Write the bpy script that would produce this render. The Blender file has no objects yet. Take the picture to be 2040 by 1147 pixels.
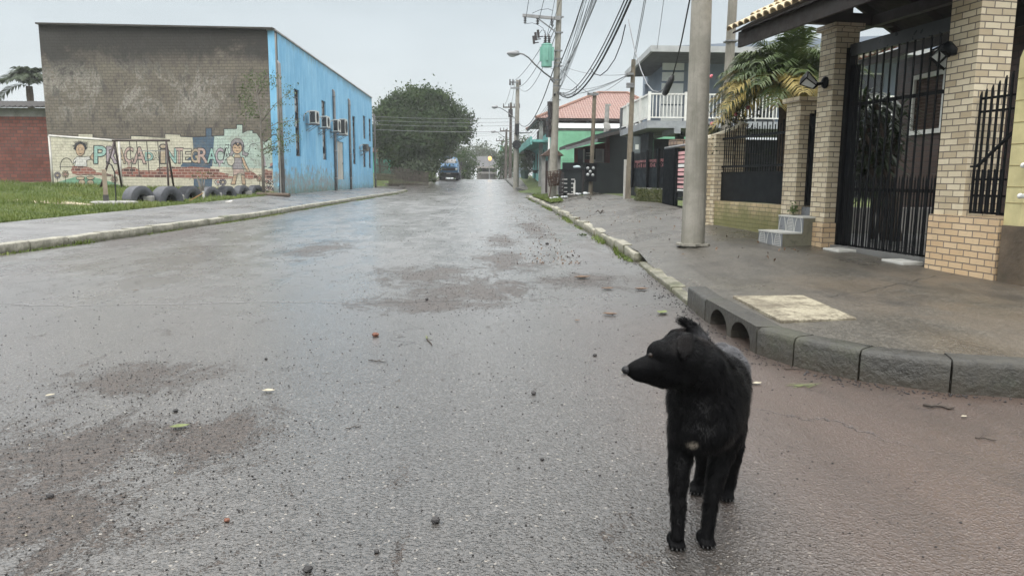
import bpy, bmesh, math, random
import numpy as np
from mathutils import Vector, Matrix
from mathutils.geometry import tessellate_polygon
random.seed(7); rng=np.random.default_rng(7)
S=bpy.context.scene; COL=S.collection
R=math.radians
F=1480.0; CX=1020.0; CY=573.5; HC=1.15
ROLL=math.radians(0.4)
def _basis():
    # find pitch/yaw so that world +Y projects on (966,355) with the roll
    def mk(p,y):
        f=np.array([math.sin(y)*math.cos(p),math.cos(y)*math.cos(p),-math.sin(p)])
        r=np.array([math.cos(y),-math.sin(y),0.0]); u=np.cross(r,f)
        c,s=math.cos(ROLL),math.sin(ROLL)
        # camera rolled so that picture content turns clockwise
        r2=r*c+u*s; u2=u*c-r*s
        return r2,u2,f
    p,y=math.atan(218.5/F),math.atan(54/F)
    for _ in range(30):
        r,u,f=mk(p,y); d=np.array([0,1.0,0])
        px=CX+F*(d@r)/(d@f); py=CY-F*(d@u)/(d@f)
        p+=(355-py)/F*-1.0*-1.0*-1.0 if False else (py-355)/F
        y+=(px-966)/F
    return r,u,f
CR,CU,CF=_basis()
EYE=np.array([0,0,HC])
def ray(px,py): return CF+CR*(px-CX)/F+CU*(CY-py)/F
def G(px,py,z=0.0):
    d=ray(px,py); return EYE+d*((z-HC)/d[2])
def P(px,py,Y):
    d=ray(px,py); return EYE+d*(Y/d[1])
def WX(px,py,X):
    d=ray(px,py); return EYE+d*(X/d[0])
def proj(p):
    v=np.array(p,float)-EYE; return (CX+F*(v@CR)/(v@CF),CY-F*(v@CU)/(v@CF))
def PLN(px,py,p0,n):
    d=ray(px,py); n=np.array(n,float); return EYE+d*(((np.array(p0,float)-EYE)@n)/(d@n))
# ---------------------------------------------------------------- camera
cd=bpy.data.cameras.new("camera"); cam=bpy.data.objects.new("camera",cd); COL.objects.link(cam)
cd.sensor_width=36; cd.lens=36*F/2040; cd.clip_start=.05; cd.clip_end=3000
cam.matrix_world=Matrix(((CR[0],CU[0],-CF[0],0),(CR[1],CU[1],-CF[1],0),(CR[2],CU[2],-CF[2],HC),(0,0,0,1)))
S.camera=cam
S.view_settings.view_transform='Standard'; S.view_settings.look='None'; S.view_settings.gamma=1
S.view_settings.exposure=1.0
S.cycles.max_bounces=6; S.cycles.diffuse_bounces=3; S.cycles.glossy_bounces=3; S.cycles.transmission_bounces=3; S.cycles.volume_bounces=0
# ---------------------------------------------------------------- node helper
class NT:
    def __init__(s,tree): s.t=tree; s.n=tree.nodes; s.l=tree.links
    def new(s,typ,**k):
        x=s.n.new(typ)
        for a,b in k.items(): setattr(x,a,b)
        return x
    def put(s,sock,v):
        if v is None: return
        if isinstance(v,bpy.types.NodeSocket): s.l.new(v,sock)
        else:
            if sock.type=='RGBA': v=(v,v,v,1) if isinstance(v,(int,float)) else (*v[:3],1)
            sock.default_value=v
    def pos(s): return s.new('ShaderNodeNewGeometry').outputs['Position']
    def uv(s): return s.new('ShaderNodeTexCoord').outputs['UV']
    def obj(s): return s.new('ShaderNodeTexCoord').outputs['Object']
    def mapv(s,v,scale=(1,1,1),loc=(0,0,0),rot=(0,0,0)):
        m=s.new('ShaderNodeMapping'); s.put(m.inputs[0],v); m.inputs['Scale'].default_value=scale
        m.inputs['Location'].default_value=loc; m.inputs['Rotation'].default_value=rot; return m.outputs[0]
    def noise(s,v,scale,detail=4,rough=.55,dist=0):
        m=s.new('ShaderNodeTexNoise'); s.put(m.inputs['Vector'],v); m.inputs['Scale'].default_value=scale
        m.inputs['Detail'].default_value=detail; m.inputs['Roughness'].default_value=rough; m.inputs['Distortion'].default_value=dist
        return m.outputs[0]
    def voro(s,v,scale,feature='F1',out='Distance',rand=1):
        m=s.new('ShaderNodeTexVoronoi',feature=feature); s.put(m.inputs['Vector'],v); m.inputs['Scale'].default_value=scale
        m.inputs['Randomness'].default_value=rand
        return m.outputs[out]
    def ramp(s,f,stops,interp='LINEAR'):
        m=s.new('ShaderNodeValToRGB'); m.color_ramp.interpolation=interp; s.put(m.inputs[0],f); e=m.color_ramp.elements
        while len(e)<len(stops): e.new(.5)
        for a,(p,c) in zip(e,stops):
            a.position=p; a.color=(c,c,c,1) if isinstance(c,(int,float)) else (*c,1)
        return m.outputs[0]
    def mix(s,f,a,b,blend='MIX'):
        m=s.new('ShaderNodeMix',data_type='RGBA',blend_type=blend); s.put(m.inputs[0],f); s.put(m.inputs[6],a); s.put(m.inputs[7],b)
        return m.outputs[2]
    def m(s,op,a,b=None,c=None,clamp=False):
        x=s.new('ShaderNodeMath',operation=op,use_clamp=clamp); s.put(x.inputs[0],a); s.put(x.inputs[1],b)
        if c is not None: s.put(x.inputs[2],c)
        return x.outputs[0]
    def sep(s,v):
        x=s.new('ShaderNodeSeparateXYZ'); s.put(x.inputs[0],v); return x.outputs
    def comb(s,a,b,c):
        x=s.new('ShaderNodeCombineXYZ'); s.put(x.inputs[0],a); s.put(x.inputs[1],b); s.put(x.inputs[2],c); return x.outputs[0]
    def mr(s,v,a,b,c=0,d=1,smooth=True):
        x=s.new('ShaderNodeMapRange',clamp=True); x.interpolation_type='SMOOTHSTEP' if smooth else 'LINEAR'
        for i,q in enumerate((v,a,b,c,d)): s.put(x.inputs[i],q)
        return x.outputs[0]
    def bump(s,h,strength=.3,dist=.01,nrm=None):
        x=s.new('ShaderNodeBump'); x.inputs['Strength'].default_value=strength; x.inputs['Distance'].default_value=dist
        s.put(x.inputs['Height'],h)
        if nrm is not None: s.put(x.inputs['Normal'],nrm)
        return x.outputs[0]
    def brick(s,v,w,h,mortar=.006,c1=(1,1,1),c2=(0,0,0),cm=(.5,.5,.5),bias=0,smooth=.1,off=.5):
        x=s.new('ShaderNodeTexBrick'); x.offset=off; s.put(x.inputs['Vector'],v); x.inputs['Scale'].default_value=1
        s.put(x.inputs['Color1'],c1); s.put(x.inputs['Color2'],c2); s.put(x.inputs['Mortar'],cm)
        x.inputs['Mortar Size'].default_value=mortar; x.inputs['Mortar Smooth'].default_value=smooth; x.inputs['Bias'].default_value=bias
        x.inputs['Brick Width'].default_value=w; x.inputs['Row Height'].default_value=h
        return x.outputs[0],x.outputs[1]
MATS={}
def newmat(name):
    m=bpy.data.materials.new(name); m.use_nodes=True; nt=NT(m.node_tree); b=nt.n['Principled BSDF']; return m,nt,b
def mat(name,col,rough=.7,var=.18,scale=3,bump=.15,bscale=60,metal=0,spec=.4,dirt=None,dirtamt=.5,dscale=1.2,coat=0,streak=0):
    if name in MATS: return MATS[name]
    m,nt,b=newmat(name); p=nt.pos()
    n1=nt.noise(p,scale,5,.6); f=nt.mr(n1,.25,.75)
    c=nt.mix(f,tuple(x*(1-var) for x in col),tuple(min(1,x*(1+var)) for x in col))
    if dirt is not None:
        pd=nt.mapv(p,(1,1,.25 if streak else 1)); n2=nt.noise(pd,dscale,6,.65)
        c=nt.mix(nt.m('MULTIPLY',nt.mr(n2,.48,.72),dirtamt),c,dirt)
    nt.put(b.inputs['Base Color'],c)
    nt.put(b.inputs['Roughness'],nt.mr(nt.noise(p,scale*2.7,3),.2,.8,max(.03,rough-.12),min(1,rough+.1)))
    b.inputs['Metallic'].default_value=metal; b.inputs['Specular IOR Level'].default_value=spec
    if coat: b.inputs['Coat Weight'].default_value=coat; b.inputs['Coat Roughness'].default_value=.08
    if bump: nt.put(b.inputs['Normal'],nt.bump(nt.noise(p,bscale,4),bump,.01))
    MATS[name]=m; return m
# ---------------------------------------------------------------- world and sun
w=bpy.data.worlds.new("World"); S.world=w; w.use_nodes=True; wt=NT(w.node_tree); bg=wt.n['Background']
SUN_EL,SUN_AZ=R(58),R(205)
sky=wt.new('ShaderNodeTexSky',sky_type='NISHITA'); sky.sun_disc=False; sky.sun_elevation=SUN_EL; sky.sun_rotation=SUN_AZ
gen=wt.new('ShaderNodeTexCoord').outputs['Generated']; gz=wt.sep(gen)[2]
grad=wt.ramp(wt.m('MAXIMUM',gz,0.0),[(0,(3.8,4.02,4.05)),(.10,(3.5,3.82,3.92)),(.225,(3.2,3.58,3.78)),(.32,(6.5,6.75,6.85)),(.5,(11.2,11.4,11.4)),(1,(18.2,18.3,18.2))])
cl=wt.noise(wt.mapv(gen,(1.3,1.3,4)),2.2,5,.5); cl2=wt.mr(cl,.3,.7,.93,1.06)
grad=wt.mix(1.0,grad,wt.comb(cl2,cl2,cl2),'MULTIPLY')
skyc=wt.mix(.04,grad,sky.outputs[0])
wt.put(bg.inputs[0],skyc); bg.inputs[1].default_value=.1
sl=bpy.data.lights.new("sun",'SUN'); sl.energy=1.4; sl.angle=R(35); sl.color=(1,.97,.93)
so=bpy.data.objects.new("sun",sl); COL.objects.link(so)
so.rotation_euler=(R(90)-SUN_EL,0,-SUN_AZ+math.pi)
so.rotation_euler=Vector((math.sin(SUN_AZ)*math.cos(SUN_EL),math.cos(SUN_AZ)*math.cos(SUN_EL),math.sin(SUN_EL))).to_track_quat('Z','Y').to_euler()
# ---------------------------------------------------------------- object helpers
def wl(o):
    v=Vector((0,0,0))
    while o: v+=o.location; o=o.parent
    return v
def tag(o,label=None,cat=None,group=None,kind=None):
    if label: o['label']=label
    if cat: o['category']=cat
    if group: o['group']=group
    if kind: o['kind']=kind
    return o
def thing(name,label,cat,loc,group=None):
    o=bpy.data.objects.new(name,None); COL.objects.link(o); o.location=Vector([float(x) for x in loc]); o.empty_display_size=.2
    return tag(o,label,cat,group)
def copy_tree(o,parent=None):
    c=o.copy(); COL.objects.link(c); c.parent=parent
    for ch in [x for x in o.children]: copy_tree(ch,c)
    return c
def link_mesh(name,V,Fc,mt,parent=None,smooth=False,origin=None,mi=None,uv=True):
    V=np.asarray(V,float).reshape(-1,3)
    if parent is not None: og=np.array(wl(parent))
    elif origin is not None: og=np.array(origin,float)
    else: og=np.array([(V[:,0].min()+V[:,0].max())/2,(V[:,1].min()+V[:,1].max())/2,V[:,2].min()])
    me=bpy.data.meshes.new(name); L=V-og
    if isinstance(Fc,np.ndarray):
        k=Fc.shape[1]; n=len(Fc)
        me.vertices.add(len(L)); me.vertices.foreach_set('co',L.ravel())
        me.loops.add(n*k); me.loops.foreach_set('vertex_index',Fc.ravel().astype(np.int32))
        me.polygons.add(n); me.polygons.foreach_set('loop_start',np.arange(0,n*k,k,dtype=np.int32))
        me.update(calc_edges=True)
    else:
        me.from_pydata(L.tolist(),[],[list(f) for f in Fc]); me.update()
        if uv and len(Fc):
            u=me.uv_layers.new(name='UV'); nl=len(me.loops)
            vi=np.empty(nl,np.int32); me.loops.foreach_get('vertex_index',vi)
            nr=np.empty(len(me.polygons)*3); me.polygons.foreach_get('normal',nr); nr=nr.reshape(-1,3)
            lt=np.empty(len(me.polygons),np.int32); me.polygons.foreach_get('loop_total',lt)
            N=np.repeat(nr,lt,axis=0); X=V[vi]
            h=np.hypot(N[:,0],N[:,1])+1e-9; tx,ty=-N[:,1]/h,N[:,0]/h
            flat=np.abs(N[:,2])>.75
            uu=np.where(flat,X[:,0],X[:,0]*tx+X[:,1]*ty); vv=np.where(flat,X[:,1],X[:,2])
            u.data.foreach_set('uv',np.stack([uu,vv],1).ravel())
    ms=mt if isinstance(mt,(list,tuple)) else [mt]
    for x in ms: me.materials.append(x)
    if mi is not None: me.polygons.foreach_set('material_index',np.array(mi,np.int32))
    if smooth: me.polygons.foreach_set('use_smooth',np.ones(len(me.polygons),bool))
    o=bpy.data.objects.new(name,me); COL.objects.link(o)
    if parent is not None: o.parent=parent
    else: o.location=Vector(og)
    return o
def unit(v): v=np.array(v,float); return v/(np.linalg.norm(v)+1e-12)
class MB:
    def __init__(s): s.v=[]; s.f=[]; s.mi=[]; s.cur=0
    def add(s,V,Fc):
        b=len(s.v); s.v+= [tuple(map(float,p)) for p in V]
        for f in Fc: s.f.append([b+i for i in f]); s.mi.append(s.cur)
        return s
    def quad(s,*p): return s.add(p,[range(len(p))])
    def para(s,o,u,v,w):
        o,u,v,w=[np.array(x,float) for x in (o,u,v,w)]
        if np.dot(np.cross(u,v),w)<0: u,v=v,u
        V=[o,o+u,o+u+v,o+v,o+w,o+u+w,o+u+v+w,o+v+w]
        return s.add(V,[(3,2,1,0),(4,5,6,7),(0,1,5,4),(1,2,6,5),(2,3,7,6),(3,0,4,7)])
    def box(s,c,sz,rz=0,bottom=True):
        x,y,z=sz; ca,sa=math.cos(rz),math.sin(rz); u=np.array([ca,sa,0])*x; v=np.array([-sa,ca,0])*y; w_=np.array([0,0,z])
        o=np.array(c,float)-u/2-v/2-(0 if bottom else w_/2)
        return s.para(o,u,v,w_)
    def beam(s,a,b,wd,ht,up=(0,0,1)):
        a,b=np.array(a,float),np.array(b,float); d=b-a; sd=np.cross(d,up)
        if np.linalg.norm(sd)<1e-6: sd=np.array([1.,0,0])
        sd=unit(sd); u=unit(np.cross(sd,d)); return s.para(a-sd*wd/2-u*ht/2,d,sd*wd,u*ht)
    def tube(s,pts,r,n=8,cap=True):
        pts=np.array(pts,float); k=len(pts); rs=np.full(k,r,float) if np.isscalar(r) else np.array(r,float)
        tg=np.gradient(pts,axis=0) if k>2 else np.array([pts[1]-pts[0]]*2)
        ref=np.array([0,0,1.]) if abs(unit(tg[0])[2])<.9 else np.array([1.,0,0])
        V=[]; a=unit(np.cross(tg[0],ref))
        for i in range(k):
            t=unit(tg[i]); a=unit(a-t*np.dot(a,t)); b=np.cross(t,a)
            for j in range(n):
                q=2*math.pi*j/n; V.append(pts[i]+rs[i]*(a*math.cos(q)+b*math.sin(q)))
        Fc=[]
        for i in range(k-1):
            for j in range(n): Fc.append((i*n+j,i*n+(j+1)%n,(i+1)*n+(j+1)%n,(i+1)*n+j))
        if cap: Fc+= [tuple(range(n-1,-1,-1)),tuple(range((k-1)*n,k*n))]
        return s.add(V,Fc)
    def cyl(s,a,b,r0,r1=None,n=12): return s.tube([a,b],[r0,r0 if r1 is None else r1],n)
    def lathe(s,prof,c=(0,0,0),axis=(0,0,1),n=16):
        ax=unit(axis); ref=np.array([1.,0,0]) if abs(ax[0])<.9 else np.array([0,1.,0]); a=unit(np.cross(ax,ref)); b=np.cross(ax,a); c=np.array(c,float)
        V=[]; k=len(prof)
        for (r,h) in prof:
            for j in range(n): q=2*math.pi*j/n; V.append(c+ax*h+r*(a*math.cos(q)+b*math.sin(q)))
        Fc=[(i*n+j,i*n+(j+1)%n,(i+1)*n+(j+1)%n,(i+1)*n+j) for i in range(k-1) for j in range(n)]
        if prof[0][0]>1e-6: Fc.append(tuple(range(n-1,-1,-1)))
        if prof[-1][0]>1e-6: Fc.append(tuple(range((k-1)*n,k*n)))
        return s.add(V,Fc)
    def ell(s,c,r,n=10,m=7,rot=None):
        c=np.array(c,float); r=np.array(r if not np.isscalar(r) else (r,r,r),float); V=[]
        for i in range(m+1):
            th=math.pi*i/m
            for j in range(n):
                q=2*math.pi*j/n; d=np.array([math.sin(th)*math.cos(q),math.sin(th)*math.sin(q),math.cos(th)])*r
                if rot is not None: d=rot@d
                V.append(c+d)
        Fc=[(i*n+j,(i+1)*n+j,(i+1)*n+(j+1)%n,i*n+(j+1)%n) for i in range(m) for j in range(n)]
        return s.add(V,Fc)
    def prism(s,poly,ex):
        """planar polygon (3-D points, maybe concave) extruded along ex"""
        P_=[np.array(p,float) for p in poly]; ex=np.array(ex,float); n=len(P_)
        tris=tessellate_polygon([[Vector(p) for p in P_]])
        nn=np.zeros(3)
        for i in range(n): nn+=np.cross(P_[i],P_[(i+1)%n])
        flip=np.dot(nn,ex)<0
        V=P_+[p+ex for p in P_]; Fc=[]
        for t in tris:
            a,b,c=t; q=np.dot(np.cross(P_[b]-P_[a],P_[c]-P_[a]),ex)
            if q<0: b,c=c,b
            Fc.append((n+a,n+b,n+c)); Fc.append((c,b,a))
        for i in range(n):
            j=(i+1)%n; Fc.append((j,i,n+i,n+j) if flip else (i,j,n+j,n+i))
        return s.add(V,Fc)
    def build(s,name,mt,parent=None,smooth=False,origin=None,bevel=0):
        o=link_mesh(name,s.v,s.f,mt,parent,smooth,origin,s.mi)
        if bevel:
            b=o.modifiers.new('bevel','BEVEL'); b.width=bevel; b.segments=2; b.limit_method='ANGLE'; b.angle_limit=R(40)
        return o
def sm(o,ang=40):
    me=o.data; me.polygons.foreach_set('use_smooth',np.ones(len(me.polygons),bool))
    try: me.set_sharp_from_angle(angle=R(ang))
    except Exception: pass
    return o
def fold(x,xs,ys): return float(np.interp(x,xs,ys))
def smoothp(x,xs,ys):
    xs=np.array(xs,float); ys=np.array(ys,float); return np.mean([np.interp(np.asarray(x)+d,xs,ys) for d in (-3,-1.5,0,1.5,3)],axis=0)
RP=([-60,56,62,70,78,85,92,100,115,140,200,420],[0,0,.1,.4,.78,1.0,1.02,.85,.2,-1.2,-3,-4])
def zr(y): return smoothp(y,*RP)
# ================================================================= SETTING
# kerb lines on the road
KR=[(2.55,45.5),(2.48,43.9),(2.43,27),(2.23,15.4),(2.09,10.55),(2.08,9.94),(1.92,7.4),(1.87,6.7),(1.80,5.63),(1.82,4.86),(1.936,4.478),(2.15,4.135),(2.41,3.914),(2.89,3.747),(3.6,3.66),(5,3.6),(9,3.6),(16,3.6),(30,3.6)]
FL=[(6.2,45.5),(5.6,42),(5.2,26),(4.9,19),(4.25,13.1),(4.62,9.9),(4.85,7.9),(4.95,7.4),(5.0,7.2),(5.1,7.1),(5.3,7.05),(5.5,7.05),(6,7.05),(6.5,7.05),(7,7.05),(8,7.05),(10,7.05),(16,7.05),(30,7.05)]
def resample(pl,step):
    pl=np.array(pl,float); d=np.r_[0,np.cumsum(np.linalg.norm(np.diff(pl,axis=0),axis=1))]; n=max(2,int(d[-1]/step)); t=np.linspace(0,d[-1],n+1)
    return np.stack([np.interp(t,d,pl[:,0]),np.interp(t,d,pl[:,1])],1)
KRB=np.array(KR); FLB=np.array(FL)
SYS=([5,7.5,9.7,12.5,16,24,45],[.0,.012,.04,.10,.115,.12,.1])
def zs(x,y):
    kx=np.interp(y,KRB[::-1,1][(KRB[::-1,1]>=4.8)],KRB[::-1,0][(KRB[::-1,1]>=4.8)])
    return .17+np.interp(y,*SYS)*np.maximum(0,x-kx)+ .012*np.sin(x*2.1+y*.7)*np.clip((x-kx)/1.0,0,1)
def zl(x,y):     # left pavement and lawn
    return np.interp(x,[-60,-22,-12,-9.5,-6.5],[.75,.75,.45,.28,.14])+np.interp(y,[0,15,35,60],[-.1,-.06,.05,.0])*np.clip((-x-6.5)/3,0,1)+zr(y)
# ---- asphalt
def asphalt():
    m,nt,b=newmat('wet_asphalt'); p=nt.pos(); xyz=nt.sep(p); X,Y=xyz[0],xyz[1]
    big=nt.noise(nt.mapv(p,(1,.28,1)),.55,5,.6,.3); mid=nt.noise(nt.mapv(p,(1,.55,1)),2.3,5,.65); fine=nt.noise(p,38,3,.6)
    gr=nt.voro(p,85); gr2=nt.voro(p,190); agg=nt.voro(p,120,out='Color')
    def spot(cx,cy,rx,ry,ang=0):
        q=nt.mapv(p,(1,1,0),(-cx,-cy,0)); 
        q=nt.mapv(q,(1/rx,1/ry,0),(0,0,0),(0,0,-ang))
        v=nt.new('ShaderNodeVectorMath',operation='LENGTH'); nt.put(v.inputs[0],q); return nt.mr(v.outputs['Value'],1.5,.0,0,1,False)
    mud=None
    for a in MUD:
        s_=spot(*a); mud=s_ if mud is None else nt.m('MAXIMUM',mud,s_)
    mudn=nt.noise(nt.mapv(p,(1,.55,1)),2.6,12,.80,.9); mud2=nt.noise(p,42,4,.8); patch=nt.mr(nt.m('ADD',nt.m('ADD',nt.m('SUBTRACT',nt.m('MULTIPLY',mudn,1.5),.33),nt.m('MULTIPLY',mud2,.2)),nt.m('ADD',nt.m('MULTIPLY',mud,.37),nt.m('MULTIPLY',nt.m('SUBTRACT',nt.sep(agg)[2],.5),.16))),.69,.75)
    edge=nt.m('MAXIMUM',nt.mr(X,-4.6,-6.3),nt.mr(X,1.0,2.1)); edge=nt.m('MULTIPLY',edge,nt.mr(nt.noise(nt.mapv(p,(1,.35,1)),1.6,5,.65),.42,.62)); 
    patch=nt.m('MAXIMUM',patch,nt.m('MULTIPLY',edge,.75))
    brown=nt.m('MULTIPLY',nt.mr(nt.m('ADD',X,nt.m('MULTIPLY',nt.m('SUBTRACT',big,.5),1.6)),.25,1.6),nt.mr(Y,7.5,3.6))
    col=nt.mix(nt.mr(big,.3,.7),(.033,.030,.027),(.062,.056,.050))
    col=nt.mix(nt.mr(nt.sep(agg)[0],.5,1),col,(.018,.017,.016)); col=nt.mix(nt.m('MULTIPLY',nt.mr(nt.sep(agg)[2],.8,1),.5),col,(.115,.105,.097))
    col=nt.mix(nt.m('MULTIPLY',nt.mr(nt.sep(agg)[1],.985,.995),.7),col,(.30,.27,.23))
    col=nt.mix(nt.m('MULTIPLY',brown,.7),col,(.088,.054,.039))
    mcol=nt.mix(nt.mr(fine,.3,.7),(.018,.013,.010),(.060,.042,.031))
    col=nt.mix(patch,col,mcol)
    # resurfacing edge across the road and a long joint
    wob=nt.m('MULTIPLY',nt.m('SUBTRACT',nt.noise(p,1.2,4,.6),.5),.5)
    jl=nt.m('ABSOLUTE',nt.m('ADD',nt.m('SUBTRACT',Y,JY0),nt.m('ADD',wob,nt.m('MULTIPLY',X,JYS))))
    joint=nt.m('MULTIPLY',nt.mr(jl,.045,.0),nt.mr(X,.6,-.6))
    jx=nt.m('ABSOLUTE',nt.m('ADD',nt.m('ADD',X,1.15),nt.m('MULTIPLY',wob,.22)))
    joint2=nt.m('MULTIPLY',nt.m('MULTIPLY',nt.mr(jx,.03,.0),nt.mr(Y,9,16)),.5)
    j3=nt.m('MULTIPLY',nt.mr(nt.m('ABSOLUTE',nt.m('ADD',nt.m('SUBTRACT',Y,20.2),nt.m('ADD',wob,nt.m('MULTIPLY',X,.9)))),.07,.0),.7)
    cn=nt.new('ShaderNodeVectorMath',operation='ADD'); nt.put(cn.inputs[0],p); nw=nt.noise(p,2.5,5,.7); nt.put(cn.inputs[1],nt.comb(nt.m('MULTIPLY',nw,.9),nt.m('MULTIPLY',nt.noise(nt.mapv(p,loc=(7,3,0)),2.5,5,.7),.9),0)); vc=nt.voro(cn.outputs[0],.42,'DISTANCE_TO_EDGE'); crk=nt.m('MULTIPLY',nt.mr(vc,.010,.0),nt.mr(nt.noise(p,.33,3),.5,.58))
    joint=nt.m('MAXIMUM',joint,nt.m('MAXIMUM',nt.m('MAXIMUM',joint2,j3),nt.m('MULTIPLY',crk,.8)))
    col=nt.mix(nt.m('MULTIPLY',joint,.8),col,(.018,.016,.015))
    nt.put(b.inputs['Base Color'],col)
    wet=nt.m('MULTIPLY',nt.mr(nt.m('ADD',nt.m('MULTIPLY',big,.6),nt.m('MULTIPLY',mid,.4)),.36,.62),nt.mr(Y,4.0,10.0,.25,1))
    ro=nt.mr(wet,0,1,.32,.20); ro=nt.mix(patch,ro,.42); ro=nt.m('ADD',ro,nt.m('MULTIPLY',joint,.3))
    nt.put(b.inputs['Roughness'],ro)
    b.inputs['IOR'].default_value=1.45; b.inputs['Specular IOR Level'].default_value=.6
    h=nt.m('ADD',nt.m('MULTIPLY',nt.m('MINIMUM',gr,.55),-.9),nt.m('MULTIPLY',nt.m('MINIMUM',gr2,.5),-.3)); h=nt.m('ADD',h,nt.m('MULTIPLY',fine,.5))
    amp=nt.m('MULTIPLY',nt.mr(wet,0,1,1,.30),nt.mr(Y,3,14,1,.4))
    h=nt.m('MULTIPLY',h,nt.m('MAXIMUM',amp,nt.m('MULTIPLY',patch,1.5)))
    h=nt.m('SUBTRACT',h,nt.m('MULTIPLY',joint,1.2))
    n1=nt.bump(mid,.25,.03); nt.put(b.inputs['Coat Weight'],nt.m('MULTIPLY',nt.mr(Y,2.5,14,.75,1.),nt.m('SUBTRACT',1,nt.m('MULTIPLY',patch,.7)))); nt.put(b.inputs['Coat Roughness'],nt.mr(Y,3,12,.20,nt.mr(wet,0,1,.42,.27))); b.inputs['Coat IOR'].default_value=1.45; nt.put(b.inputs['Coat Normal'],nt.bump(h,.8,.006,n1)); nt.put(b.inputs['Normal'],nt.bump(h,1.0,.011,n1)); return m
def sp(px,py): g=G(px,py,0); return float(g[0]),float(g[1])
MUD=[(*sp(930,580),.75,1.1,.5),(*sp(830,605),.7,.5,.2),(*sp(1010,520),.5,1.6,.1),(*sp(1000,480),.35,1.5,0),(*sp(260,760),.5,.42,0),(*sp(130,905),.55,.55,.3),(*sp(60,1060),.55,.5,0),(*sp(420,870),.35,.5,0),
     (*sp(1160,560),.55,.7,0),(*sp(1060,455),.3,3.,0),(*sp(480,430),.6,5,0),(*sp(640,495),.5,1.5,.3),(*sp(330,470),.8,3,0),(*sp(840,545),.6,.9,0)]
_j0=sp(0,608); _j1=sp(600,604); JYS=-( _j1[1]-_j0[1])/(_j1[0]-_j0[0]); JY0=_j0[1]+JYS*_j0[0]
ASPH=asphalt()
ys=np.r_[np.linspace(-40,56,30),np.linspace(58,110,40),np.linspace(114,330,40)]
def strip(name,x0,x1,ys,zf,mt,nx=2,kind='structure',dz=0):
    xs=np.linspace(x0,x1,nx); V=[(x,y,float(zf(x,y))+dz) for y in ys for x in xs]; k=len(xs)
    Fc=[(i*k+j,i*k+j+1,(i+1)*k+j+1,(i+1)*k+j) for i in range(len(ys)-1) for j in range(k-1)]
    o=link_mesh(name,V,Fc,mt,smooth=True); o['kind']=kind; return o
m=MB()
V=[(x,y,float(zr(y))) for y in ys for x in (-7.9,-3,2.75)]
m.add(V,[(i*3+j,i*3+j+1,i*3+j+4,i*3+j+3) for i in range(len(ys)-1) for j in (0,1)])
m.add([(2.75,-40,0),(60,-40,0),(60,4.6,0),(2.75,4.6,0)],[(0,1,2,3)])       # the crossing street to the right
for y0,y1,xa,xb in ((46,58.5,2.75,30),(62,69,-40,-7.9)):                     # two side streets further up
    yy=np.linspace(y0,y1,8); m.add([(x,y,float(zr(y))-.0) for y in yy for x in (xa,xb)],[(i*2,i*2+1,i*2+3,i*2+2) for i in range(7)])
m.build('road',ASPH,smooth=True)['kind']='structure'
# ---- ground sheet
def ground_mat():
    m,nt,b=newmat('lawn_ground'); p=nt.pos()
    n=nt.noise(p,.5,6,.65); n2=nt.noise(p,6,5,.7)
    c=nt.mix(nt.mr(n2,.3,.7),(.035,.055,.012),(.085,.115,.026)); c=nt.mix(nt.mr(n,.5,.75),c,(.14,.155,.045))
    c=nt.mix(nt.m('MULTIPLY',nt.mr(nt.noise(p,1.3,5,.7),.62,.75),.8),c,(.11,.085,.055))
    nt.put(b.inputs['Base Color'],c); b.inputs['Roughness'].default_value=.9; nt.put(b.inputs['Normal'],nt.bump(nt.noise(p,25,5,.8),.8,.05)); return m
GM=ground_mat()
xs=np.r_[-280,-150,-80,-50,-35,np.arange(-28,-9,1.0),-9.0,-7.6,0,2.6,np.arange(4.5,14,1.5),18,26,40,80,150,280]
yg=np.r_[-50,-25,0,np.arange(6,62,2),np.arange(62,110,3),np.arange(112,200,8),230,300,400]
def zg(x,y):
    z=float(zr(y))
    if -9.05<x<4.2: return z-.12
    if x<=-9.05: 
        if 61<y<70.5: return z-.05
        return float(zl(x,y))+(.25 if y>70 else 0)
    if y<6.9: return z-.12
    if 45.5<y<59.5: return z-.12
    return float(np.interp(y,[7,13,20,45],[.12,.3,.35,.45]))+z
V=[(x,y,zg(x,y)) for y in yg for x in xs]; k=len(xs)
link_mesh('ground',V,[(i*k+j,i*k+j+1,(i+1)*k+j+1,(i+1)*k+j) for i in range(len(yg)-1) for j in range(k-1)],GM,smooth=True)['kind']='structure'
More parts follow.
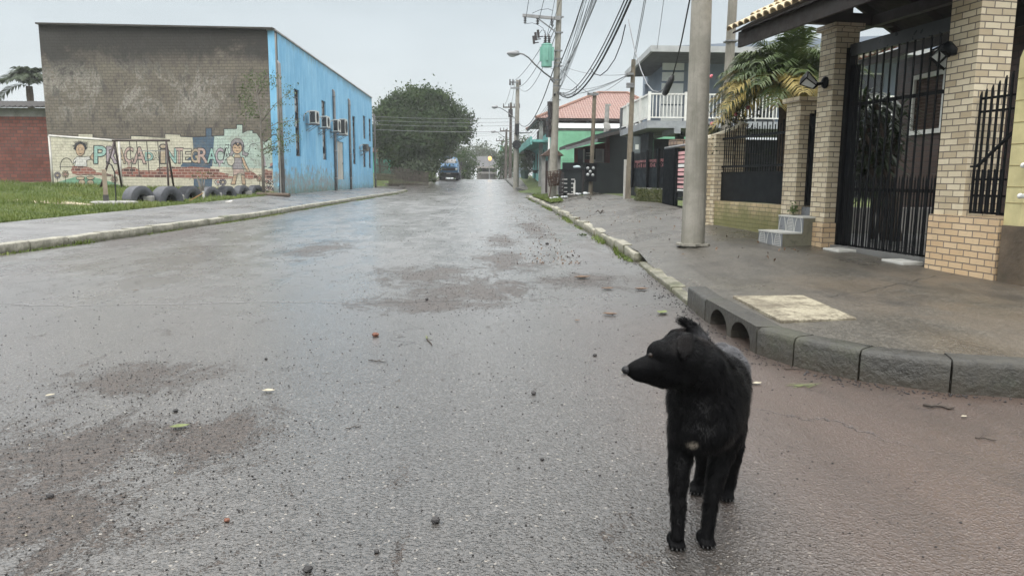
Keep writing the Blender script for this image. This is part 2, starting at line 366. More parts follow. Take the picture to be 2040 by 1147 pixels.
# ---- left pavement + kerb
KL=resample([(-8.6,-20),(-7.9,5),(-7.02,11),(-6.74,14),(-6.42,20.5),(-6.4,36),(-6.22,54),(-6.3,60.5)],.9)
def pav_mat(name,c1,c2,slab=None,rough=.3,brownf=0):
    m,nt,b=newmat(name); p=nt.pos(); n=nt.noise(p,1.1,6,.65); n2=nt.noise(p,14,5,.7); wet=nt.noise(nt.mapv(p,(1,.5,1)),.8,5,.6)
    c=nt.mix(nt.mr(n,.3,.7),c1,c2); c=nt.mix(nt.m('MULTIPLY',nt.mr(n2,.45,.75),.5),c,tuple(x*.45 for x in c1))
    ag=nt.sep(nt.voro(p,62,out='Color')); c=nt.mix(nt.m('MULTIPLY',nt.mr(ag[0],.5,1),.6),c,tuple(min(1,x*1.9) for x in c2))
    h=n2
    if brownf:
        xyz=nt.sep(p); br=nt.m('MULTIPLY',nt.mr(nt.m('ADD',xyz[1],nt.m('MULTIPLY',n,2.5)),10.8,8.2),nt.mr(xyz[0],2.2,3.4)); br=nt.m('MULTIPLY',br,nt.mr(n,.35,.62))
        c=nt.mix(nt.m('MULTIPLY',br,brownf*.6),c,(.085,.060,.036))
    if brownf:
        Xp,Yp=xyz[0],xyz[1]; wb=nt.m('MULTIPLY',nt.m('SUBTRACT',nt.noise(p,1.5,5,.7),.5),.35)
        yy=nt.m('ADD',nt.m('ADD',Yp,nt.m('MULTIPLY',wb,.25)),nt.m('MULTIPLY',Xp,.22)); fr=nt.m('ABSOLUTE',nt.m('SUBTRACT',nt.m('FRACT',nt.m('MULTIPLY',yy,1/1.55)),.5)); jn=nt.m('MULTIPLY',nt.mr(fr,.018,.0),nt.mr(Yp,9.0,10.2))
        ck=nt.m('ABSOLUTE',nt.m('ADD',nt.m('SUBTRACT',Yp,4.15),nt.m('ADD',wb,nt.m('MULTIPLY',Xp,-.68)))); ck=nt.m('MULTIPLY',nt.mr(ck,.022,.0),nt.mr(Xp,2.75,3.1)); ck=nt.m('MULTIPLY',ck,nt.mr(Yp,8.2,7.6))
        ck2=nt.m('ABSOLUTE',nt.m('ADD',nt.m('SUBTRACT',Yp,10.6),nt.m('ADD',nt.m('MULTIPLY',wb,1.6),nt.m('MULTIPLY',Xp,-.05)))); ck2=nt.m('MULTIPLY',nt.mr(ck2,.05,.0),nt.mr(Xp,3.3,2.7))
        jn=nt.m('MAXIMUM',jn,nt.m('MAXIMUM',ck,ck2)); c=nt.mix(nt.m('MULTIPLY',jn,.85),c,(.018,.016,.013)); h=nt.m('SUBTRACT',h,nt.m('MULTIPLY',jn,1.5))
        st=nt.mr(nt.noise(nt.mapv(p,(1.2,.35,1),rot=(0,0,.5)),1.3,7,.72,.8),.48,.66); c=nt.mix(nt.m('MULTIPLY',st,.75),c,(.030,.026,.021))
    if slab:
        bc,bf=nt.brick(p if not slab[2] else nt.mapv(p,rot=(0,0,slab[2])),slab[0],slab[1],slab[3]); c=nt.mix(nt.m('MULTIPLY',bf,.8),c,(.02,.02,.015)); h=nt.m('SUBTRACT',h,nt.m('MULTIPLY',bf,1.4))
        c=nt.mix(nt.m('MULTIPLY',nt.sep(bc)[0],.16),c,(.3,.29,.27))
    nt.put(b.inputs['Base Color'],c); nt.put(b.inputs['Roughness'],nt.mr(wet,.38,.62,rough+.32,rough+.07))
    b.inputs['Specular IOR Level'].default_value=.5
    hh=nt.m('ADD',h,nt.m('MULTIPLY',nt.voro(p,85),-.5)); nt.put(b.inputs['Normal'],nt.bump(hh,.8,.011)); return m
PL_=pav_mat('left_paving',(.060,.060,.062),(.115,.115,.117),(1.25,1.15,0,.014),.16)
kk=KL[KL[:,1]<60.2]
V=[];W_=5
for x,y in kk:
    xi=float(np.interp(y,[-20,14.7,20,35,66],[-9.6,-9.4,-9.35,-9.55,-9.8]))
    for j in range(W_+1):
        t=j/W_; X_=(x-.15)*(1-t)+xi*t; V.append((X_,y,float(zr(y))+(.145*(1-t)+float(zl(xi,y)-zr(y)+.012)*t)))
k=W_+1
link_mesh('left_pavement',V,[(i*k+j+1,i*k+j,(i+1)*k+j,(i+1)*k+j+1) for i in range(len(kk)-1) for j in range(W_)],PL_,smooth=True)['kind']='structure'
def kerb_mat(name,c1,c2,moss=.5):
    m,nt,b=newmat(name); p=nt.pos(); z=nt.sep(p)[2]; n=nt.noise(p,3.5,6,.7); n2=nt.noise(p,22,5,.7)
    c=nt.mix(nt.mr(n,.35,.65),c1,c2); c=nt.mix(nt.m('MULTIPLY',nt.mr(n2,.45,.7),.6),c,tuple(x*.4 for x in c1))
    c=nt.mix(nt.m('MULTIPLY',nt.mr(nt.noise(p,1.7,5,.7),.5,.66),moss),c,(.05,.062,.02))
    mossg=(.06,.065,.022) if moss>.6 else (.034,.030,.02)
    gr=nt.mr(nt.m('ADD',z,nt.m('MULTIPLY',nt.m('SUBTRACT',nt.noise(p,5,5,.7),.5),-.22)),.11,.015); c=nt.mix(nt.m('MULTIPLY',gr,.85),c,nt.mix(nt.mr(n2,.4,.6),(.03,.024,.016),mossg))
    nt.put(b.inputs['Base Color'],c); nt.put(b.inputs['Roughness'],nt.mr(n,.3,.7,.35,.75)); nt.put(b.inputs['Normal'],nt.bump(nt.m('ADD',n,n2),.8,.02)); return m
KWH=kerb_mat('worn_whitewashed_kerb',(.17,.16,.125),(.33,.315,.255),.9)
KCO=kerb_mat('wet_concrete_kerb',(.021,.020,.0165),(.043,.040,.032),.22)
KYE=kerb_mat('worn_pale_kerb',(.17,.16,.12),(.32,.30,.235),.7)
def stones(name,pl,mt,h=.155,wd=.15,gap=.012,side=1,jit=.012,z0=None,rnd=.022,ln=1,seed=1):
    """kerb: one object, a rounded stone per polyline segment"""
    r_=random.Random(seed); m=MB(); pl=np.array(pl,float)
    for i in range(0,len(pl)-ln,ln):
        a,b=pl[i],pl[i+ln]; d=b-a; L=np.linalg.norm(d); d=d/L; nrm=np.array([-d[1],d[0]])*side
        a2=a+d*gap/2; b2=b-d*gap/2; hh=h(i) if callable(h) else h
        hh+=r_.uniform(-jit,jit); off=r_.uniform(-jit,jit)
        za=float(zr(a[1]))-.06; zb=float(zr(b[1]))-.06
        prof=[(0,0),(0.0,hh+.06-rnd),(rnd*.35,hh+.06-rnd*.3),(rnd,hh+.06),(wd-rnd*.5,hh+.06+.004),(wd,hh+.05),(wd,0)]
        V=[]; tl=r_.uniform(-jit,jit)*.7
        for q,zz,t in ((a2,za,-tl),(b2,zb,tl)):
            for (o_,z_) in prof:
                pt=q+nrm*(o_+off*.6); V.append((pt[0],pt[1],zz+z_+(t if z_>0 else 0)))
        n=len(prof); Fc=[(j,j+1,n+j+1,n+j) for j in range(n-1)]+[tuple(range(n-1,-1,-1)),tuple(range(n,2*n))]
        if side<0: Fc=[f[::-1] for f in Fc]
        m.add(V,Fc)
    o=m.build(name,mt); o['kind']='structure'; return sm(o,50)
stones('left_kerb',KL,KWH,.15,.16,side=1,seed=3)
# second block on the left: kerb and verge
K2=resample([(-14,71),(-8,70.7),(-6.2,71.2),(-5.4,72.6),(-5.1,74.5),(-4.95,80),(-4.9,100),(-4.9,130)],.9)
stones('far_left_kerb',K2,KWH,.16,.16,side=1,seed=4)
V=[];
for x,y in K2:
    for j in range(4):
        X_=x-.1-j*2.2; V.append((X_,y+.12+ (0 if x>-5.5 else j*0.2),float(zr(y))+.13+j*.06))
link_mesh('far_left_verge',V,[(i*4+j+1,i*4+j,(i+1)*4+j,(i+1)*4+j+1) for i in range(len(K2)-1) for j in range(3)],GM,smooth=True)['kind']='structure'
# ---- right pavement
PR_=pav_mat('right_paving',(.034,.031,.025),(.075,.068,.056),None,.17,.8)
KRs=resample(KR,.3); FLs=None
n=len(KRs)
# map each kerb sample to a back-line sample by arc fraction between the listed partners
cum=np.r_[0,np.cumsum(np.linalg.norm(np.diff(KRB,axis=0),axis=1))]; ts=np.linspace(0,cum[-1],n)
FLs=np.stack([np.interp(ts,cum,FLB[:,0]),np.interp(ts,cum,FLB[:,1])],1)
LOWY=(7.35,9.9)
def khgt(y,x): 
    return float(np.interp(y,[6.6,6.7,7.0,9.6,9.95,10.2,60],[.18,.165,.05,.05,.06,.15,.15])) if x<2.6 else .185
W_=9; V=[]
for (kx,ky),(fx,fy) in zip(KRs,FLs):
    d=np.array([fx-kx,fy-ky]); L=np.linalg.norm(d)
    for j in range(W_+1):
        t=j/W_; t=t**1.3; q=np.array([kx,ky])+d*(t*(1-.10/L)+.10/L)
        z=float(zs(q[0],q[1])) if ky>4.8 else .18+.004*t*L
        z+=float(zr(q[1])); kh=khgt(ky,kx); bl=math.exp(-t*L/.55); z=z*(1-bl)+(kh-.004)*bl
        V.append((q[0],q[1],z))
k=W_+1
link_mesh('right_pavement',V,[(i*k+j,i*k+j+1,(i+1)*k+j+1,(i+1)*k+j) for i in range(n-1) for j in range(W_)],PR_,smooth=True)['kind']='structure'
far=resample([(2.50,45.5),(2.48,43.9),(2.43,27),(2.23,15.4),(2.085,10.3)],.95)
stones('right_kerb',far,KYE,.15,.15,side=1,seed=5,jit=.02)
stones('driveway_kerb',resample([(2.08,9.95),(1.92,7.4),(1.872,6.72)],.8),KYE,.045,.16,side=1,seed=8,rnd=.015)
cor=[(1.865,6.62),(1.82,6.05),None]
# inlet stone with two arched mouths, then the rounded corner stones
def inlet():
    a=np.array([1.868,6.70]); b=np.array([1.815,5.97]); stones('right_kerb_end',[a,b],KCO,.18,.17,side=1,seed=9,jit=0)
    a=np.array([1.814,5.955]); b=np.array([1.812,4.80]); d=b-a; L=np.linalg.norm(d); d/=L; nr=np.array([-d[1],d[0]])
    H_=.185; T=.17; m=MB()
    def pt(s,z,o): q=a+d*s+nr*o; return np.array([q[0],q[1],z])
    holes=[]
    for c in (L*.30,L*.735):
        w_=.205; pts=[(c-w_,-.06),(c-w_,.03)]+[(c-w_*math.cos(q),.03+w_*.60*math.sin(q)) for q in np.linspace(0.2,math.pi-.2,9)]+[(c+w_,.03),(c+w_,-.06)]
        holes.append(pts)
    out=[(0,-.06)]
    for h in holes: out+=h
    out+=[(L,-.06),(L,H_),(0,H_)]
    for o_ in (0,T):
        tri=tessellate_polygon([[Vector((x,z,0)) for x,z in out]]); 
        V=[pt(x,z,o_) for x,z in out]; m.add(V,[t if o_ else t[::-1] for t in tri])
    for i in range(len(out)):
        p_,q_=out[i],out[(i+1)%len(out)]; m.quad(pt(*p_,0),pt(*q_,0),pt(*q_,T),pt(*p_,T))
    bm_=m.build('storm_drain_kerb',KCO); bm_['kind']='structure'
    k=MB()
    for h in holes:
        x0,x1=h[0][0]-.04,h[-1][0]+.04
        k.para(pt(x0,-.05,T+.25),pt(x1,0,0)-pt(x0,0,0),pt(0,0,.02)-pt(0,0,0),(0,0,.2))
    k.build('drain_pit',mat('drain_dark',(.012,.011,.01),.9))['kind']='structure'
inlet()
stones('corner_kerb',[(1.812,4.79),(1.925,4.46),(2.17,4.12),(2.55,3.86),(3.1,3.71),(3.85,3.65),(4.75,3.61),(5.7,3.6),(6.7,3.6),(7.7,3.6),(9,3.6)],KCO,.185,.17,side=1,seed=11,jit=.006,rnd=.035)
# concrete inspection slab
sb=[G(*q,.2) for q in [(1460,588),(1600,587),(1707,632),(1555,637)]]
def patch_mat():
    m,nt,b=newmat('pale_concrete_patch'); p=nt.pos(); n=nt.noise(p,3.5,9,.78,.5); f=nt.noise(p,40,6,.8); v=nt.voro(p,60)
    k=nt.m('ADD',nt.m('MULTIPLY',n,.6),nt.m('MULTIPLY',f,.4)); c=nt.mix(nt.mr(k,.44,.54),(.30,.27,.195),(.11,.092,.062)); c=nt.mix(nt.m('MULTIPLY',nt.mr(v,.25,.08),.5),c,(.09,.075,.05))
    nt.put(b.inputs['Base Color'],c); b.inputs['Roughness'].default_value=.5; nt.put(b.inputs['Normal'],nt.bump(nt.m('ADD',k,f),.7,.008)); return m
PATCH=patch_mat()
m=MB(); m.prism([(p[0],p[1],.168) for p in sb],(0,0,.03)); o=m.build('inspection_cover',PATCH,bevel=.006); tag(o,'pale square concrete slab set in the pavement beside the storm drain','cover slab')
# second block on the right
K3=resample([(16,60.2),(5.2,60.2),(3.9,60.6),(3.1,61.8),(2.75,64),(2.5,70),(2.3,78),(2.3,95),(2.3,130)],.9)
stones('far_right_kerb',K3,KCO,.15,.15,side=-1,seed=12)
V=[]
for x,y in K3:
    for j in range(4):
        t=j/3; fx=8.; X_=x+.1+(max(fx,x)-x)*t; V.append((X_,y+ (.1 if x>3 else 0)+.2*t,float(zr(y))+.14+.4*t*(1 if x<4 else .4)))
link_mesh('far_right_pavement',V,[(i*4+j,i*4+j+1,(i+1)*4+j+1,(i+1)*4+j) for i in range(len(K3)-1) for j in range(3)],PR_,smooth=True)['kind']='structure'
# ================================================================= LEFT SIDE
def brickmat(name,c1,c2,cm,w=.2,h=.07,mortar=.007,rough=.75,bumpd=.01,mould=None,mouldz=None,patchy=.3,topdark=None,moss=None):
    m,nt,b=newmat(name); uv=nt.uv(); p=nt.pos()
    jit=nt.noise(uv,6,3,.6); uvj=nt.new('ShaderNodeVectorMath',operation='ADD'); nt.put(uvj.inputs[0],uv); sc=nt.new('ShaderNodeVectorMath',operation='SCALE'); nt.put(sc.inputs[0],nt.comb(jit,jit,0)); sc.inputs['Scale'].default_value=.012; nt.put(uvj.inputs[1],sc.outputs[0])
    col,fac=nt.brick(uvj.outputs[0],w,h,mortar,c1,c2,cm,0,.25)
    n=nt.noise(p,1.4,6,.65); n2=nt.noise(p,18,5,.7)
    c=nt.mix(nt.m('MULTIPLY',nt.mr(n,.4,.75),patchy),col,tuple(x*.45 for x in c1)); c=nt.mix(nt.m('MULTIPLY',nt.mr(n2,.5,.8),.35),c,tuple(x*.5 for x in c2))
    if moss:
        z=nt.sep(p)[2]; mk=nt.m('MULTIPLY',nt.mr(nt.m('ADD',z,nt.m('MULTIPLY',nt.noise(p,2.2,5,.7),-.9)),moss[0],moss[1]),.85)
        c=nt.mix(mk,c,(.085,.095,.018))
    nt.put(b.inputs['Base Color'],c); nt.put(b.inputs['Roughness'],nt.mr(n,.3,.7,rough-.2,rough))
    nt.put(b.inputs['Normal'],nt.bump(nt.m('ADD',nt.m('MULTIPLY',fac,-1),nt.m('MULTIPLY',n2,.35)),.8,bumpd)); MATS[name]=m; return m
def holewall(mb,o,u,poly,holes,th,up=(0,0,1)):
    """wall polygon in (s,z) with real openings, front face at o, thickness th going away from the viewer side"""
    o=np.array(o,float); u=unit(u); up=np.array(up,float); nrm=unit(np.cross(u,up)); back=-nrm*th
    loops=[list(poly)]+[list(h) for h in holes]; fl=[q for l in loops for q in l]
    tri=tessellate_polygon([[Vector((a,b,0)) for a,b in l] for l in loops])
    F3=[o+u*a+up*b for a,b in fl]; n=len(fl)
    mb.add(F3+[q+back for q in F3],[f for t in tri for f in ((lambda a,b,c:((a,b,c) if np.dot(np.cross(F3[b]-F3[a],F3[c]-F3[a]),nrm)>0 else (a,c,b)))(*t),)]+
        [f for t in tri for f in ((lambda a,b,c:((n+a,n+c,n+b) if np.dot(np.cross(F3[b]-F3[a],F3[c]-F3[a]),nrm)>0 else (n+a,n+b,n+c)))(*t),)])
    for li,l in enumerate(loops):
        for i in range(len(l)):
            a,b=l[i],l[(i+1)%len(l)]; pa=o+u*a[0]+up*a[1]; pb=o+u*b[0]+up*b[1]; mb.quad(pa,pb,pb+back,pa+back)
# ---------------------------------------------------------------- the blue hall
HA=np.array([-9.45,35,0]); HB=np.array([-20.55,36.35,0]); HCc=np.array([-9.72,65.8,0])
su=unit(HB-HA); fu=unit(HCc-HA); sn=unit(np.cross(su,(0,0,1))); sn=sn if sn[1]<0 else -sn; fn=unit(np.cross(fu,(0,0,1))); fn=fn if fn[0]>0 else -fn
SL=np.linalg.norm(HB-HA); FLn=np.linalg.norm(HCc-HA)
def on_side(px,py,o=0.): q=PLN(px,py,HA+sn*o,sn); return q
def on_front(px,py,o=0.): return PLN(px,py,HA+fn*o,fn)
def fs(px,py): q=on_front(px,py); return float((q-HA)@fu),float(q[2])
def hall_side_mat():
    m,nt,b=newmat('mouldy_brick_side'); uv=nt.uv(); p=nt.pos(); z=nt.sep(p)[2]
    col,fac=nt.brick(uv,.26,.135,.012,(.15,.13,.102),(.118,.102,.082),(.088,.076,.060),0,.5)
    n=nt.noise(p,.55,7,.68); n2=nt.noise(nt.mapv(p,(1,1,.5)),2.6,6,.7); n3=nt.noise(p,11,5,.7)
    n=nt.noise(p,.42,9,.75,.6); pm=nt.m('MULTIPLY',nt.mr(nt.m('ADD',n,nt.m('MULTIPLY',n2,.45)),.70,.80),nt.mr(z,3.3,4.4)); c=nt.mix(nt.m('MULTIPLY',pm,.8),col,nt.mix(nt.mr(n3,.4,.6),(.30,.28,.245),(.17,.155,.135)))      # washed pale patches
    c=nt.mix(nt.m('MULTIPLY',nt.mr(n2,.50,.66),.75),c,(.05,.046,.04))
    top=nt.mr(nt.m('ADD',z,nt.m('MULTIPLY',nt.m('SUBTRACT',n,.5),4.5)),5.7,6.9)                                   # black mould along the top
    c=nt.mix(nt.m('MULTIPLY',top,.92),c,(.019,.0175,.0155))
    c=nt.mix(nt.m('MULTIPLY',nt.mr(n3,.5,.75),.3),c,(.05,.045,.035))
    nt.put(b.inputs['Base Color'],c); b.inputs['Roughness'].default_value=.85
    nt.put(b.inputs['Normal'],nt.bump(nt.m('ADD',nt.m('MULTIPLY',fac,-1),nt.m('MULTIPLY',n3,.8)),.9,.025)); return m
def blue_mat():
    m,nt,b=newmat('weathered_blue_plaster'); p=nt.pos(); z=nt.sep(p)[2]; y=nt.sep(p)[1]
    n=nt.noise(p,.9,6,.6); st=nt.noise(nt.mapv(p,(1,1,.12)),3.2,6,.7); n3=nt.noise(p,2.3,7,.72)
    c=nt.mix(nt.mr(n,.3,.7),(.12,.34,.54),(.18,.42,.61)); c=nt.mix(nt.m('MULTIPLY',nt.mr(st,.45,.68),.6),c,(.30,.55,.70))
    c=nt.mix(nt.m('MULTIPLY',nt.mr(nt.noise(nt.mapv(p,(1,1,.09)),5,6,.7),.54,.74),.5),c,(.08,.21,.33))
    topd=nt.mr(nt.m('ADD',z,nt.m('MULTIPLY',nt.m('SUBTRACT',st,.5),1.6)),7.25,7.8); c=nt.mix(nt.m('MULTIPLY',topd,.7),c,(.08,.15,.17))
    low=nt.m('ADD',z,nt.m('MULTIPLY',nt.m('SUBTRACT',n3,.5),-5.0)); lw=nt.m('MULTIPLY',nt.mr(low,1.75,.95),nt.mr(y,58,46,.25,1))
    pe=nt.mix(nt.mr(nt.noise(p,3,6,.75),.42,.58),(.20,.165,.125),(.14,.27,.29)); c=nt.mix(nt.m('MULTIPLY',lw,.85),c,pe)
    mo=nt.mr(nt.m('ADD',z,nt.m('MULTIPLY',nt.m('SUBTRACT',n3,.5),-1.6)),.75,.25); c=nt.mix(nt.m('MULTIPLY',mo,.6),c,(.06,.10,.06))
    nt.put(b.inputs['Base Color'],c); b.inputs['Roughness'].default_value=.75; nt.put(b.inputs['Normal'],nt.bump(nt.noise(p,16,5,.7),.35,.012)); return m
hall=thing('community_hall','tall blue painted hall with a mouldy brick side wall carrying a childrens mural','building',HA+(-5,15,.2))
CONC=mat('weathered_concrete',(.24,.235,.22),.8,.2,2,.3,40,dirt=(.09,.085,.075),dirtamt=.6)
DARK=mat('dark_opening',(.012,.013,.014),.4)
GLS=mat('dusty_glass',(.035,.042,.048),.08,.3,5,.02,20,spec=.6)
PANE=mat('frosted_pane',(.42,.44,.44),.2,.25,2,.0,20)
STEEL=mat('grey_steel',(.20,.205,.21),.45,.2,4,.1,50,metal=.3,dirt=(.10,.07,.05),dirtamt=.4)
RUSTY=mat('rusty_frame',(.075,.06,.052),.6,.3,6,.15)
m=MB(); zt=lambda s_: 7.66+.32*s_/SL
ht=[(0,.0),(SL,.0),(SL,zt(SL)),(0,zt(0))]
m.prism([HA+su*s_+np.array([0,0,z]) for s_,z in ht],-sn*.3); side=m.build('side_wall',hall_side_mat(),hall)
wins=[(588,598,177,311),(642,650,200,318),(703,708.5,231,327),(723.5,728.5,230,276),(723.5,729,294,333),(735,739.3,236,281),(735,739.3,292,335)]
door=(672.5,685,281,358); rect=[]
for (xa,xb,ya,yb) in wins+[door]:
    s0=fs(xa,(ya+yb)/2)[0]; s1=fs(xb,(ya+yb)/2)[0]; z1=(fs(xa,ya)[1]); z0=(fs(xa,yb)[1]); rect.append((s0,s1,z0,z1))
m=MB(); holewall(m,HA+np.array([0,0,0])+fn*.0,fu,[(.0,0),(FLn,0),(FLn,7.86),(.0,7.62)],[[(a,c),(b,c),(b,d),(a,d)] for a,b,c,d in rect],.3)
m.build('front_wall',blue_mat(),hall)
m=MB(); 
fu_o=lambda s_,o,z: HA+fu*s_+fn*o+np.array([0,0,z])
m.para(HCc-fn*.3,-fn*10.6,fu*-.3,(0,0,7.86)); m.para(HB-sn*.3,fu*28,su*-.3,(0,0,7.9)); m.build('rear_walls',CONC,hall)
m=MB(); m.para(HA+su*.3-sn*.3+np.array([0,0,6.9]),su*(SL-.7),fu*29.5,(0,0,.12)); m.build('flat_roof',CONC,hall)
m=MB(); m.para(fu_o(-.04,.05,7.62),fu*(FLn+.08),-fn*.4,(0,0,.07)); o=m.build('parapet_cap',CONC,hall); 
me=o.data
for v in me.vertices:
    s_=(np.array(v.co)+np.array(wl(hall))-HA)@fu; v.co.z+=.24*s_/FLn
m=MB(); m.beam(HA+su*.0+sn*.03+np.array([0,0,zt(0)+.035]),HA+su*SL+sn*.03+np.array([0,0,zt(SL)+.035]),.36,.07); m.build('side_coping',mat('mouldy_coping',(.05,.047,.042),.9),hall)
for i,(a,b,c,d) in enumerate(rect[:-1]):
    f=MB(); w_=.06
    for (s0,s1,z0,z1) in ((a,b,c,c+w_),(a,b,d-w_,d),(a,a+w_,c+w_,d-w_),(b-w_,b,c+w_,d-w_)): f.para(fu_o(s0,-.14,z0),fu*(s1-s0),fn*.06,(0,0,z1-z0))
    nb=max(3,int((d-c)/.36))
    for k in range(1,nb): f.para(fu_o(a+w_,-.13,c+(d-c)*k/nb-.025),fu*(b-a-2*w_),fn*.05,(0,0,.045))
    fr=f.build('window',RUSTY,hall)
    g=MB(); r_=random.Random(i)
    for k in range(nb):
        z0=c+(d-c)*k/nb+.03; g.cur=0 if r_.random()<.72 else 1
        t=r_.uniform(.0,.07); p=[fu_o(a+w_,-.17,z0),fu_o(b-w_,-.17,z0),fu_o(b-w_,-.17+t,z0+(d-c)/nb-.06),fu_o(a+w_,-.17+t,z0+(d-c)/nb-.06)]
        g.prism(p,-fn*.006)
    g.build('pane',[PANE,GLS],fr)
a,b,c,d=rect[-1]
m=MB(); m.para(fu_o(a+.005,-.1,c+.005),fu*(b-a-.01),fn*.04,(0,0,d-c-.01)); 
for q in (.0,.48,.94): m.para(fu_o(a+(b-a)*q,-.058,c+.01),fu*.05,fn*.012,(0,0,d-c-.02))
dr=m.build('door',mat('pale_metal_door',(.40,.39,.35),.5,.12,2,.1,30,dirt=(.25,.16,.08),dirtamt=.5,streak=1),hall); 
m=MB(); m.box(fu_o(b-.2,-.04,c+1.0),(.05,.05,.14)); m.build('handle',STEEL,dr)
PVC=mat('grey_downpipe',(.20,.195,.19),.55,.2,3,.1,30,dirt=(.08,.07,.06),dirtamt=.6,streak=1)
for px,y0 in ((662,182),(693,200),(743.5,230)):
    s_,z1=fs(px,y0); m=MB(); m.tube([fu_o(s_,.09,.1),fu_o(s_,.09,z1-.05),fu_o(s_,.05,z1+.03),fu_o(s_,-.02,z1+.05)],.085,8)
    for z in np.arange(1,z1,1.7): m.cyl(fu_o(s_,.09,z),fu_o(s_,.09,z+.12),.1,n=8)
    m.build('downpipe',PVC,hall,smooth=True)
m=MB(); z1=6.2; m.tube([fu_o(.12,.1,.1),fu_o(.12,.1,z1),fu_o(.12,0,z1+.1)],.1,8); m.build('downpipe',PVC,hall,smooth=True)
m=MB(); m.para(HA+np.array([0,0,.1])+fn*.005-fu*.02,fu*.10,fn*.05,(0,0,7.4)); m.build('corner_strip',CONC,hall)
# ---- mural on the side wall
def mz(zx,zy): return 80+zx*.2549,230+zy*.2550
def M3(zx,zy,o): return on_side(*mz(zx,zy),o)
def paintmat(name,col,br=.35):
    m,nt,b=newmat(name); uv=nt.uv(); p=nt.pos(); bc,fac=nt.brick(uv,.26,.135,.012,(1,1,1),(1,1,1),(0,0,0),0,.4); n=nt.noise(p,3,6,.7); n2=nt.noise(p,14,5,.7)
    c=nt.mix(nt.mr(n,.3,.75),col,tuple(x*.72 for x in col)); c=nt.mix(nt.m('MULTIPLY',fac,br),c,tuple(x*.25 for x in col)); c=nt.mix(nt.m('MULTIPLY',nt.mr(n2,.5,.7),.5),c,tuple(x*.4+.03 for x in col)); n4=nt.noise(p,1.1,8,.75); c=nt.mix(nt.m('MULTIPLY',nt.mr(n4,.5,.68),.55),c,(.19,.165,.13))
    nt.put(b.inputs['Base Color'],c); b.inputs['Roughness'].default_value=.75; nt.put(b.inputs['Normal'],nt.bump(nt.m('ADD',nt.m('MULTIPLY',fac,-1),nt.m('MULTIPLY',n2,.5)),.7,.02)); return m
PAL={k:paintmat('paint_'+k,c) for k,c in dict(cream=(.54,.51,.40),mint=(.40,.49,.43),blue=(.062,.105,.155),line=(.035,.035,.04),teal=(.29,.46,.41),pink=(.45,.33,.29),mauve=(.38,.32,.35),tan=(.42,.34,.24),green=(.17,.33,.22),skin=(.46,.33,.22),grey=(.27,.25,.26),white=(.62,.61,.57),coral=(.42,.24,.20)).items()}
PK=list(PAL); PM=[PAL[k] for k in PK]
def mural(name,items,mats=None):
    """items: (colour,[zoom pts],offset mm)"""
    m=MB()
    for c,pts,o in items:
        m.cur=PK.index(c); m.prism([M3(x,y,o/1000+.0015) for x,y in pts],-sn*.0012)
    return m.build(name,PM,side)
def ring(pts,w):                                    # dark painted outline of a closed polygon, as thin quads
    out=[]; n=len(pts)
    for i in range(n):
        (x0,y0),(x1,y1)=pts[i],pts[(i+1)%n]; L=math.hypot(x1-x0,y1-y0)+1e-6; nx,ny=-(y1-y0)/L*w/2,(x1-x0)/L*w/2; ex,ey=(x1-x0)/L*w*.4,(y1-y0)/L*w*.4
        out.append([(x0+nx-ex,y0+ny-ey),(x1+nx+ex,y1+ny+ey),(x1-nx+ex,y1-ny+ey),(x0-nx-ex,y0-ny-ey)])
    return out
def line(pts,w): return ring(pts+pts[::-1],w)[:len(pts)-1]
def oval(cx,cy,rx,ry,n=18,jit=0,seed=0,a0=0):
    r_=random.Random(seed); return [(cx+rx*(1+r_.uniform(-jit,jit))*math.cos(a0+2*math.pi*i/n),cy+ry*(1+r_.uniform(-jit,jit))*math.sin(a0+2*math.pi*i/n)) for i in range(n)]
base=[(62,157),(300,166),(300,148),(412,150),(412,170),(590,184),(708,182),(710,159),(800,162),(975,176),(975,145),(1095,150),(1098,165),(1188,170),(1295,165),(1295,100),(1341,100),(1341,160),(1436,156),(1436,106),(1535,104),(1535,73),(1582,73),(1582,137),(1620,118),(1662,118),(1662,136),(1692,140),(1735,200),(1768,205),(1800,175),(1848,118),(1866,112),(1872,640),(1300,600),(640,560),(90,548)]
mi_=[(1342,160),(1436,156),(1436,106),(1535,104),(1535,73),(1582,73),(1582,137),(1620,118),(1662,118),(1662,136),(1692,140),(1735,200),(1768,205),(1800,175),(1848,118),(1866,112),(1868,420),(1350,400)]
tower=[(1190,170),(1295,166),(1295,100),(1341,100),(1341,162),(1360,170),(1345,400),(1330,400),(1325,370),(1200,300)]
it=[('cream',base,3),('mint',mi_,4.5),('blue',tower,6),('blue',[(1095,402),(1120,362),(1210,300),(1330,330),(1330,415)],6),('blue',[(1200,495),(1345,497),(1340,600),(1200,590)],6),('green',[(90,545),(140,520),(200,502),(290,476),(420,482),(500,505),(560,520),(640,552)],6),('blue',[(1778,412),(1855,368),(1862,368),(1862,414)],7),('coral',[(1795,380),(1830,360),(1842,372),(1800,400)],5.5),('mauve',[(1735,320),(1752,312),(1765,390),(1745,400)],6)]
for q in ring(base[3:36],6)[:-1]: it.append(('line',q,8))
for q in ring(tower[:6],6)[:-1]: it.append(('line',q,8.6))
for q in line(oval(205,400,48,68,16)[7:16],5)+line([(150,400),(250,402)],4)+line(oval(1670,250,34,30,14)[7:14],4)+line([(1640,260),(1600,330)],4)+line([(1730,330),(1745,400),(1770,400)],6): it.append(('line',q,8))
r_=random.Random(5)
for k in range(34):
    cx,cy=r_.uniform(1755,1860),r_.uniform(505,600); it.append((r_.choice(['coral','pink','white','tan']),oval(cx,cy,r_.uniform(6,14),r_.uniform(5,12),8,.3,k),6+k*.05)); 
    for q in line([(cx-10,cy-8),(cx+4,cy+10),(cx+12,cy-5)],4): it.append(('line',q,9))
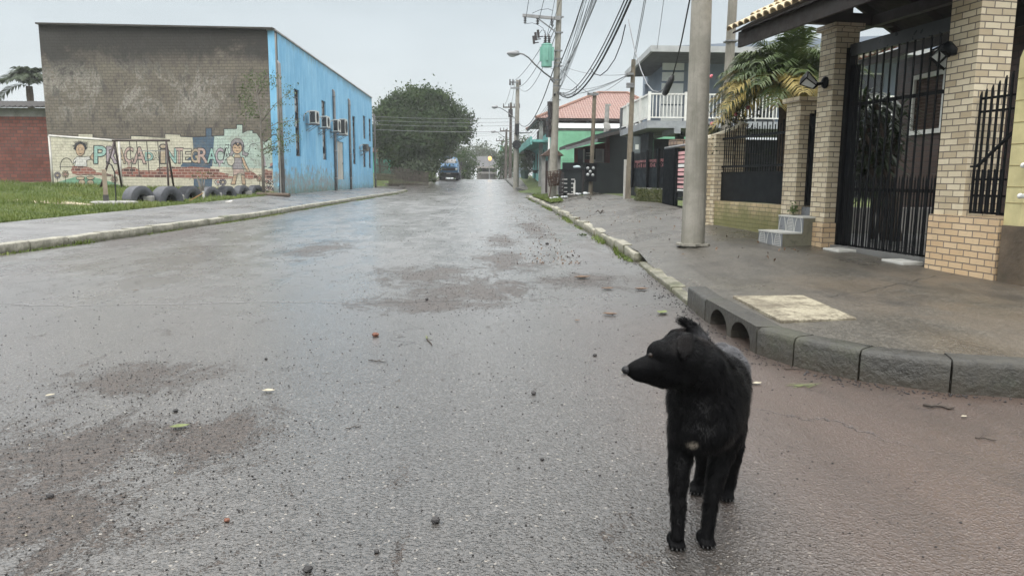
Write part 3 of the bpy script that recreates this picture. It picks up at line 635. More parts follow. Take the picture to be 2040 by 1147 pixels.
for k in range(40):                                   # faded scribbled marks over the mint part
    cx,cy=r_.uniform(1370,1840),r_.uniform(160,420)
    for q in line([(cx,cy),(cx+r_.uniform(-25,25),cy+r_.uniform(-20,20)),(cx+r_.uniform(-40,40),cy+r_.uniform(-30,30))],2.5): it.append(('grey',q,7))
for (cx,cy,c) in ((135,468,'grey'),(197,460,'tan'),(580,500,'tan'),(1390,520,'white'),(1428,522,'grey'),(1715,490,'tan')):
    for a in range(6): 
        e=oval(cx+15*math.cos(a*1.047),cy+15*math.sin(a*1.047),13,13,10); it.append((c,e,9)); it+= [('line',q,9.5) for q in ring(e,3)]
    it.append(('tan' if c=='grey' else 'coral',oval(cx,cy,9,9,10),10)); it+= [('line',q,8.5) for q in line([(cx,cy+25),(cx+2,cy+60)],4)]
mural('mural_background',it)
it=[]
for pts in ([(240,432),(250,402),(262,392),(285,398),(330,402),(392,405),(432,430),(440,446),(520,452),(572,466),(560,476),(500,470),(400,466),(290,468),(250,452)],[(578,438),(600,424),(640,418),(690,402),(740,404),(775,430),(905,430),(920,408),(960,402),(1004,404),(1004,484),(900,486),(700,478),(630,478),(590,458)],[(1008,400),(1130,406),(1180,400),(1300,410),(1400,422),(1400,444),(1475,458),(1470,476),(1545,480),(1500,494),(1380,500),(1180,492),(1008,486)],[(1592,450),(1610,436),(1650,436),(1695,465),(1700,490),(1640,500),(1590,488)],[(1738,432),(1770,420),(1780,432),(1816,434),(1814,505),(1765,496),(1738,470)]):
    it.append(pts)
m=MB()
for pts in it: m.prism([M3(x,y,.012) for x,y in pts],-sn*.002)
m.build('exposed_brick',brickmat('exposed_red_brick',(.30,.11,.08),(.05,.028,.024),(.36,.27,.22),.30,.135,.016),side)
# letters
def glyph(ch,off):
    cu=bpy.data.curves.new('t','FONT'); cu.body=ch; cu.offset=off; cu.resolution_u=4; ob=bpy.data.objects.new('t',cu); COL.objects.link(ob)
    dg=bpy.context.evaluated_depsgraph_get(); ev=ob.evaluated_get(dg); me=ev.to_mesh(); V=np.array([v.co for v in me.vertices]).reshape(-1,3); Fc=[tuple(p.vertices) for p in me.polygons]; ev.to_mesh_clear(); bpy.data.objects.remove(ob); bpy.data.curves.remove(cu); return V,Fc
LET=[('P',425,512,243,372,'teal'),('R',522,598,247,372,'mauve'),('A',600,664,262,372,'tan'),('Ç',660,724,252,395,'pink'),('A',728,824,252,374,'coral'),('D',822,880,290,352,'teal'),('A',882,926,286,345,'cream'),('i',944,976,232,370,'tan'),('N',984,1062,262,370,'teal'),('T',1058,1116,258,370,'pink'),('E',1116,1178,266,366,'cream'),('G',1180,1234,264,368,'tan'),('R',1234,1308,258,370,'pink'),('A',1306,1376,262,370,'teal'),('Ç',1372,1430,260,400,'mauve'),('Ã',1430,1488,234,370,'mint')]
m=MB(); 
for ch,x0,x1,y0,y1,c in LET:
    V0,_=glyph(ch,.0); lo,hi=V0.min(0),V0.max(0)
    for off,col,o in ((.050,'line',.014),(.014,c if c!='coral' else 'pink',.0165)):
        V,Fc=glyph(ch,off); 
        pts=[M3(x0+(v[0]-lo[0])/(hi[0]-lo[0])*(x1-x0),y1-(v[1]-lo[1])/(hi[1]-lo[1])*(y1-y0),o) for v in V]
        m.cur=PK.index(col); m.add(pts,Fc)
m.build('mural_lettering',PM,side)
# painted children
def child(name,items):
    out=[]
    for k,(c,pts,w) in enumerate(items):
        out.append((c,pts,10+k*.6)); 
        if w: out+= [('line',q,10.4+k*.6) for q in ring(pts,w)]
    return mural(name,out)
hair=[]; r_=random.Random(2)
for k in range(40):
    a=math.pi*(1.0+k/39*1.0); R_=r_.uniform(50,80) if k%2 else 42; hair.append((312+R_*1.02*math.cos(a),246+R_*.85*math.sin(a)))
hair+=[(365,262),(345,275),(280,275),(258,262)]
child('painted_boy',[('line',hair,0),('skin',oval(314,270,36,48),4),('white',[(285,325),(345,325),(385,318),(392,345),(362,352),(366,398),(268,398),(280,352),(255,385),(262,350)],4),('skin',[(392,320),(415,290),(425,310),(445,300),(432,322),(448,335),(425,338),(440,362),(415,352),(400,345)],4),('tan',oval(315,490,34,14),4),('tan',oval(392,488,30,14),4),('tan',oval(326,524,26,22),4),('tan',oval(392,524,26,20),4),('line',[(296,262),(304,262),(304,268),(296,268)],0),('line',[(324,262),(332,262),(332,268),(324,268)],0),('line',[(300,296),(326,298),(314,304)],0)])
child('painted_girl',[('grey',oval(1540,235,52,56)+[],4),('grey',[(1490,230),(1490,290),(1470,310),(1500,320),(1515,290)],4),('grey',[(1585,230),(1595,285),(1630,300),(1615,320),(1580,310)],4),('skin',oval(1540,258,38,42),4),('tan',[(1520,305),(1560,305),(1570,335),(1512,335)],3),('skin',[(1572,325),(1590,330),(1615,390),(1640,440),(1620,442),(1590,390)],4),('skin',[(1508,328),(1470,350),(1480,375),(1512,360)],4),('grey',[(1510,332),(1575,332),(1580,400),(1600,420),(1505,420)],4),('pink',[(1508,420),(1590,420),(1600,470),(1560,450),(1510,470)],3),('skin',[(1512,468),(1540,460),(1525,540),(1490,540)],4),('skin',[(1570,465),(1598,470),(1606,540),(1580,540)],4),('cream',oval(1490,355,32,38,14,.15,4),4),('line',oval(1523,252,5,4,8),0),('line',oval(1556,252,5,4,8),0),('line',[(1528,278),(1552,276),(1540,283)],0),('line',[(1500,232),(1530,205),(1545,235),(1560,205),(1582,235),(1565,225),(1545,244),(1525,226)],0)])
# ---- air conditioners hanging on the front wall
ACW=mat('off_white_casing',(.50,.50,.47),.5,.1,3,.05,40,dirt=(.20,.17,.13),dirtamt=.55,streak=1)
ACD=mat('dark_grille',(.03,.032,.034),.5)
aclab=['boxy air conditioner beside the tall window nearest the street corner','air conditioner mounted across the second tall window','small air conditioner left of the larger one above the pale door','largest air conditioner unit above the pale door','tiny dark air conditioner over the short window at the far end']
for i,(xa,xb,ya,yb,dp) in enumerate(((617,629,220,246,.36),(641,654,231,254,.34),(664,677,238,262,.34),(676,695,237,268,.42),(723,733,287,300,.36))):
    s0,z1=fs(xa,ya); _,z0=fs(xa,yb); q0=on_front(xa,(ya+yb)/2,.25); s0=float((q0-HA)@fu); z1=on_front(xa,ya,.25)[2]; z0=on_front(xa,yb,.25)[2]
    L=.86 if i<4 else .8; h=z1-z0
    t=thing('air_conditioner',aclab[i],'air conditioner',fu_o(s0+L/2,.35,z0),'air conditioners on the blue wall')
    m=MB(); m.para(fu_o(s0,.22,z0),fu*L,fn*dp,(0,0,h)); cs=m.build('casing',ACW if i<4 else mat('dirty_casing',(.14,.13,.10),.7),t,bevel=.015)
    m=MB(); m.para(fu_o(s0-.006,.22+.05,z0+.06),fu*.01,fn*(dp-.1),(0,0,h-.12)); m.build('side_grille',ACD,t)
    m=MB(); m.lathe([(.0,.0),(h*.36,0),(h*.38,.012),(h*.40,.0)],fu_o(s0+L*.42,.222+dp,z0+h/2),fn,18)
    for a in range(4): m.beam(fu_o(s0+L*.42,.232+dp,z0+h/2),fu_o(s0+L*.42+h*.36*math.cos(a*1.57),.232+dp,z0+h/2+h*.36*math.sin(a*1.57)),.012,.012,up=fn)
    m.build('fan_grille',ACD,t)
    for q in (.12,.8): m=MB(); m.para(fu_o(s0+L*q,.0,z0-.05),fu*.04,fn*(dp+.26),(0,0,.045)); m.beam(fu_o(s0+L*q+.02,.01,z0-.38),fu_o(s0+L*q+.02,dp+.15,z0-.05),.03,.03); m.build('bracket',STEEL,t)
    m=MB(); m.tube([fu_o(s0-.02,.3,z0+h*.7),fu_o(s0-.25,.22,z0+h*.9),fu_o(s0-.4,.06,z0+h*.6),fu_o(s0-.42,.03,z0+.1)],.03,6); m.build('hose',mat('hose_grey',(.30,.33,.36),.6),t,smooth=True)
# ---- red brick outbuilding at the far left
ob=thing('brick_outbuilding','low unplastered red brick building beside the mouldy wall','building',(-26,41,.7))
RB=brickmat('raw_red_brick',(.20,.06,.04),(.12,.04,.03),(.07,.045,.035),.34,.17,.02,.85,.02,patchy=.75)
q0=P(100,366,39.0); q1=P(-40,362,39.4); zt_=float(P(50,232,39)[2]); zr_=float(P(50,210,39)[2])
m=MB(); holewall(m,(q1[0]-4,39.4,0),(1,-.02,0),[(0,.3),(q0[0]-q1[0]+4.3,.3),(q0[0]-q1[0]+4.3,zt_),(0,zt_)],[],.25); m.build('wall',RB,ob)
m=MB(); m.para((q1[0]-4,39.37,zt_),(q0[0]-q1[0]+4.3,-.09,0),(0,.3,0),(0,0,zr_-zt_-.1)); m.build('ring_beam',CONC,ob)
m=MB(); n=90; x0=q1[0]-4.3; x1=q0[0]+.3; V=[]
for i in range(n+1):
    x=x0+(x1-x0)*i/n; zz=zr_-.06+.035*math.sin(i*math.pi/1.5)
    V+=[(x,38.95-(x-x0)*.02,zz),(x,46,zz+.9),(x,46,zz+.86),(x,38.95-(x-x0)*.02,zz-.04)]
m.add(V,[(i*4+a,i*4+(a+1)%4,i*4+4+(a+1)%4,i*4+4+a) for i in range(n) for a in range(4)]); m.build('corrugated_roof',mat('old_fibre_sheet',(.05,.047,.045),.85),ob)
# ---- playground
WPIPE=mat('worn_white_pipe',(.46,.45,.42),.5,.15,5,.1,30,dirt=(.20,.14,.09),dirtamt=.6); DPIPE=mat('dark_red_pipe',(.05,.034,.032),.5,.3,6,.1,30,dirt=(.03,.03,.03),dirtamt=.7)
def gl(px,py,guess=34):      # lawn point under a pixel
    y=guess
    for _ in range(30):
        q=P(px,py,y); zz=float(zl(q[0],q[1])); y=float(G(px,py,zz)[1])*.5+y*.5; y=min(max(y,8),36)
    q=P(px,py,y); q[2]=float(zl(q[0],q[1])); return q
t_=P(105,374,34.9); t=thing('goal_frame','white pipe goal frame standing in front of the mural','goal frame',t_)
m=MB(); a0=P(106,374,34.9); a1=P(98,271,34.9); b0=P(242,381,34.5); b1=P(238,281,34.5); a1[0]=a0[0]=(a0[0]+a1[0])/2; b1[0]=b0[0]=(b0[0]+b1[0])/2
m.cyl(a0-(0,0,.3),a1,.05,n=8); m.build('post',WPIPE,t,smooth=True); m=MB(); m.cyl(b0-(0,0,.3),b1,.05,n=8); m.build('post',WPIPE,t,smooth=True); m=MB(); m.cyl(a1,b1,.055,n=8); m.build('crossbar',WPIPE,t,smooth=True)
sw=thing('swing_set','dark pipe swing set with bare hanging chains in front of the mural','swing set',P(230,375,33.6))
ap=P(228,282,33.6); ap2=P(331,279,33.6); ap2[2]=ap[2]+.02
for a,pts in ((ap,((197,374,33.2),(243,372,34.4))),(ap2,((336,381,33.2),(347,372,34.4)))):
    for q in pts: e=P(*q); m=MB(); m.cyl(a,e-(0,0,.2),.045,n=8); m.build('leg',DPIPE,sw,smooth=True)
m=MB(); m.cyl(ap+(-.1,0,.04),ap2+(.15,0,.04),.042,n=8); m.build('top_bar',DPIPE,sw,smooth=True)
for px,yl in ((258,350),(272,352),(292,346),(314,343)):
    f=(px-228)/(331-228); a=ap+(ap2-ap)*f; e=P(px+2,yl,33.6); e[0]=a[0]+.02; e[1]=a[1]; m=MB(); m.cyl(a,e,.018,n=5); m.build('chain',mat('chain_metal',(.06,.055,.05),.6),sw)
m=MB(); m.box(((ap+(ap2-ap)*.72)+np.array([0,-.02,-.42])),(1.1,.03,.03)); m.build('spreader_bar',STEEL,sw)
WOODP=mat('grey_timber',(.26,.215,.16),.8,.25,4,.4,25,dirt=(.08,.065,.05),dirtamt=.6)
wp=gl(212,407,22); t=thing('timber_post','squared grey timber post set in a round concrete footing','post',wp)
top=P(212,338,wp[1]); m=MB(); m.box((wp[0],wp[1],wp[2]-.1),(.11,.11,top[2]-wp[2]+.1),.4); m.build('post',WOODP,t)
m=MB(); m.box((wp[0],wp[1],wp[2]+.05),(.14,.14,.22),.4); m.build('metal_sleeve',mat('dark_sleeve',(.05,.048,.045),.5),t)
m=MB(); m.lathe([(.62,-.08),(.62,.06),(.55,.09),(0,.10)],(wp[0]+.2,wp[1]+.05,wp[2]),n=20); m.build('footing',CONC,t,smooth=False)
m=MB(); m.tube([wp+(.32,-.1,.0),wp+(.34,-.1,.9),wp+(.27,-.1,1.1),wp+(.12,-.1,1.2)],.018,5); m.build('bent_wire',DARK,t)
RUB=mat('old_rubber',(.055,.058,.066),.55,.25,8,.15,40,dirt=(.09,.09,.095),dirtamt=.6)
tl=['first large half buried tyre nearest the timber post','second large half buried tyre from the timber post','third half buried tyre with grooved tread','half buried tyre behind the bare sapling','half buried tyre with deep grooves right of the sapling','half buried tyre second nearest the young tree','half buried tyre against the young tree trunk']
for i,(px,py,w_) in enumerate(((268,401,49),(326,402,50),(371,396,41),(412,394,35),(446,391,33),(477,388,30),(505,386,28))):
    g=gl(px,py,26); d=w_/1480*g[1]; Rr=d*.60; t=thing('half_buried_tyre',tl[i],'tyre',g,'half buried tyres on the lawn')
    ax=unit((.92,-.40+.03*(i%3),.03)); hw=d*.27; c=g+np.array([0,.3,.0]); gv=(i in (2,4)); pr=[(Rr*.46,-hw*.8),(Rr*.62,-hw),(Rr*.9,-hw),(Rr*.97,-hw*.9)]
    for k in range(-3,4):
        z=k/3*hw*.8; pr+=[(Rr,z-.02),(Rr,z+.02)] if not gv else [(Rr,z-.025),(Rr-.03,z-.018),(Rr-.03,z+.018),(Rr,z+.025)]
    pr+=[(Rr*.97,hw*.9),(Rr*.9,hw),(Rr*.62,hw),(Rr*.46,hw*.8)]
    m=MB(); m.lathe(pr,c,ax,30); 
    m.f=[f for f in m.f if len(f)==4]; m.mi=m.mi[:len(m.f)]; 
    k0=len(pr)-1; n=30; 
    for j in range(n): m.f.append([k0*n+j,k0*n+(j+1)%n,(j+1)%n,j]); m.mi.append(0)
    sm(m.build('tread_and_sidewall',RUB,t),35)
    m=MB(); m.lathe([(0,-hw*.55),(Rr*.6,-hw*.5),(Rr*.6,-hw*.3),(0,-hw*.25)],c,ax,16); m.build('shade_fill',mat('tyre_hole_shade',(.012,.011,.009),.95),t)  # near-black disc stands in for the shade inside the tyre hole
# ---- leaf helpers
def leafmat(name,cols,sc=1.5,rough=.55,trans=.25):
    m,nt,b=newmat(name); p=nt.pos(); n=nt.noise(p,sc,4,.7); n2=nt.noise(p,sc*6,3,.7)
    c=nt.ramp(nt.m('ADD',nt.m('MULTIPLY',n,.7),nt.m('MULTIPLY',n2,.3)),[(.30+.4*i/(len(cols)-1),cc) for i,cc in enumerate(cols)])
    nt.put(b.inputs['Base Color'],c); b.inputs['Roughness'].default_value=rough; b.inputs['Specular IOR Level'].default_value=.35
    t=nt.new('ShaderNodeBsdfTranslucent'); nt.put(t.inputs[0],c); mx=nt.new('ShaderNodeMixShader'); mx.inputs[0].default_value=trans
    nt.l.new(b.outputs[0],mx.inputs[1]); nt.l.new(t.outputs[0],mx.inputs[2]); nt.l.new(mx.outputs[0],nt.n['Material Output'].inputs[0]); MATS[name]=m; return m
def leaf_quads(C,size,rg,up=.3,aspect=.55,outward=None):
    n=len(C); d=rg.normal(size=(n,3)); d[:,2]-=up*.4; d/=np.linalg.norm(d,axis=1,keepdims=True)
    nr=rg.normal(size=(n,3)); nr[:,2]+=up*2
    if outward is not None: nr+=outward*1.2
    s=np.cross(d,nr); s/=np.linalg.norm(s,axis=1,keepdims=True)+1e-9; L=size*rg.uniform(.6,1.35,(n,1)); a=C-d*L*.5; b=C+d*L*.5; mdl=C+nr/np.linalg.norm(nr,axis=1,keepdims=True)*L*.12; w_=s*L*aspect*.5
    V=np.stack([a,mdl+w_,b,mdl-w_],1).reshape(-1,3); return V,np.arange(4*n).reshape(n,4)
def crown_pts(lobes,nclump,per,rg,spread,shell=.55):
    C=[];O=[]
    wts=np.array([l[1][0]*l[1][1]*l[1][2] for l in lobes])**.67; wts/=wts.sum()
    for (c,r),k in zip(lobes,(wts*nclump).astype(int)+1):
        d=rg.normal(size=(k,3)); d/=np.linalg.norm(d,axis=1,keepdims=True); rad=(shell+(1-shell)*rg.random((k,1)))*(1+.12*rg.normal(size=(k,1))); p=np.array(c)+d*rad*np.array(r)
        for j in range(k):
            m_=int(per*rg.uniform(.5,1.5)); C.append(p[j]+rg.normal(size=(m_,3))*spread*rg.uniform(.6,1.3)); O.append(np.repeat(d[j:j+1],m_,0))
    return np.concatenate(C),np.concatenate(O)
BARK=mat('brown_bark',(.085,.065,.048),.9,.3,6,.8,18); PALEBARK=mat('grey_bark',(.15,.135,.115),.9,.3,6,.6,20)
def tree(name,label,base,top,lobes,nclump,per,size,spread,lm,seed,cat='tree',trunk_r=.25,bark=None,shell=.5,group=None,limbs=6):
    rg=np.random.default_rng(seed); t=thing(name,label,cat,base,group); base=np.array(base,float)
    C,O=crown_pts(lobes,nclump,per,rg,spread,shell); V,Fc=leaf_quads(C,size,rg,outward=O); link_mesh('crown',V,Fc,lm,t)
    m=MB(); tp=np.array(top,float); mid=(base+tp)/2+np.array([rg.normal()*.12,rg.normal()*.12,0]); m.tube([base-(0,0,.2),mid,tp],[trunk_r,trunk_r*.8,trunk_r*.55],9)
    for l in lobes[:limbs*2]:
        e=np.array(l[0])+rg.normal(size=3)*.2; s_=mid+(tp-mid)*rg.uniform(.2,1); m.tube([s_,(s_+e)/2+rg.normal(size=3)*.15,e],[trunk_r*.5,trunk_r*.3,trunk_r*.12],6)
    m.build('trunk',bark or BARK,t,smooth=True); return t
# young tree in front of the mural
LY=leafmat('young_leaf',[(.05,.075,.022),(.075,.11,.035),(.12,.15,.05)],3)
b_=P(525,386,33.4); tp=P(519,232,33.4); 
t=thing('young_tree','slender young tree with sparse feathery leaves before the mural corner','tree',b_); rg=np.random.default_rng(3)
m=MB(); pts=[b_-(0,0,.2),P(524,330,33.4),P(521,280,33.4),tp,P(512,185,33.3),P(508,160,33.3)]; m.tube(pts,[.075,.065,.055,.045,.03,.012],7); CL=[]
for (sx,sy,ex,ey,dy) in ((521,290,560,262,-.3),(520,262,585,240,-.5),(519,245,580,180,-.4),(521,300,588,272,-.6),(518,225,480,200,.3),(515,200,482,178,.3),(513,190,545,160,0),(519,235,490,225,-.3),(522,300,548,300,.2),(512,185,530,150,.3),(522,310,575,290,-.5),(510,170,495,155,.2)):
    s_=P(sx,sy,33.4); e=P(ex,ey,33.4+dy); md=(s_+e)/2+np.array([0,0,.12]); m.tube([s_,md,e],[.022,.015,.006],5)
    for k in range(26):
        f=rg.uniform(.35,1.08); q=s_+(e-s_)*f+np.array([0,0,.25*f*(1-f)])+rg.normal(size=3)*np.array([.2,.2,.13])
        for j in range(5): CL.append(q+rg.normal(size=3)*.075)
m.build('trunk',PALEBARK,t,smooth=True); V,Fc=leaf_quads(np.array(CL),.105,rg,up=.8,aspect=.42); link_mesh('crown',V,Fc,LY,t)
# bare sapling with a white stake
g=gl(400,396,24); t=thing('bare_sapling','bare forked sapling beside a short white stake','sapling',g); m=MB()
for e in ((392,350),(402,345),(408,352),(397,360)): q=P(e[0],e[1],g[1]); m.tube([g-(0,0,.1),g+(q-g)*.5+(.03,0,0),q],[.035,.025,.008],5)
m.build('stem',PALEBARK,t,smooth=True)
C=np.concatenate([P(e[0],e[1],g[1])+rg.normal(size=(22,3))*.12 for e in ((392,352),(402,347),(408,355))]); V,Fc=leaf_quads(C,.07,rg); link_mesh('leaves',V,Fc,LY,t)
g=gl(406,399,23.5); m=MB(); m.box(g-(0,0,.1),(.07,.04,.42)); tag(m.build('stake',WPIPE),'short white wooden stake on the lawn by the bare sapling','stake')
g=gl(392,402,23.5); m=MB(); m.beam(g+(-.25,0,.03),g+(.2,.1,.3),.035,.03); tag(m.build('fallen_stick',mat('orange_stick',(.34,.20,.09),.8)),'pale orange stick leaning in the grass near the white stake','stick')
g=gl(548,391,30); m=MB(); m.cyl(g+(-.8,.1,.07),g+(.7,-.25,.06),.1,.085,9); tag(sm(m.build('log',BARK)),'dark log lying in the grass beside the last tyre','log')
g=gl(456,405,25); m=MB(); m.prism([g+q for q in ((-.12,0,.02),(.1,-.05,.02),(.13,.08,.06),(-.05,.12,.03))],(0,0,.05)); tag(m.build('white_litter',WPIPE),'crumpled white litter in the grass near the pavement','litter')
for i,(px,py,lb) in enumerate(((297,401,'pale rubble block between the first two large tyres'),(358,398,'rubble block beside the second large tyre'),(494,388,'rubble block before the tyre at the young tree'),(433,393,'rubble block between the sapling and a grooved tyre'))):
    g=gl(px,py,26); m=MB(); m.box(g-(0,0,.05),(.3,.22,.22),.3*i); o=m.build('rubble_block',CONC,bevel=.03); tag(o,lb,'rubble','rubble blocks among the tyres')
g=gl(20,400,22); m=MB(); rr=random.Random(1); m.lathe([(1.5,-.03),(1.4,.0),(.6,.012),(0,.015)],g,n=24); 
for i,v in enumerate(m.v): m.v[i]=(g[0]+(v[0]-g[0])*1.5*rr.uniform(.9,1.1),g[1]+(v[1]-g[1])*.5*rr.uniform(.8,1.1),v[2])
m.v=[(x,y,float(zl(x,y))+.02+(z-g[2])) for x,y,z in m.v]; o=m.build('bare_sand',mat('pale_sand',(.36,.30,.22),.9,.2,6,.3,60),smooth=True); o['kind']='structure'
# ---- grass blades
def grass(name,n,fx,seed,hgt,mt):
    rg=np.random.default_rng(seed); B=fx(rg,n); n=len(B); a=rg.uniform(0,6.28,n); h=hgt*rg.uniform(.4,1.5,n)*(.6+.8*(np.sin(B[:,0]*1.3)+np.sin(B[:,1]*.9+2)>.2)); w_=.012+.006*rg.random(n); ln=rg.uniform(.2,.9,n)*h
    s=np.stack([np.cos(a)*w_,np.sin(a)*w_,0*a],1); tip=B+np.stack([np.cos(a+1.5)*ln,np.sin(a+1.5)*ln,h],1)
    V=np.stack([B-s,B+s,tip],1).reshape(-1,3); o=link_mesh(name,V,np.arange(3*n).reshape(n,3),mt); o['kind']='stuff'; return o
GB=leafmat('grass_blade',[(.06,.09,.018),(.11,.15,.032),(.19,.205,.06)],.6,.6,.35)
def lawn(rg,n):
    y=rg.uniform(0,1,n)**1.3*23+12.5; x=-9.42-rg.uniform(0,1,n)**1.2*np.minimum(14,y*.62-3.5); ok=(y<35.9-.1*x*0); x,y=x[ok],y[ok]
    edge=np.interp(y,[14.7,20,35],[-9.38,-9.33,-9.5])+.12*np.sin(y*3)+.1*np.sin(y*7.3); ok=x<edge; x,y=x[ok],y[ok]; return np.stack([x,y,zl(x,y)-.01],1)
tag(grass('lawn_grass',70000,lawn,5,.10,GB),'short patchy green grass of the playground lawn','grass')
def kerbgrass(rg,n):
    i=rg.integers(6,len(KL)-1,n); f=rg.random(n)[:,None]; q=KL[i]*(1-f)+KL[np.minimum(i+1,len(KL)-1)]*f; keep=(np.sin(q[:,1]*1.7)+np.sin(q[:,1]*.63+1)+rg.normal(size=n)*.5)>-.2; q=q[keep]
    return np.stack([q[:,0]+.01+np.abs(rg.normal(size=len(q)))*.05,q[:,1],zr(q[:,1])],1)
tag(grass('kerb_weeds',7000,kerbgrass,6,.055,GB),'low weeds growing along the foot of the left kerb','weeds')
# ================================================================= RIGHT SIDE
fd=unit((-.148,1,0)); fi=np.array([fd[1],-fd[0],0]); FO=np.array([4.83,7.87,0.])     # along the fence (away), inward
def FP(px,py,off=0.): return PLN(px,py,FO+fi*off,fi)
def at(a,off,z): return FO+fd*a+fi*off+np.array([0,0,z])
def al(px,py=400,off=0.): return float((FP(px,py,off)-FO)@fd)
def gz(a,off=-.1):
    q=at(a,off,0); return float(zs(q[0],q[1]))
CB1,CB2,CBM=(.37,.30,.195),(.58,.51,.37),(.13,.11,.09)
BRC=brickmat('cream_facing_brick',CB1,CB2,CBM,.185,.0665,.0065,.7,.012,patchy=.25)
BRL=brickmat('warm_cream_brick',(.48,.35,.21),(.55,.43,.27),CBM,.185,.0665,.0065,.7,.012,patchy=.4,moss=(.62,.02))
BRP=brickmat('warm_plinth_brick',(.47,.33,.19),(.54,.41,.26),CBM,.185,.0665,.0065,.7,.012,patchy=.4)
BLK=mat('black_gate_paint',(.0022,.003,.004),.5,.2,5,.05,60,spec=.14); BLK2=mat('black_sheet_steel',(.003,.0045,.006),.5,.2,2,.04,20,spec=.14)
WPAINT=mat('white_paint',(.66,.66,.63),.45,.08,3,.05,40,dirt=(.3,.28,.24),dirtamt=.35)
BRN=mat('dark_stained_timber',(.014,.0085,.0065),.6,.3,4,.25,25); MOSSC=mat('rough_mossy_concrete',(.13,.125,.09),.9,.4,5,.9,18,dirt=(.025,.024,.016),dirtamt=.9,dscale=5)
def pillar(mb,a0,a1,o0,o1,z0,z1): mb.para(at(a0,o0,z0),fd*(a1-a0),fi*(o1-o0),(0,0,z1-z0))
aL=al(1638,487); aM=al(1581,440); aK=al(1419,437)
fence=thing('brick_front_wall','cream facing brick garden wall with three tall square pillars','wall',at(3.0,.15,.2))
def pil(name,a,w,z0,z1,lab=None,pl=None,off=0):
    m=MB(); pillar(m,a,a+w,off,off+w,z0-.25,z1); o=m.build(name,BRC,fence,bevel=.004)
    if lab: o['label']=lab
    if pl:
        m=MB(); pillar(m,a-.03,a+w+.03,off-.035,off+w+.03,z0-.25,z0+pl); m.build('plinth',BRP,o)
    return o
pil('pillar',aL,.34,gz(aL),3.10,'pillar carrying the gate roof beside the steps',.32)
m=MB(); pillar(m,aL-.04,aL+.38,-.05,.38,3.10,3.165); m.build('pillar_cap',BRC,fence)
zM=float(FP(1581,205)[2]); pil('pillar',aM,.36,gz(aM),zM,'medium pillar between panel and pedestrian gate')
m=MB(); pillar(m,aM-.04,aM+.40,-.05,.40,zM,zM+.065); m.build('pillar_cap',BRC,fence)
zK=float(FP(1419,268)[2]); pil('pillar',aK,.34,gz(aK),zK)
zb=.78; m=MB(); m.para(at(aM+.36,.03,.1),fd*(aK-aM-.36),fi*.22,(0,0,zb-.1)); m.build('low_wall',BRL,fence)
# right pillar on its plinth
aR=-.38; m=MB(); pillar(m,aR,aR+.40,.02,.42,.80,3.4); m.build('pillar',BRC,fence,bevel=.004)['label']='tallest pillar standing on the warm brick plinth at the right'
pl=MB(); pillar(pl,-.90,.02,-.035,.45,.02,.80); pl.build('plinth_wall',BRP,fence)
# coping wall inside pillar K
m=MB(); Yk=at(aK,.3,0)[1]+.1; top=[(1408,277),(1425,272),(1445,265),(1462,259),(1474,252),(1480,246),(1487,249)]
tp=[P(x,y,Yk) for x,y in top]; bt=[np.array([p[0],p[1],.3]) for p in tp]
m.prism(tp+bt[::-1],(0,.16,0)); inner=m.build('side_wall',BRC,fence)
m=MB(); 
for i in range(26):
    f=i/25*(len(tp)-1); k=min(int(f),len(tp)-2); q=tp[k]+(tp[k+1]-tp[k])*(f-k); d=unit(tp[k+1]-tp[k]); m.lathe([(.045,-.035),(.05,.035)],q+np.array([0,.08,.0]),d,8)
m.build('tile_coping',mat('pale_coping_tile',(.52,.48,.38),.75,.3,8,.3,30,dirt=(.12,.11,.08),dirtamt=.6),inner)
# barred panel between K and M
pn=thing('fence_panel','black metal fence panel of upright bars over a solid sheet on the mossy brick wall','fence panel',at((aM+aK)/2,.14,zb))
a0,a1=aM+.37,aK-.01
zt0=1.98; m=MB(); m.para(at(a0,.13,zb+.01),fd*(a1-a0),fi*.012,(0,0,.46)); m.build('solid_sheet',BLK2,pn)
m=MB()
for z in (zb+.47,1.36,1.84): m=MB(); m.para(at(a0,.12,z),fd*(a1-a0),fi*.035,(0,0,.035)); m.build('rail',BLK,pn)
n=int((a1-a0)/.078)
for k in range(n+1):
    a=a0+(a1-a0-.02)*k/n; m=MB(); m.para(at(a,.155,zb+.02),fd*.013,fi*.012,(0,0,zt0-zb+.06*((k%2)==0))); v=m.v[-4:]; m.build('bar',BLK,pn)
# pedestrian gate
g=thing('pedestrian_gate','narrow black barred pedestrian gate at the top of the tiled steps','gate',at((aM+aL)/2,.15,.8))
b0,b1=aL+.35,aM-.01; zg1=2.08
m=MB(); 
for (a,w_) in ((b0,.045),(b1-.045,.045)): m.para(at(a,.14,.80),fd*w_,fi*.045,(0,0,zg1-.8))
m.para(at(b0+.045,.142,.80),fd*(b1-b0-.09),fi*.04,(0,0,.04)); m.para(at(b0+.045,.142,zg1-.2),fd*(b1-b0-.09),fi*.04,(0,0,.04)); m.build('frame',BLK,g)
m=MB(); m.para(at(b1-.2,.15,.84),fd*.15,fi*.02,(0,0,1.2)); m.para(at(b0+.045,.165,.84),fd*(b1-b0-.1),fi*.006,(0,0,.42)); m.build('lock_panel',BLK2,g)
for k in range(5): m=MB(); m.para(at(b0+.07+(b1-b0-.14)*k/5,.15,.84),fd*.018,fi*.018,(0,0,zg1-.8+.05*(k%2))); m.build('bar',BLK,g)
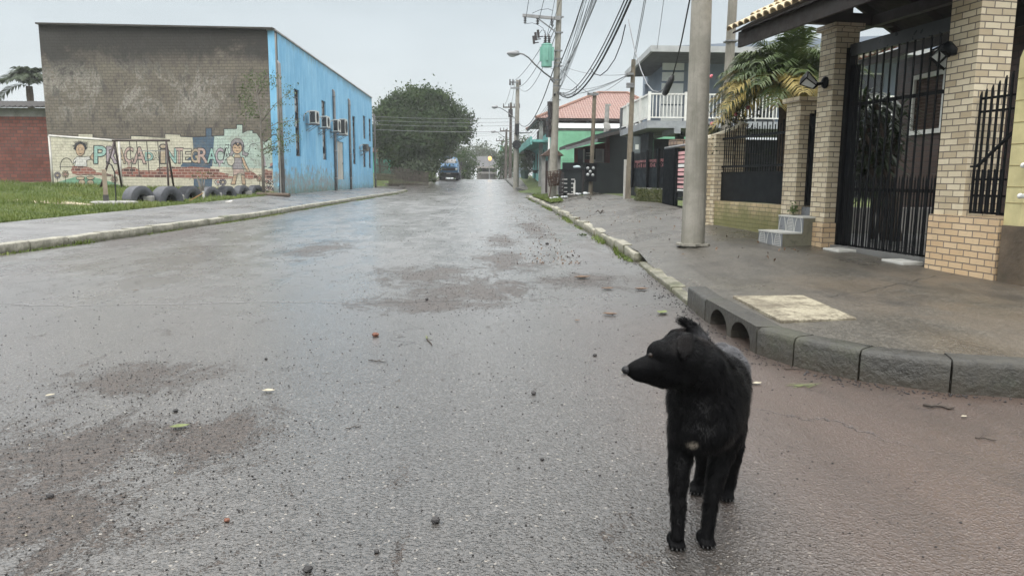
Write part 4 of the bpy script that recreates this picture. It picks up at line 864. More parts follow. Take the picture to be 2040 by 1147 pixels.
# tiled steps
c0=G(1558,490,.265); s0=float((c0-FO)@fd); o0=float((c0-FO)@fi); 
q1=PLN(1513,476,c0,fi); Ls=min(1.0,max(.6,float((q1-c0)@fd)))
st=thing('entrance_steps','short concrete steps faced with grey and white patterned tiles','steps',at(s0+Ls/2,o0/2,.27))
z1s=float(PLN(1558,463,c0,fi)[2]); z2s=z1s+.21; o2=o0+.30
print('steps',s0,o0,Ls,z1s,aL,aM,aK)
m=MB(); pr=[(o0,.1),(o0,z1s-.02),(o2,z1s-.02),(o2,z2s-.02),(.10,z2s-.02),(.10,.1)]
m.prism([at(s0,o,z) for o,z in pr],fd*Ls); m.build('concrete_body',MOSSC,st)
TILEG=mat('grey_step_tile',(.15,.16,.172),.35,.08,6,.03,40,dirt=(.10,.10,.09),dirtamt=.3); TILEW=mat('white_step_tile',(.40,.40,.375),.4,.08,6,.03,40,dirt=(.3,.28,.22),dirtamt=.4)
m=MB(); t=.014
def riser(o,za,zt,seed):
    m.cur=0; m.para(at(s0-.003,o-t,za),fd*(Ls+.006),fi*t,(0,0,zt-za)); m.cur=1
    nn=3; w_=Ls/nn
    for k in range(nn):
        for sg in (-1,1):
            pts=[]
            for j in range(9):
                f=j/8; pts.append((s0+w_*(k+.5)+sg*w_*(.12+.30*math.sqrt(f)),zt-(zt-za)*f))
            for j in range(8):
                (xa,ya),(xb,yb)=pts[j],pts[j+1]; q=[at(xa,o-t-.002,ya),at(xa+sg*.016,o-t-.002,ya),at(xb+sg*.016,o-t-.002,yb),at(xb,o-t-.002,yb)]; m.prism(q,fi*.0015)
        if (k+seed)%2==0:
            for j in range(9):
                zz=za+(zt-za)*(j+.3)/9.5; ww=w_*(.12+.30*math.sqrt(1-(zz-za)/(zt-za)))*.8; m.prism([at(s0+w_*(k+.5)-ww,o-t-.0025,zz),at(s0+w_*(k+.5)+ww,o-t-.0025,zz),at(s0+w_*(k+.5)+ww,o-t-.0025,zz+.009),at(s0+w_*(k+.5)-ww,o-t-.0025,zz+.009)],fi*.001)
riser(o0,.2,z1s-.02,0); riser(o2,z1s,z2s-.02,1); 
m.cur=1; m.para(at(s0-.005,o0-.022,z1s-.02),fd*(Ls+.01),fi*(o2-o0+.022-t),(0,0,.02)); m.para(at(s0-.005,o2-.022,z2s-.02),fd*(Ls+.01),fi*(.10-o2+.022),(0,0,.02)); m.build('tiles',[TILEG,TILEW],st)
m=MB(); m.para(at(aL+.345,.11,.2),fd*(aM-aL-.35),fi*.2,(0,0,.575)); m.build('threshold',TILEG,st)
C=np.array([at(aM-.02,-.03,z2s+.03+.1*rng.random()) for _ in range(60)])+rng.normal(size=(60,3))*np.array([.04,.04,.05]); V,Fc=leaf_quads(C,.05,rng); tag(link_mesh('wall_weed',V,Fc,LY),'small green weed sprouting beside the upper tiled step','weed')
# driveway gate
gt=thing('driveway_gate','tall black barred driveway gate between two cream brick pillars','gate',at(aL/2,.4,.2))
ga,gb=.06,aL-.05; OF=.17; zB=.27
def gzl(a): return .23+.10*a/aL
ZT=2.74
pp=MB(); pp.para(at(aL-.075,.16,.15),fd*.07,fi*.09,(0,0,2.7)); pp.build('end_post',BLK,gt)
m=MB(); m.para(at(.06,.18,ZT),fd*(aL-.10),fi*.07,(0,0,.15)); m.build('top_beam',mat('grey_steel_beam',(.028,.032,.037),.35,.2,4,.05,40,spec=.5),gt)
m=MB()
for z in (.28,1.02,2.10): m=MB(); m.para(at(ga,.20,z),fd*(gb-ga),fi*.03,(0,0,.04)); m.build('rail',BLK,gt)
nb=14
for k in range(nb+1):
    a=ga+(gb-ga-.03)*k/nb; m=MB(); m.para(at(a,.17,.30),fd*.018,fi*.016,(0,0,ZT-.30)); m.build('tall_bar',BLK,gt)
    if k<nb:
        for f in (.33,.67): 
            a2=ga+(gb-ga-.03)*(k+f)/nb; m=MB(); m.para(at(a2,.18,.30),fd*.013,fi*.012,(0,0,.86)); m.add([at(a2,.18,1.16),at(a2+.013,.18,1.16),at(a2+.013,.192,1.16),at(a2,.192,1.16),at(a2+.006,.186,1.23)],[(0,1,4),(1,2,4),(2,3,4),(3,0,4)]); m.build('short_bar',BLK,gt)
m=MB(); m.para(at(gb-.20,.205,.32),fd*.2,fi*.01,(0,0,2.3)); m.build('side_panel',BLK2,gt)
# side panel on the right plinth
sp_=thing('side_panel','black spiked fence panel with one slanting bar on the plinth by the yellow post','fence panel',at(-.65,.1,.8))
r_=random.Random(4); lo=[(-.42,2.0),(-.48,2.02),(-.555,2.05),(-.63,2.08),(-.705,2.12),(-.78,2.15),(-.855,2.18)]
for i,(a,zt_) in enumerate(lo): 
    m=MB(); m.prism([at(a,.06,.83),at(a-.020,.06,.83),at(a-.020,.06,zt_),at(a-.015,.06,zt_+.04),at(a,.06,zt_)],fi*.016); m.build('tall_bar',BLK,sp_)
for a in (-.40,-.45,-.515,-.59,-.665,-.74): m=MB(); m.para(at(a,.075,.83),fd*-.013,fi*.013,(0,0,.44)); m.build('short_bar',BLK,sp_)
for z in (.83,1.0,1.16,1.83,1.96): m=MB(); m.para(at(-.40,.085,z),fd*-.49,fi*.025,(0,0,.022)); m.build('rail',BLK,sp_)
m=MB(); m.beam(at(-.40,.05,1.30),at(-.50,.05,1.30),.02,.02); m.beam(at(-.48,.05,1.30),at(-.88,.05,1.62),.022,.025); m.build('slanting_bar',BLK,sp_)
# yellow post, its base wall, white pipes
yp=thing('yellow_post','pale yellow concrete gate post at the right edge standing on a dark plaster base','post',at(-1.0,.1,.7))
m=MB(); m.para(at(-1.09,.02,.74),fd*.19,fi*.19,(0,0,1.55)); m.prism([at(-1.09,.02,2.29),at(-.90,.02,2.29),at(-.93,.02,2.36),at(-1.06,.02,2.36)],fi*.19); m.build('post',mat('worn_yellow_paint',(.47,.42,.22),.6,.15,4,.2,30,dirt=(.25,.24,.14),dirtamt=.6,streak=1),yp)
m=MB(); 
for z in (.95,1.1,1.3,1.5,1.7,1.9,2.1): m.para(at(-1.094,.016,z),fd*.198,fi*.198,(0,0,.006))
m.build('joint_lines',mat('joint_dark',(.22,.18,.08),.8),yp)
for z in (1.02,1.30): m=MB(); m.cyl(at(-1.12,-.03,z),at(-2.4,-.03,z),.022,n=10); m.ell(at(-1.11,-.03,z),.026); m.build('white_pipe',WPAINT,yp,smooth=True)
m=MB(); m.para(at(-3.2,-.02,.0),fd*2.27,fi*.35,(0,0,.74)); m.build('plaster_base',mat('dark_stained_plaster',(.085,.065,.045),.9,.35,3,.8,22,dirt=(.03,.035,.015),dirtamt=.8),yp)
# lanterns
LG=mat('lantern_glass',(.60,.62,.60),.2,.05,5,0,10,spec=.5)
def lantern(name,label,c,arm0,tilt,sc=1.0):
    t=thing(name,label,'wall lamp',arm0); c=np.array(c,float); ax=unit(tilt); ref=unit(np.cross(ax,(0.3,1,0))); b=np.cross(ax,ref); m=MB()
    m.ell(arm0,(.05*sc,.05*sc,.07*sc),8,6); m.tube([arm0,(np.array(arm0)+c)/2+np.array([0,0,-.03]),c-ax*.09*sc],.018*sc,7); m.lathe([(.0,-.10*sc),(.045*sc,-.09*sc),(.05*sc,-.075*sc),(.01,-.07*sc)],c,ax,8); m.build('bracket',BLK,t,smooth=True)
    m=MB(); m.lathe([(.042*sc,-.07*sc),(.078*sc,.07*sc)],c,ax,4); m.build('glass',LG,t)
    m=MB(); m.lathe([(.085*sc,.07*sc),(.088*sc,.085*sc),(.0,.10*sc)],c,ax,4)
    for k in range(4):
        q=2*math.pi*k/4; e=ref*math.cos(q)+b*math.sin(q); m.beam(c-ax*.07*sc+e*.044*sc,c+ax*.075*sc+e*.081*sc,.010*sc,.010*sc)
    m.build('cage',BLK,t); return t
lantern('wall_lantern','white glass lantern tilted on a black arm on the left gate pillar',PLN(1613,163,at(aL+.12,0,0),fd),at(aL+.15,-.02,float(FP(1641,166)[2])),(-.75,0,.45),1.15)
lantern('gate_lantern','big black arched lantern on the tall right pillar behind the gate bars',at(.30,.28,float(FP(1860,110,.2)[2])+.02),at(.04,.20,float(FP(1905,92,.2)[2])),(-.1,.9,-.45),1.7)
m=MB(); q0=FP(1917,98,-.03); m.tube([at(.02,.08,q0[2]-.03),at(-.02,-.06,q0[2]+.04),at(-.10,-.08,q0[2]+.05),at(-.16,-.07,q0[2]-.01),at(-.17,-.07,q0[2]-.05)],[.04,.05,.05,.045,.03],10); tag(m.build('lamp_arm',BLK,smooth=True),'thick black curved lamp arm on the tall right pillar','lamp arm')
# gate roof
rf=thing('gate_roof','tiled gable roof on dark timbers over the driveway gate','roof',at(1,.2,3.1))
rid,eav,eavi=.22,-1.12,1.55; zr_,ze=3.86,3.12; A0,A1=-.75,2.62
for (e,nm) in ((eav,'street_slope'),(eavi,'inner_slope')):
    m=MB(); m.prism([at(A0,rid,zr_),at(A0,e,ze),at(A0,e,ze-.025),at(A0,rid,zr_-.025)],fd*(A1-A0)); m.build('ceiling_boards',BRN,rf)
    m=MB(); nt_=int((A1-A0)/.155); sl_=at(0,e,ze)-at(0,rid,zr_); Ls_=np.linalg.norm(sl_); su_=sl_/Ls_; up_=unit(np.cross(fd,su_)); up_=up_ if up_[2]>0 else -up_
    for k in range(nt_+1):
        for r0 in range(4):
            s0_=at(A0+(A1-A0)*k/nt_,rid,zr_)+su_*(Ls_*r0/4-.02)+up_*.012; s1_=s0_+su_*(Ls_/4+.05); V=[]
            for s_,rr,hh in ((s0_,.062,.012),(s1_,.078,.03)):
                for j in range(7):
                    q=math.pi*j/6; V.append(s_+fd*rr*math.cos(q)+up_*(rr*.8*math.sin(q)+hh))
                for j in range(7):
                    q=math.pi*j/6; V.append(s_+fd*(rr-.014)*math.cos(q)+up_*((rr-.014)*.8*math.sin(q)+hh-.004))
            m.add(V,[(j,j+1,14+j+1,14+j) for j in range(6)]+[(7+j+1,7+j,21+j,21+j+1) for j in range(6)]+[(14+j,14+j+1,21+j+1,21+j) for j in range(6)]+[(j+1,j,7+j,7+j+1) for j in range(6)]+[(0,14,21,7),(6,13,27,20)])
    sm(m.build('barrel_tiles',mat('cream_clay_tile',(.42,.34,.22),.7,.3,7,.3,40,dirt=(.10,.085,.055),dirtamt=.6),rf),50)
m=MB(); m.prism([at(A0,rid-.1,zr_+.06),at(A0,rid,zr_+.13),at(A0,rid+.1,zr_+.06)],fd*(A1-A0)); m.build('ridge_tiles',MATS['cream_clay_tile'],rf)
for e in (eav+.10,eavi-.10): m=MB(); zz=ze+(zr_-ze)*(.10/abs(e-rid)) ; m.para(at(A0,e-.02,zz-.26),fd*(A1-A0),fi*.04,(0,0,.20)); m.build('fascia',BRN,rf)
for off in (-.60,.62): m=MB(); m.para(at(A0+.1,off-.05,3.165),fd*(A1-A0-.25),fi*.10,(0,0,.13)); m.build('plate',mat('weathered_plate',(.045,.038,.035),.6,.25,5,.2,25) ,rf)
for a in (aL+.10,.0+aR+.1):
    m=MB(); m.para(at(a,-.45,3.17),fd*.11,fi*1.35,(0,0,.15)); m.build('tie_beam',BRN,rf)
    m=MB(); m.para(at(a-.002,rid-.065,3.32),fd*.114,fi*.13,(0,0,zr_-3.40)); m.build('king_post',BRN,rf)
for a in np.linspace(A0+.08,A1-.12,5):
    for e in (eav,eavi): m=MB(); m.beam(at(a,rid,zr_-.085),at(a,e*.93+rid*.07,ze+.07*(zr_-ze)-.085),.06,.10); m.build('rafter',BRN,rf)
# white tile slabs in front of the gate
for i,(px,py,w_,lb) in enumerate(((1725,499,.34,'pale stone slab laid before the middle of the gate'),(1815,519,.36,'pale stone slab laid at the foot of the right gate pillar'))):
    q=G(px,py,.25); a=float((q-FO)@fd); z=gz(a,-.2); m=MB(); m.para(at(a-w_/2,-.13,z-.02),fd*w_,fi*.26,(0,0,.045)); o=m.build('stone_slab',TILEW,bevel=.006); tag(o,lb,'slab','slabs at the gate')
# house behind the gate
BRW=brickmat('brown_clad_wall',(.060,.028,.018),(.045,.021,.014),(.022,.012,.009),.5,.10,.010,.6,.012,patchy=.4)
hs=thing('brown_house','single storey brown brick house with a white framed shuttered window','house',(9.5,11,.4))
hy0,hy1=7.2,14.6; w0=PLN(1826,165,(8,0,0),(1,0,0)); w1=PLN(1886,140,(8,0,0),(1,0,0)); wz0=float(PLN(1850,258,(8,0,0),(1,0,0))[2]); wz1=float(PLN(1850,155,(8,0,0),(1,0,0))[2])
m=MB(); holewall(m,(8,hy1,0),(0,-1,0),[(0,.2),(hy1-hy0,.2),(hy1-hy0,3.45),(0,3.45)],[[(hy1-w0[1],wz0),(hy1-w1[1],wz0),(hy1-w1[1],wz1),(hy1-w0[1],wz1)]],.2)
m.para((8.2,hy1-.2,.2),(5,0,0),(0,.2,0),(0,0,3.2)); m.build('wall',BRW,hs)
m=MB(); ya,yb=w1[1],w0[1]
for (y0,y1,z0,z1) in ((ya-.08,ya,wz0-.08,wz1+.08),(yb,yb+.08,wz0-.08,wz1+.08),(ya,yb,wz0-.08,wz0),(ya,yb,wz1,wz1+.08)): m.para((7.95,y0,z0),(.06,0,0),(0,y1-y0,0),(0,0,z1-z0))
wn=m.build('window',WPAINT,hs); m=MB()
for k in range(15): z=wz0+(wz1-wz0)*k/15; m.beam((8.03,ya,z+.03),(8.03,yb,z+.03),.05,.012)
m.para((8.06,ya,wz0),(.01,0,0),(0,yb-ya,0),(0,0,wz1-wz0)); m.build('shutter',mat('brown_shutter',(.09,.05,.032),.6,.2,5),wn)
m=MB(); zE=3.50; m.prism([(7.15,hy0-.6,zE),(11.2,hy0-.6,5.0),(11.2,hy0-.6,4.93),(7.15,hy0-.6,zE-.06)],(0,hy1-hy0+.9,0)); RT=mat('red_roof_tile',(.23,.085,.055),.75,.3,3,.4,20); hr=m.build('roof',RT,hs)
m=MB(); 
for k in range(int((hy1-hy0+.9)/.2)): 
    y=hy0-.55+k*.2; m.lathe([(.085,0),(.085,.5)],(7.08,y,zE+.02),(.94,0,.35),8)
m.build('tile_ends',mat('pale_tile_ends',(.55,.50,.42),.7,.25,6,.2,30),hr)
m=MB(); m.para((7.2,hy0-.6,zE-.2),(.03,0,0),(0,hy1-hy0+.9,0),(0,0,.13)); m.build('fascia',BRN,hs)
m=MB(); m.para((6.0,11.9,.3),(2.0,0,0),(0,.25,0),(0,0,.42)); m.build('veranda_step',CONC,hs)
m=MB(); m.para((5.1,7.6,.2),(2.9,0,0),(-.9,4.3,0),(0,0,.10)); o=m.build('inner_yard',mat('yard_floor',(.14,.14,.135),.35,.2,2,.1,30)); o['kind']='structure'
# strap leaved shrub behind the gate
def straps(name,label,base,stems,n,L,seed,cols,w_=.035,cat='shrub'):
    rg=np.random.default_rng(seed); t=thing(name,label,cat,base); m=MB(); V=[];Fc=[]
    for s_ in stems:
        s_=np.array(s_,float); b=np.array(base,float)+rg.normal(size=3)*np.array([.1,.1,0]); m.tube([b,(b+s_)/2+rg.normal(size=3)*.06,s_],[.035,.03,.025],6)
        for k in range(n):
            a=rg.uniform(0,6.28); el=rg.uniform(-.2,1.35); l=L*rg.uniform(.7,1.2); d=np.array([math.cos(a)*math.cos(el),math.sin(a)*math.cos(el),math.sin(el)]); sd=unit(np.cross(d,(0,0,1.01))); p0=s_-np.array([0,0,rg.uniform(0,.35)]); b0=len(V)
            for j in range(5):
                f=j/4; q=p0+d*l*f-np.array([0,0,l*.55*f*f]); ww=w_*math.sin(math.pi*min(.98,.12+.86*f))*.9+.002; V+= [q-sd*ww,q+sd*ww]
            for j in range(4): Fc.append((b0+2*j,b0+2*j+1,b0+2*j+3,b0+2*j+2))
    m.build('stem',BARK,t,smooth=True); link_mesh('leaves',V,Fc,leafmat(name+'_leaf',cols,4,.4,.2),t); return t
by=10.6; straps('dragon_plant','dark green strap leaved shrub filling the yard behind the gate',(5.9,by,.3),[P(x,y,by+dy) for x,y,dy in ((1700,205,.2),(1720,190,0),(1745,200,-.2),(1770,195,.1),(1712,245,-.2),(1740,250,.2),(1765,240,0),(1790,215,.2),(1730,290,0),(1760,295,-.2),(1785,270,.1),(1705,285,.2),(1750,330,0),(1720,330,.1))],58,.44,8,[(.012,.022,.012),(.03,.05,.02),(.07,.09,.035)],.022)
# feather palm
def palm(name,label,base,crown,fronds,L,seed,mats,leaflet=.42,dens=30,tr=.16,droop=.8,cat='palm tree',lw=1.):
    rg=np.random.default_rng(seed); t=thing(name,label,cat,base); base=np.array(base,float); crown=np.array(crown,float); m=MB()
    k=10; pts=[base+(crown-base)*i/k for i in range(k+1)]; m.tube(pts,[tr*(1+.12*(i%2))*(1.15 if i<2 else 1) for i in range(k+1)],10); m.build('trunk',mat('fibrous_trunk',(.07,.05,.035),.95,.4,12,.9,25),t)
    grp={}
    for i,(az,el,l,mi_) in enumerate(fronds):
        V,Fc=grp.setdefault(mi_,([],[])); d=np.array([math.cos(az)*math.cos(el),math.sin(az)*math.cos(el),math.sin(el)]); ll=L*l; N=dens; R_=[]
        for j in range(N+1):
            f=j/N; R_.append(crown+d*ll*f*(1-.15*f)-np.array([0,0,ll*droop*f*f*(.55+.45*math.cos(el))]))
        R_=np.array(R_)
        for j in range(N):
            tg=unit(R_[j+1]-R_[j]); sd=unit(np.cross(tg,(0,0,1.01))); up=np.cross(sd,tg); f=j/N
            b0=len(V); w_=.014*(1-f)+.004; V+=[R_[j]-sd*w_,R_[j]+sd*w_,R_[j+1]+sd*w_*.9,R_[j+1]-sd*w_*.9]; Fc.append((b0,b0+1,b0+2,b0+3))
            if f<.08: continue
            le=leaflet*math.sin(math.pi*(.12+.83*f))**.7
            for sg in (-1,1):
                dr=unit(sd*sg+tg*.75+up*.25+rg.normal(size=3)*.10); q0=R_[j]; q1=q0+dr*le*.5; q2=q0+dr*le-np.array([0,0,le*.38]); ws=unit(np.cross(dr,up))*.011*lw; b0=len(V)
                V+=[q0-ws*.5,q0+ws*.5,q1+ws,q1-ws,q2]; Fc+=[(b0,b0+1,b0+2,b0+3),(b0+3,b0+2,b0+4)]
    for mi_,(V,Fc) in grp.items(): link_mesh('fronds',V,Fc,mats[mi_],t)
    return t
PG=[leafmat('palm_green',[(.030,.052,.018),(.06,.09,.028),(.11,.125,.04)],3,.45,.2),leafmat('palm_yellow',[(.14,.12,.025),(.27,.21,.06),(.34,.27,.09)],3,.5,.25)]
r_=random.Random(12); fr=[]
for i in range(20): fr.append((i*2.4+r_.uniform(-.2,.2),r_.uniform(.55,1.35),r_.uniform(.9,1.2),0))
for i in range(14): fr.append((i*2.4+1+r_.uniform(-.2,.2),r_.uniform(.05,.5),r_.uniform(.85,1.1),0 if i%3 else 1))
for i in range(22): fr.append((i*2.399+.5,.45+.5*((i*5)%7)/7,.85+.25*((i*3)%4)/4,0))
for i in range(16): fr.append((2.2+1.9*((i*5)%16)/16,.15+.9*((i*7)%16)/16,.9+.25*((i*3)%5)/5,0))
for az,el,l in ((3.2,.45,1.0),(2.9,.25,1.1),(3.6,.2,1.1),(3.35,.0,1.05),(4.2,.1,.8),(4.9,.25,.75),(5.0,-.1,.6),(2.7,-.1,1.0),(4.4,.5,.8),(3.0,.6,1.0)): fr.append((az,el,l,1))
pc=P(1572,172,13.2); palm('feather_palm','feather palm with arching green fronds and yellowing lower ones behind the brick pillars',(pc[0]+.05,pc[1],.3),pc,fr,1.62,4,PG,.42,36,.15,.44,lw=1.2)
# rose bush
rs=thing('rose_bush','thin leggy rose bush with a few pink blooms behind the brick wall','bush',P(1450,330,13.9)); m=MB(); rg=np.random.default_rng(9); CL=[]
b_=P(1450,330,13.9); b_[2]=.4; ends=[]
for k in range(20):
    e=P(rg.uniform(1408,1492),rg.uniform(175,275),13.7+rg.normal()*.3); md=(b_+e)/2+np.array([rg.normal()*.1,0,.15]); m.tube([b_,md,e],[.014,.010,.004],5); ends.append(e)
    for j in range(3):
        s_=md+(e-md)*rg.uniform(.1,.9); e2=s_+rg.normal(size=3)*np.array([.18,.18,.16])+np.array([0,0,.1]); m.tube([s_,e2],[.006,.003],4); CL.append(e2+rg.normal(size=(7,3))*.05)
m.build('stems',mat('rose_stem',(.055,.045,.035),.8),rs)
V,Fc=leaf_quads(np.concatenate(CL),.06,rg); link_mesh('leaves',V,Fc,leafmat('rose_leaf',[(.02,.035,.015),(.045,.06,.025)],4),rs)
for k,(x,y) in enumerate(((1416,153),(1466,228),(1418,247),(1449,262),(1490,215))): q=P(x,y,13.5); m=MB(); m.ell(q,.032,7,5); m.ell(q+(.012,-.01,.015),.024,6,4); m.build('bloom',mat('rose_pink',(.55,.16,.19),.6,.25,20),rs,smooth=True)
# foreground concrete pole and the one behind the wall
def pole_mat():
    m,nt,b=newmat('spun_concrete'); p=nt.pos(); n=nt.noise(p,2.2,7,.7); st=nt.noise(nt.mapv(p,(5,5,.35)),1.6,6,.7); f=nt.noise(p,45,4,.7); pits=nt.voro(p,28)
    c=nt.mix(nt.mr(n,.35,.65),(.185,.175,.145),(.265,.25,.215)); c=nt.mix(nt.m('MULTIPLY',nt.mr(st,.48,.68),.65),c,(.11,.108,.085)); c=nt.mix(nt.m('MULTIPLY',nt.mr(f,.5,.75),.4),c,(.12,.115,.10)); pm=nt.m('MULTIPLY',nt.mr(pits,.13,.05),nt.mr(nt.noise(p,6,2),.5,.6)); c=nt.mix(nt.m('MULTIPLY',pm,.8),c,(.05,.046,.04))
    nt.put(b.inputs['Base Color'],c); b.inputs['Roughness'].default_value=.75; nt.put(b.inputs['Normal'],nt.bump(nt.m('SUBTRACT',nt.m('ADD',f,n),pm),.5,.012)); MATS['spun_concrete']=m; return m
CPOLE=pole_mat()
pb=G(1380,487,.23); t=thing('concrete_pole','thick foreground concrete utility pole on the pavement','utility pole',pb)
tpx=P(1398,0,pb[1]-.02); lean=(tpx-pb)/(tpx[2]-pb[2]); H_=8.8; m=MB(); k=24; m.tube([pb-(0,0,.2)+lean*0+np.array([0,0,.2])*0]+[pb+lean*H_*i/k for i in range(1,k+1)],[.166-.075*i/k for i in range(k+1)],28); sm(m.build('shaft',CPOLE,t),60)
m=MB(); 
for z in (6.9,7.6): m=MB(); m.lathe([(.13,-.03),(.13,.03)],pb+lean*z,(0,0,1),14); m.build('steel_band',STEEL,t); pF=pb; leanF=lean
m=MB(); rr=random.Random(3); V=[(pb[0]+.215*math.cos(q)*rr.uniform(.8,1.25),pb[1]+.215*math.sin(q)*rr.uniform(.8,1.3),float(zs(pb[0],pb[1]))-.01) for q in np.linspace(0,6.28,16)[:-1]]; m.prism(V,(0,0,.03)); m.build('mortar_collar',CPOLE,t)
q=P(1445,240,15.2); t=thing('slim_concrete_pole','slim square concrete pole rising behind the rose bush','utility pole',(q[0],q[1],.4)); m=MB(); m.cyl((q[0],q[1],.3),(q[0]+.06,q[1],7.6),.105,.085,8); m.build('shaft',CPOLE,t); m=MB(); m.box((q[0]+.03,q[1],3.86),(.23,.23,.03)); m.build('steel_strap',STEEL,t)
# mossy wall, black fence, striped gate
def wall_on(X): return lambda px,py: WX(px,py,X)
MOSS=mat('mossy_stone',(.10,.10,.045),.95,.5,4,1.0,12,dirt=(.05,.085,.014),dirtamt=.9,dscale=2.2)
w5=lambda px,py: PLN(px,py,(5.0,22,0),(1,.10,0))
a,b=w5(1267,405),w5(1320,417); z1=float((w5(1267,376)[2]+w5(1320,378)[2])/2)
t=thing('mossy_wall','low moss covered stone retaining wall under the black fence','wall',(a+b)/2); u=b-a; u[2]=0
m=MB(); m.para(np.array([a[0],a[1],.0]),u,(.35,0,0),(0,0,z1)); m.build('wall',MOSS,t)
m=MB(); m.para(np.array([a[0],a[1],z1]),u,(.3,0,0),(0,0,.035)); m.build('coping',CONC,t)
C=np.array([a+u*rng.random()+np.array([-.02-.05*rng.random(),0,0]) for _ in range(1500)]); C[:,2]=.25+rng.random(1500)**1.5*(z1-.2); V,Fc=leaf_quads(C,.06,rng); link_mesh('hanging_moss',V,Fc,leafmat('moss_leaf',[(.03,.04,.010),(.07,.085,.02),(.12,.12,.04)],5),t)
bf=thing('black_fence','black slatted fence with a faded pink sign board behind its bars','fence',(5.2,23.5,1)); a2=w5(1257,376); b2=w5(1324,376); u=(b2-a2); u[2]=0; L=np.linalg.norm(u); ud=u/L; zt1=float(w5(1300,304)[2])
m=MB(); m.para(np.array([a2[0]+.05,a2[1],z1+.04]),u,(.03,0,0),(0,0,.62)); m.build('solid_sheet',BLK2,bf)
n=26
for k in range(n+1):
    m=MB(); m.para(np.array([a2[0]+.06,a2[1],z1+.05])+u*k/n,ud*.014,(.012,0,0),(0,0,zt1-z1)); m.build('bar',BLK,bf)
for f in (.0,.47,.78,.985): m=MB(); m.para(np.array([a2[0]-.02,a2[1],z1+.04])+u*f,ud*.09,(.07,0,0),(0,0,zt1-z1+.05)); m.build('post',BLK,bf)
PINK=mat('faded_pink_board',(.40,.17,.17),.6,.2,5,.1,30,dirt=(.25,.12,.11),dirtamt=.6); PINKP=mat('pale_pink_board',(.62,.34,.34),.5,.15,5,.1,30,dirt=(.5,.45,.43),dirtamt=.5)
zs0,zs1=float(w5(1290,347)[2]),float(w5(1290,318)[2]); m=MB(); m.para(np.array([a2[0]+.085,a2[1],zs0]),u*.985,(.02,0,0),(0,0,zs1-zs0)); sb_=m.build('sign_board',PINK,bf)
m=MB(); rr=random.Random(8); o_=np.array([a2[0]+.08,a2[1],0])
for k in range(17):
    f=.05+.9*k/17; c=o_+u*f+np.array([0,0,(zs0+zs1)/2]); hh=(zs1-zs0)*.30; w_=.10
    kind=rr.randrange(4); seg=[[(-w_,-hh),(-w_,hh),(w_,hh*.8)],[(-w_,hh),(w_,hh),(0,hh),(0,-hh)],[(-w_,hh),(-w_,-hh),(w_,-hh),(w_,hh)],[(-w_,-hh),(w_,-hh*.6),(-w_,hh*.4),(w_,hh)]][kind]
    for (x0,y0),(x1,y1) in zip(seg,seg[1:]): m.beam(c+ud*x0+np.array([0,0,y0]),c+ud*x1+np.array([0,0,y1]),.035,.01,up=(1,0,0))
m.build('worn_lettering',BLK,sb_)
sg=thing('striped_gate','black gate with stacked pink and white horizontal boards next to the concrete pole','gate',w5(1343,412)); 
c_,d_,e_=w5(1321,414),w5(1342,416),w5(1364,419); zt2=float(w5(1342,296)[2]); zb2=.35
m=MB(); m.para(np.array([c_[0]-.03,c_[1],zb2]),(d_-c_)*np.array([1,1,0]),(.05,0,0),(0,0,zt2-zb2)); m.build('ribbed_panel',BLK2,sg)
for k in range(9): m=MB(); m.para(np.array([c_[0]-.045,c_[1],zb2+.02])+(d_-c_)*np.array([1,1,0])*(k+.2)/9,(d_-c_)*np.array([1,1,0])*.05,(.02,0,0),(0,0,zt2-zb2-.04)); m.build('rib',BLK,sg)
m=MB(); e2=e_+ (e_-d_)*.25; dv=(e2-d_)*np.array([1,1,0]); m.cyl(np.array([c_[0],c_[1],zt2+.03]),np.array([e2[0],e2[1],zt2+.06]),.035,n=8); m.build('top_rail',STEEL,sg,smooth=True)
nB=10; zz0,zz1=float(w5(1352,383)[2]),float(w5(1352,300)[2])
for k in range(nB): m=MB(); m.para(np.array([d_[0]+.03,d_[1],zz0+(zz1-zz0)*k/nB]),dv*.86,(.02,0,0),(0,0,(zz1-zz0)/nB*.72)); m.build('board',PINKP if k not in (0,6) else WPAINT,sg)
for f in (.02,.88): m=MB(); m.para(np.array([d_[0],d_[1],zb2])+dv*f,dv*.1,(.06,0,0),(0,0,zt2-zb2)); m.build('post',BLK,sg)
for k in range(5): m=MB(); m.para(np.array([d_[0]+.02,d_[1],zb2+.05+.2*k]),dv*.88,(.03,0,0),(0,0,.05)); m.build('lower_slat',BLK,sg)
m=MB(); q=w5(1335,288); m.box((q[0]+.3,q[1],zt2+.03),(.5,.5,.22),.2); tag(m.build('stacked_bricks',brickmat('stack_brick',(.20,.13,.09),(.26,.19,.14),(.05,.04,.03),.2,.11,.015)),'small stack of bricks on top of the black fence by the gate','bricks')
# ---------------------------------------------------------------- balcony house
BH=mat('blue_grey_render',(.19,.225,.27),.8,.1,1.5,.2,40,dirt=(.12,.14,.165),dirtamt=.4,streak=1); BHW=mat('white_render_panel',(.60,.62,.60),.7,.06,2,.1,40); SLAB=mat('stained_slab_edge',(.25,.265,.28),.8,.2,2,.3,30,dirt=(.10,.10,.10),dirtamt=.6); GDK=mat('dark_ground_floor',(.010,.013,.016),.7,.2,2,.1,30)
bh=thing('balcony_house','two storey blue grey house with a white railed balcony over a dark ground floor','house',(10,33,.5))
zf=float(P(1290,240,29)[2]); X0=float(P(1290,240,29)[0]); X1=19.; Y0=29.; Y1=float(WX(1237,255,X0)[1])+.2; zsl=zf-.28
m=MB(); m.para((X0,Y0,zsl),(X1-X0,0,0),(0,Y1-Y0,0),(0,0,.27)); m.build('balcony_slab',SLAB,bh)
m=MB(); 
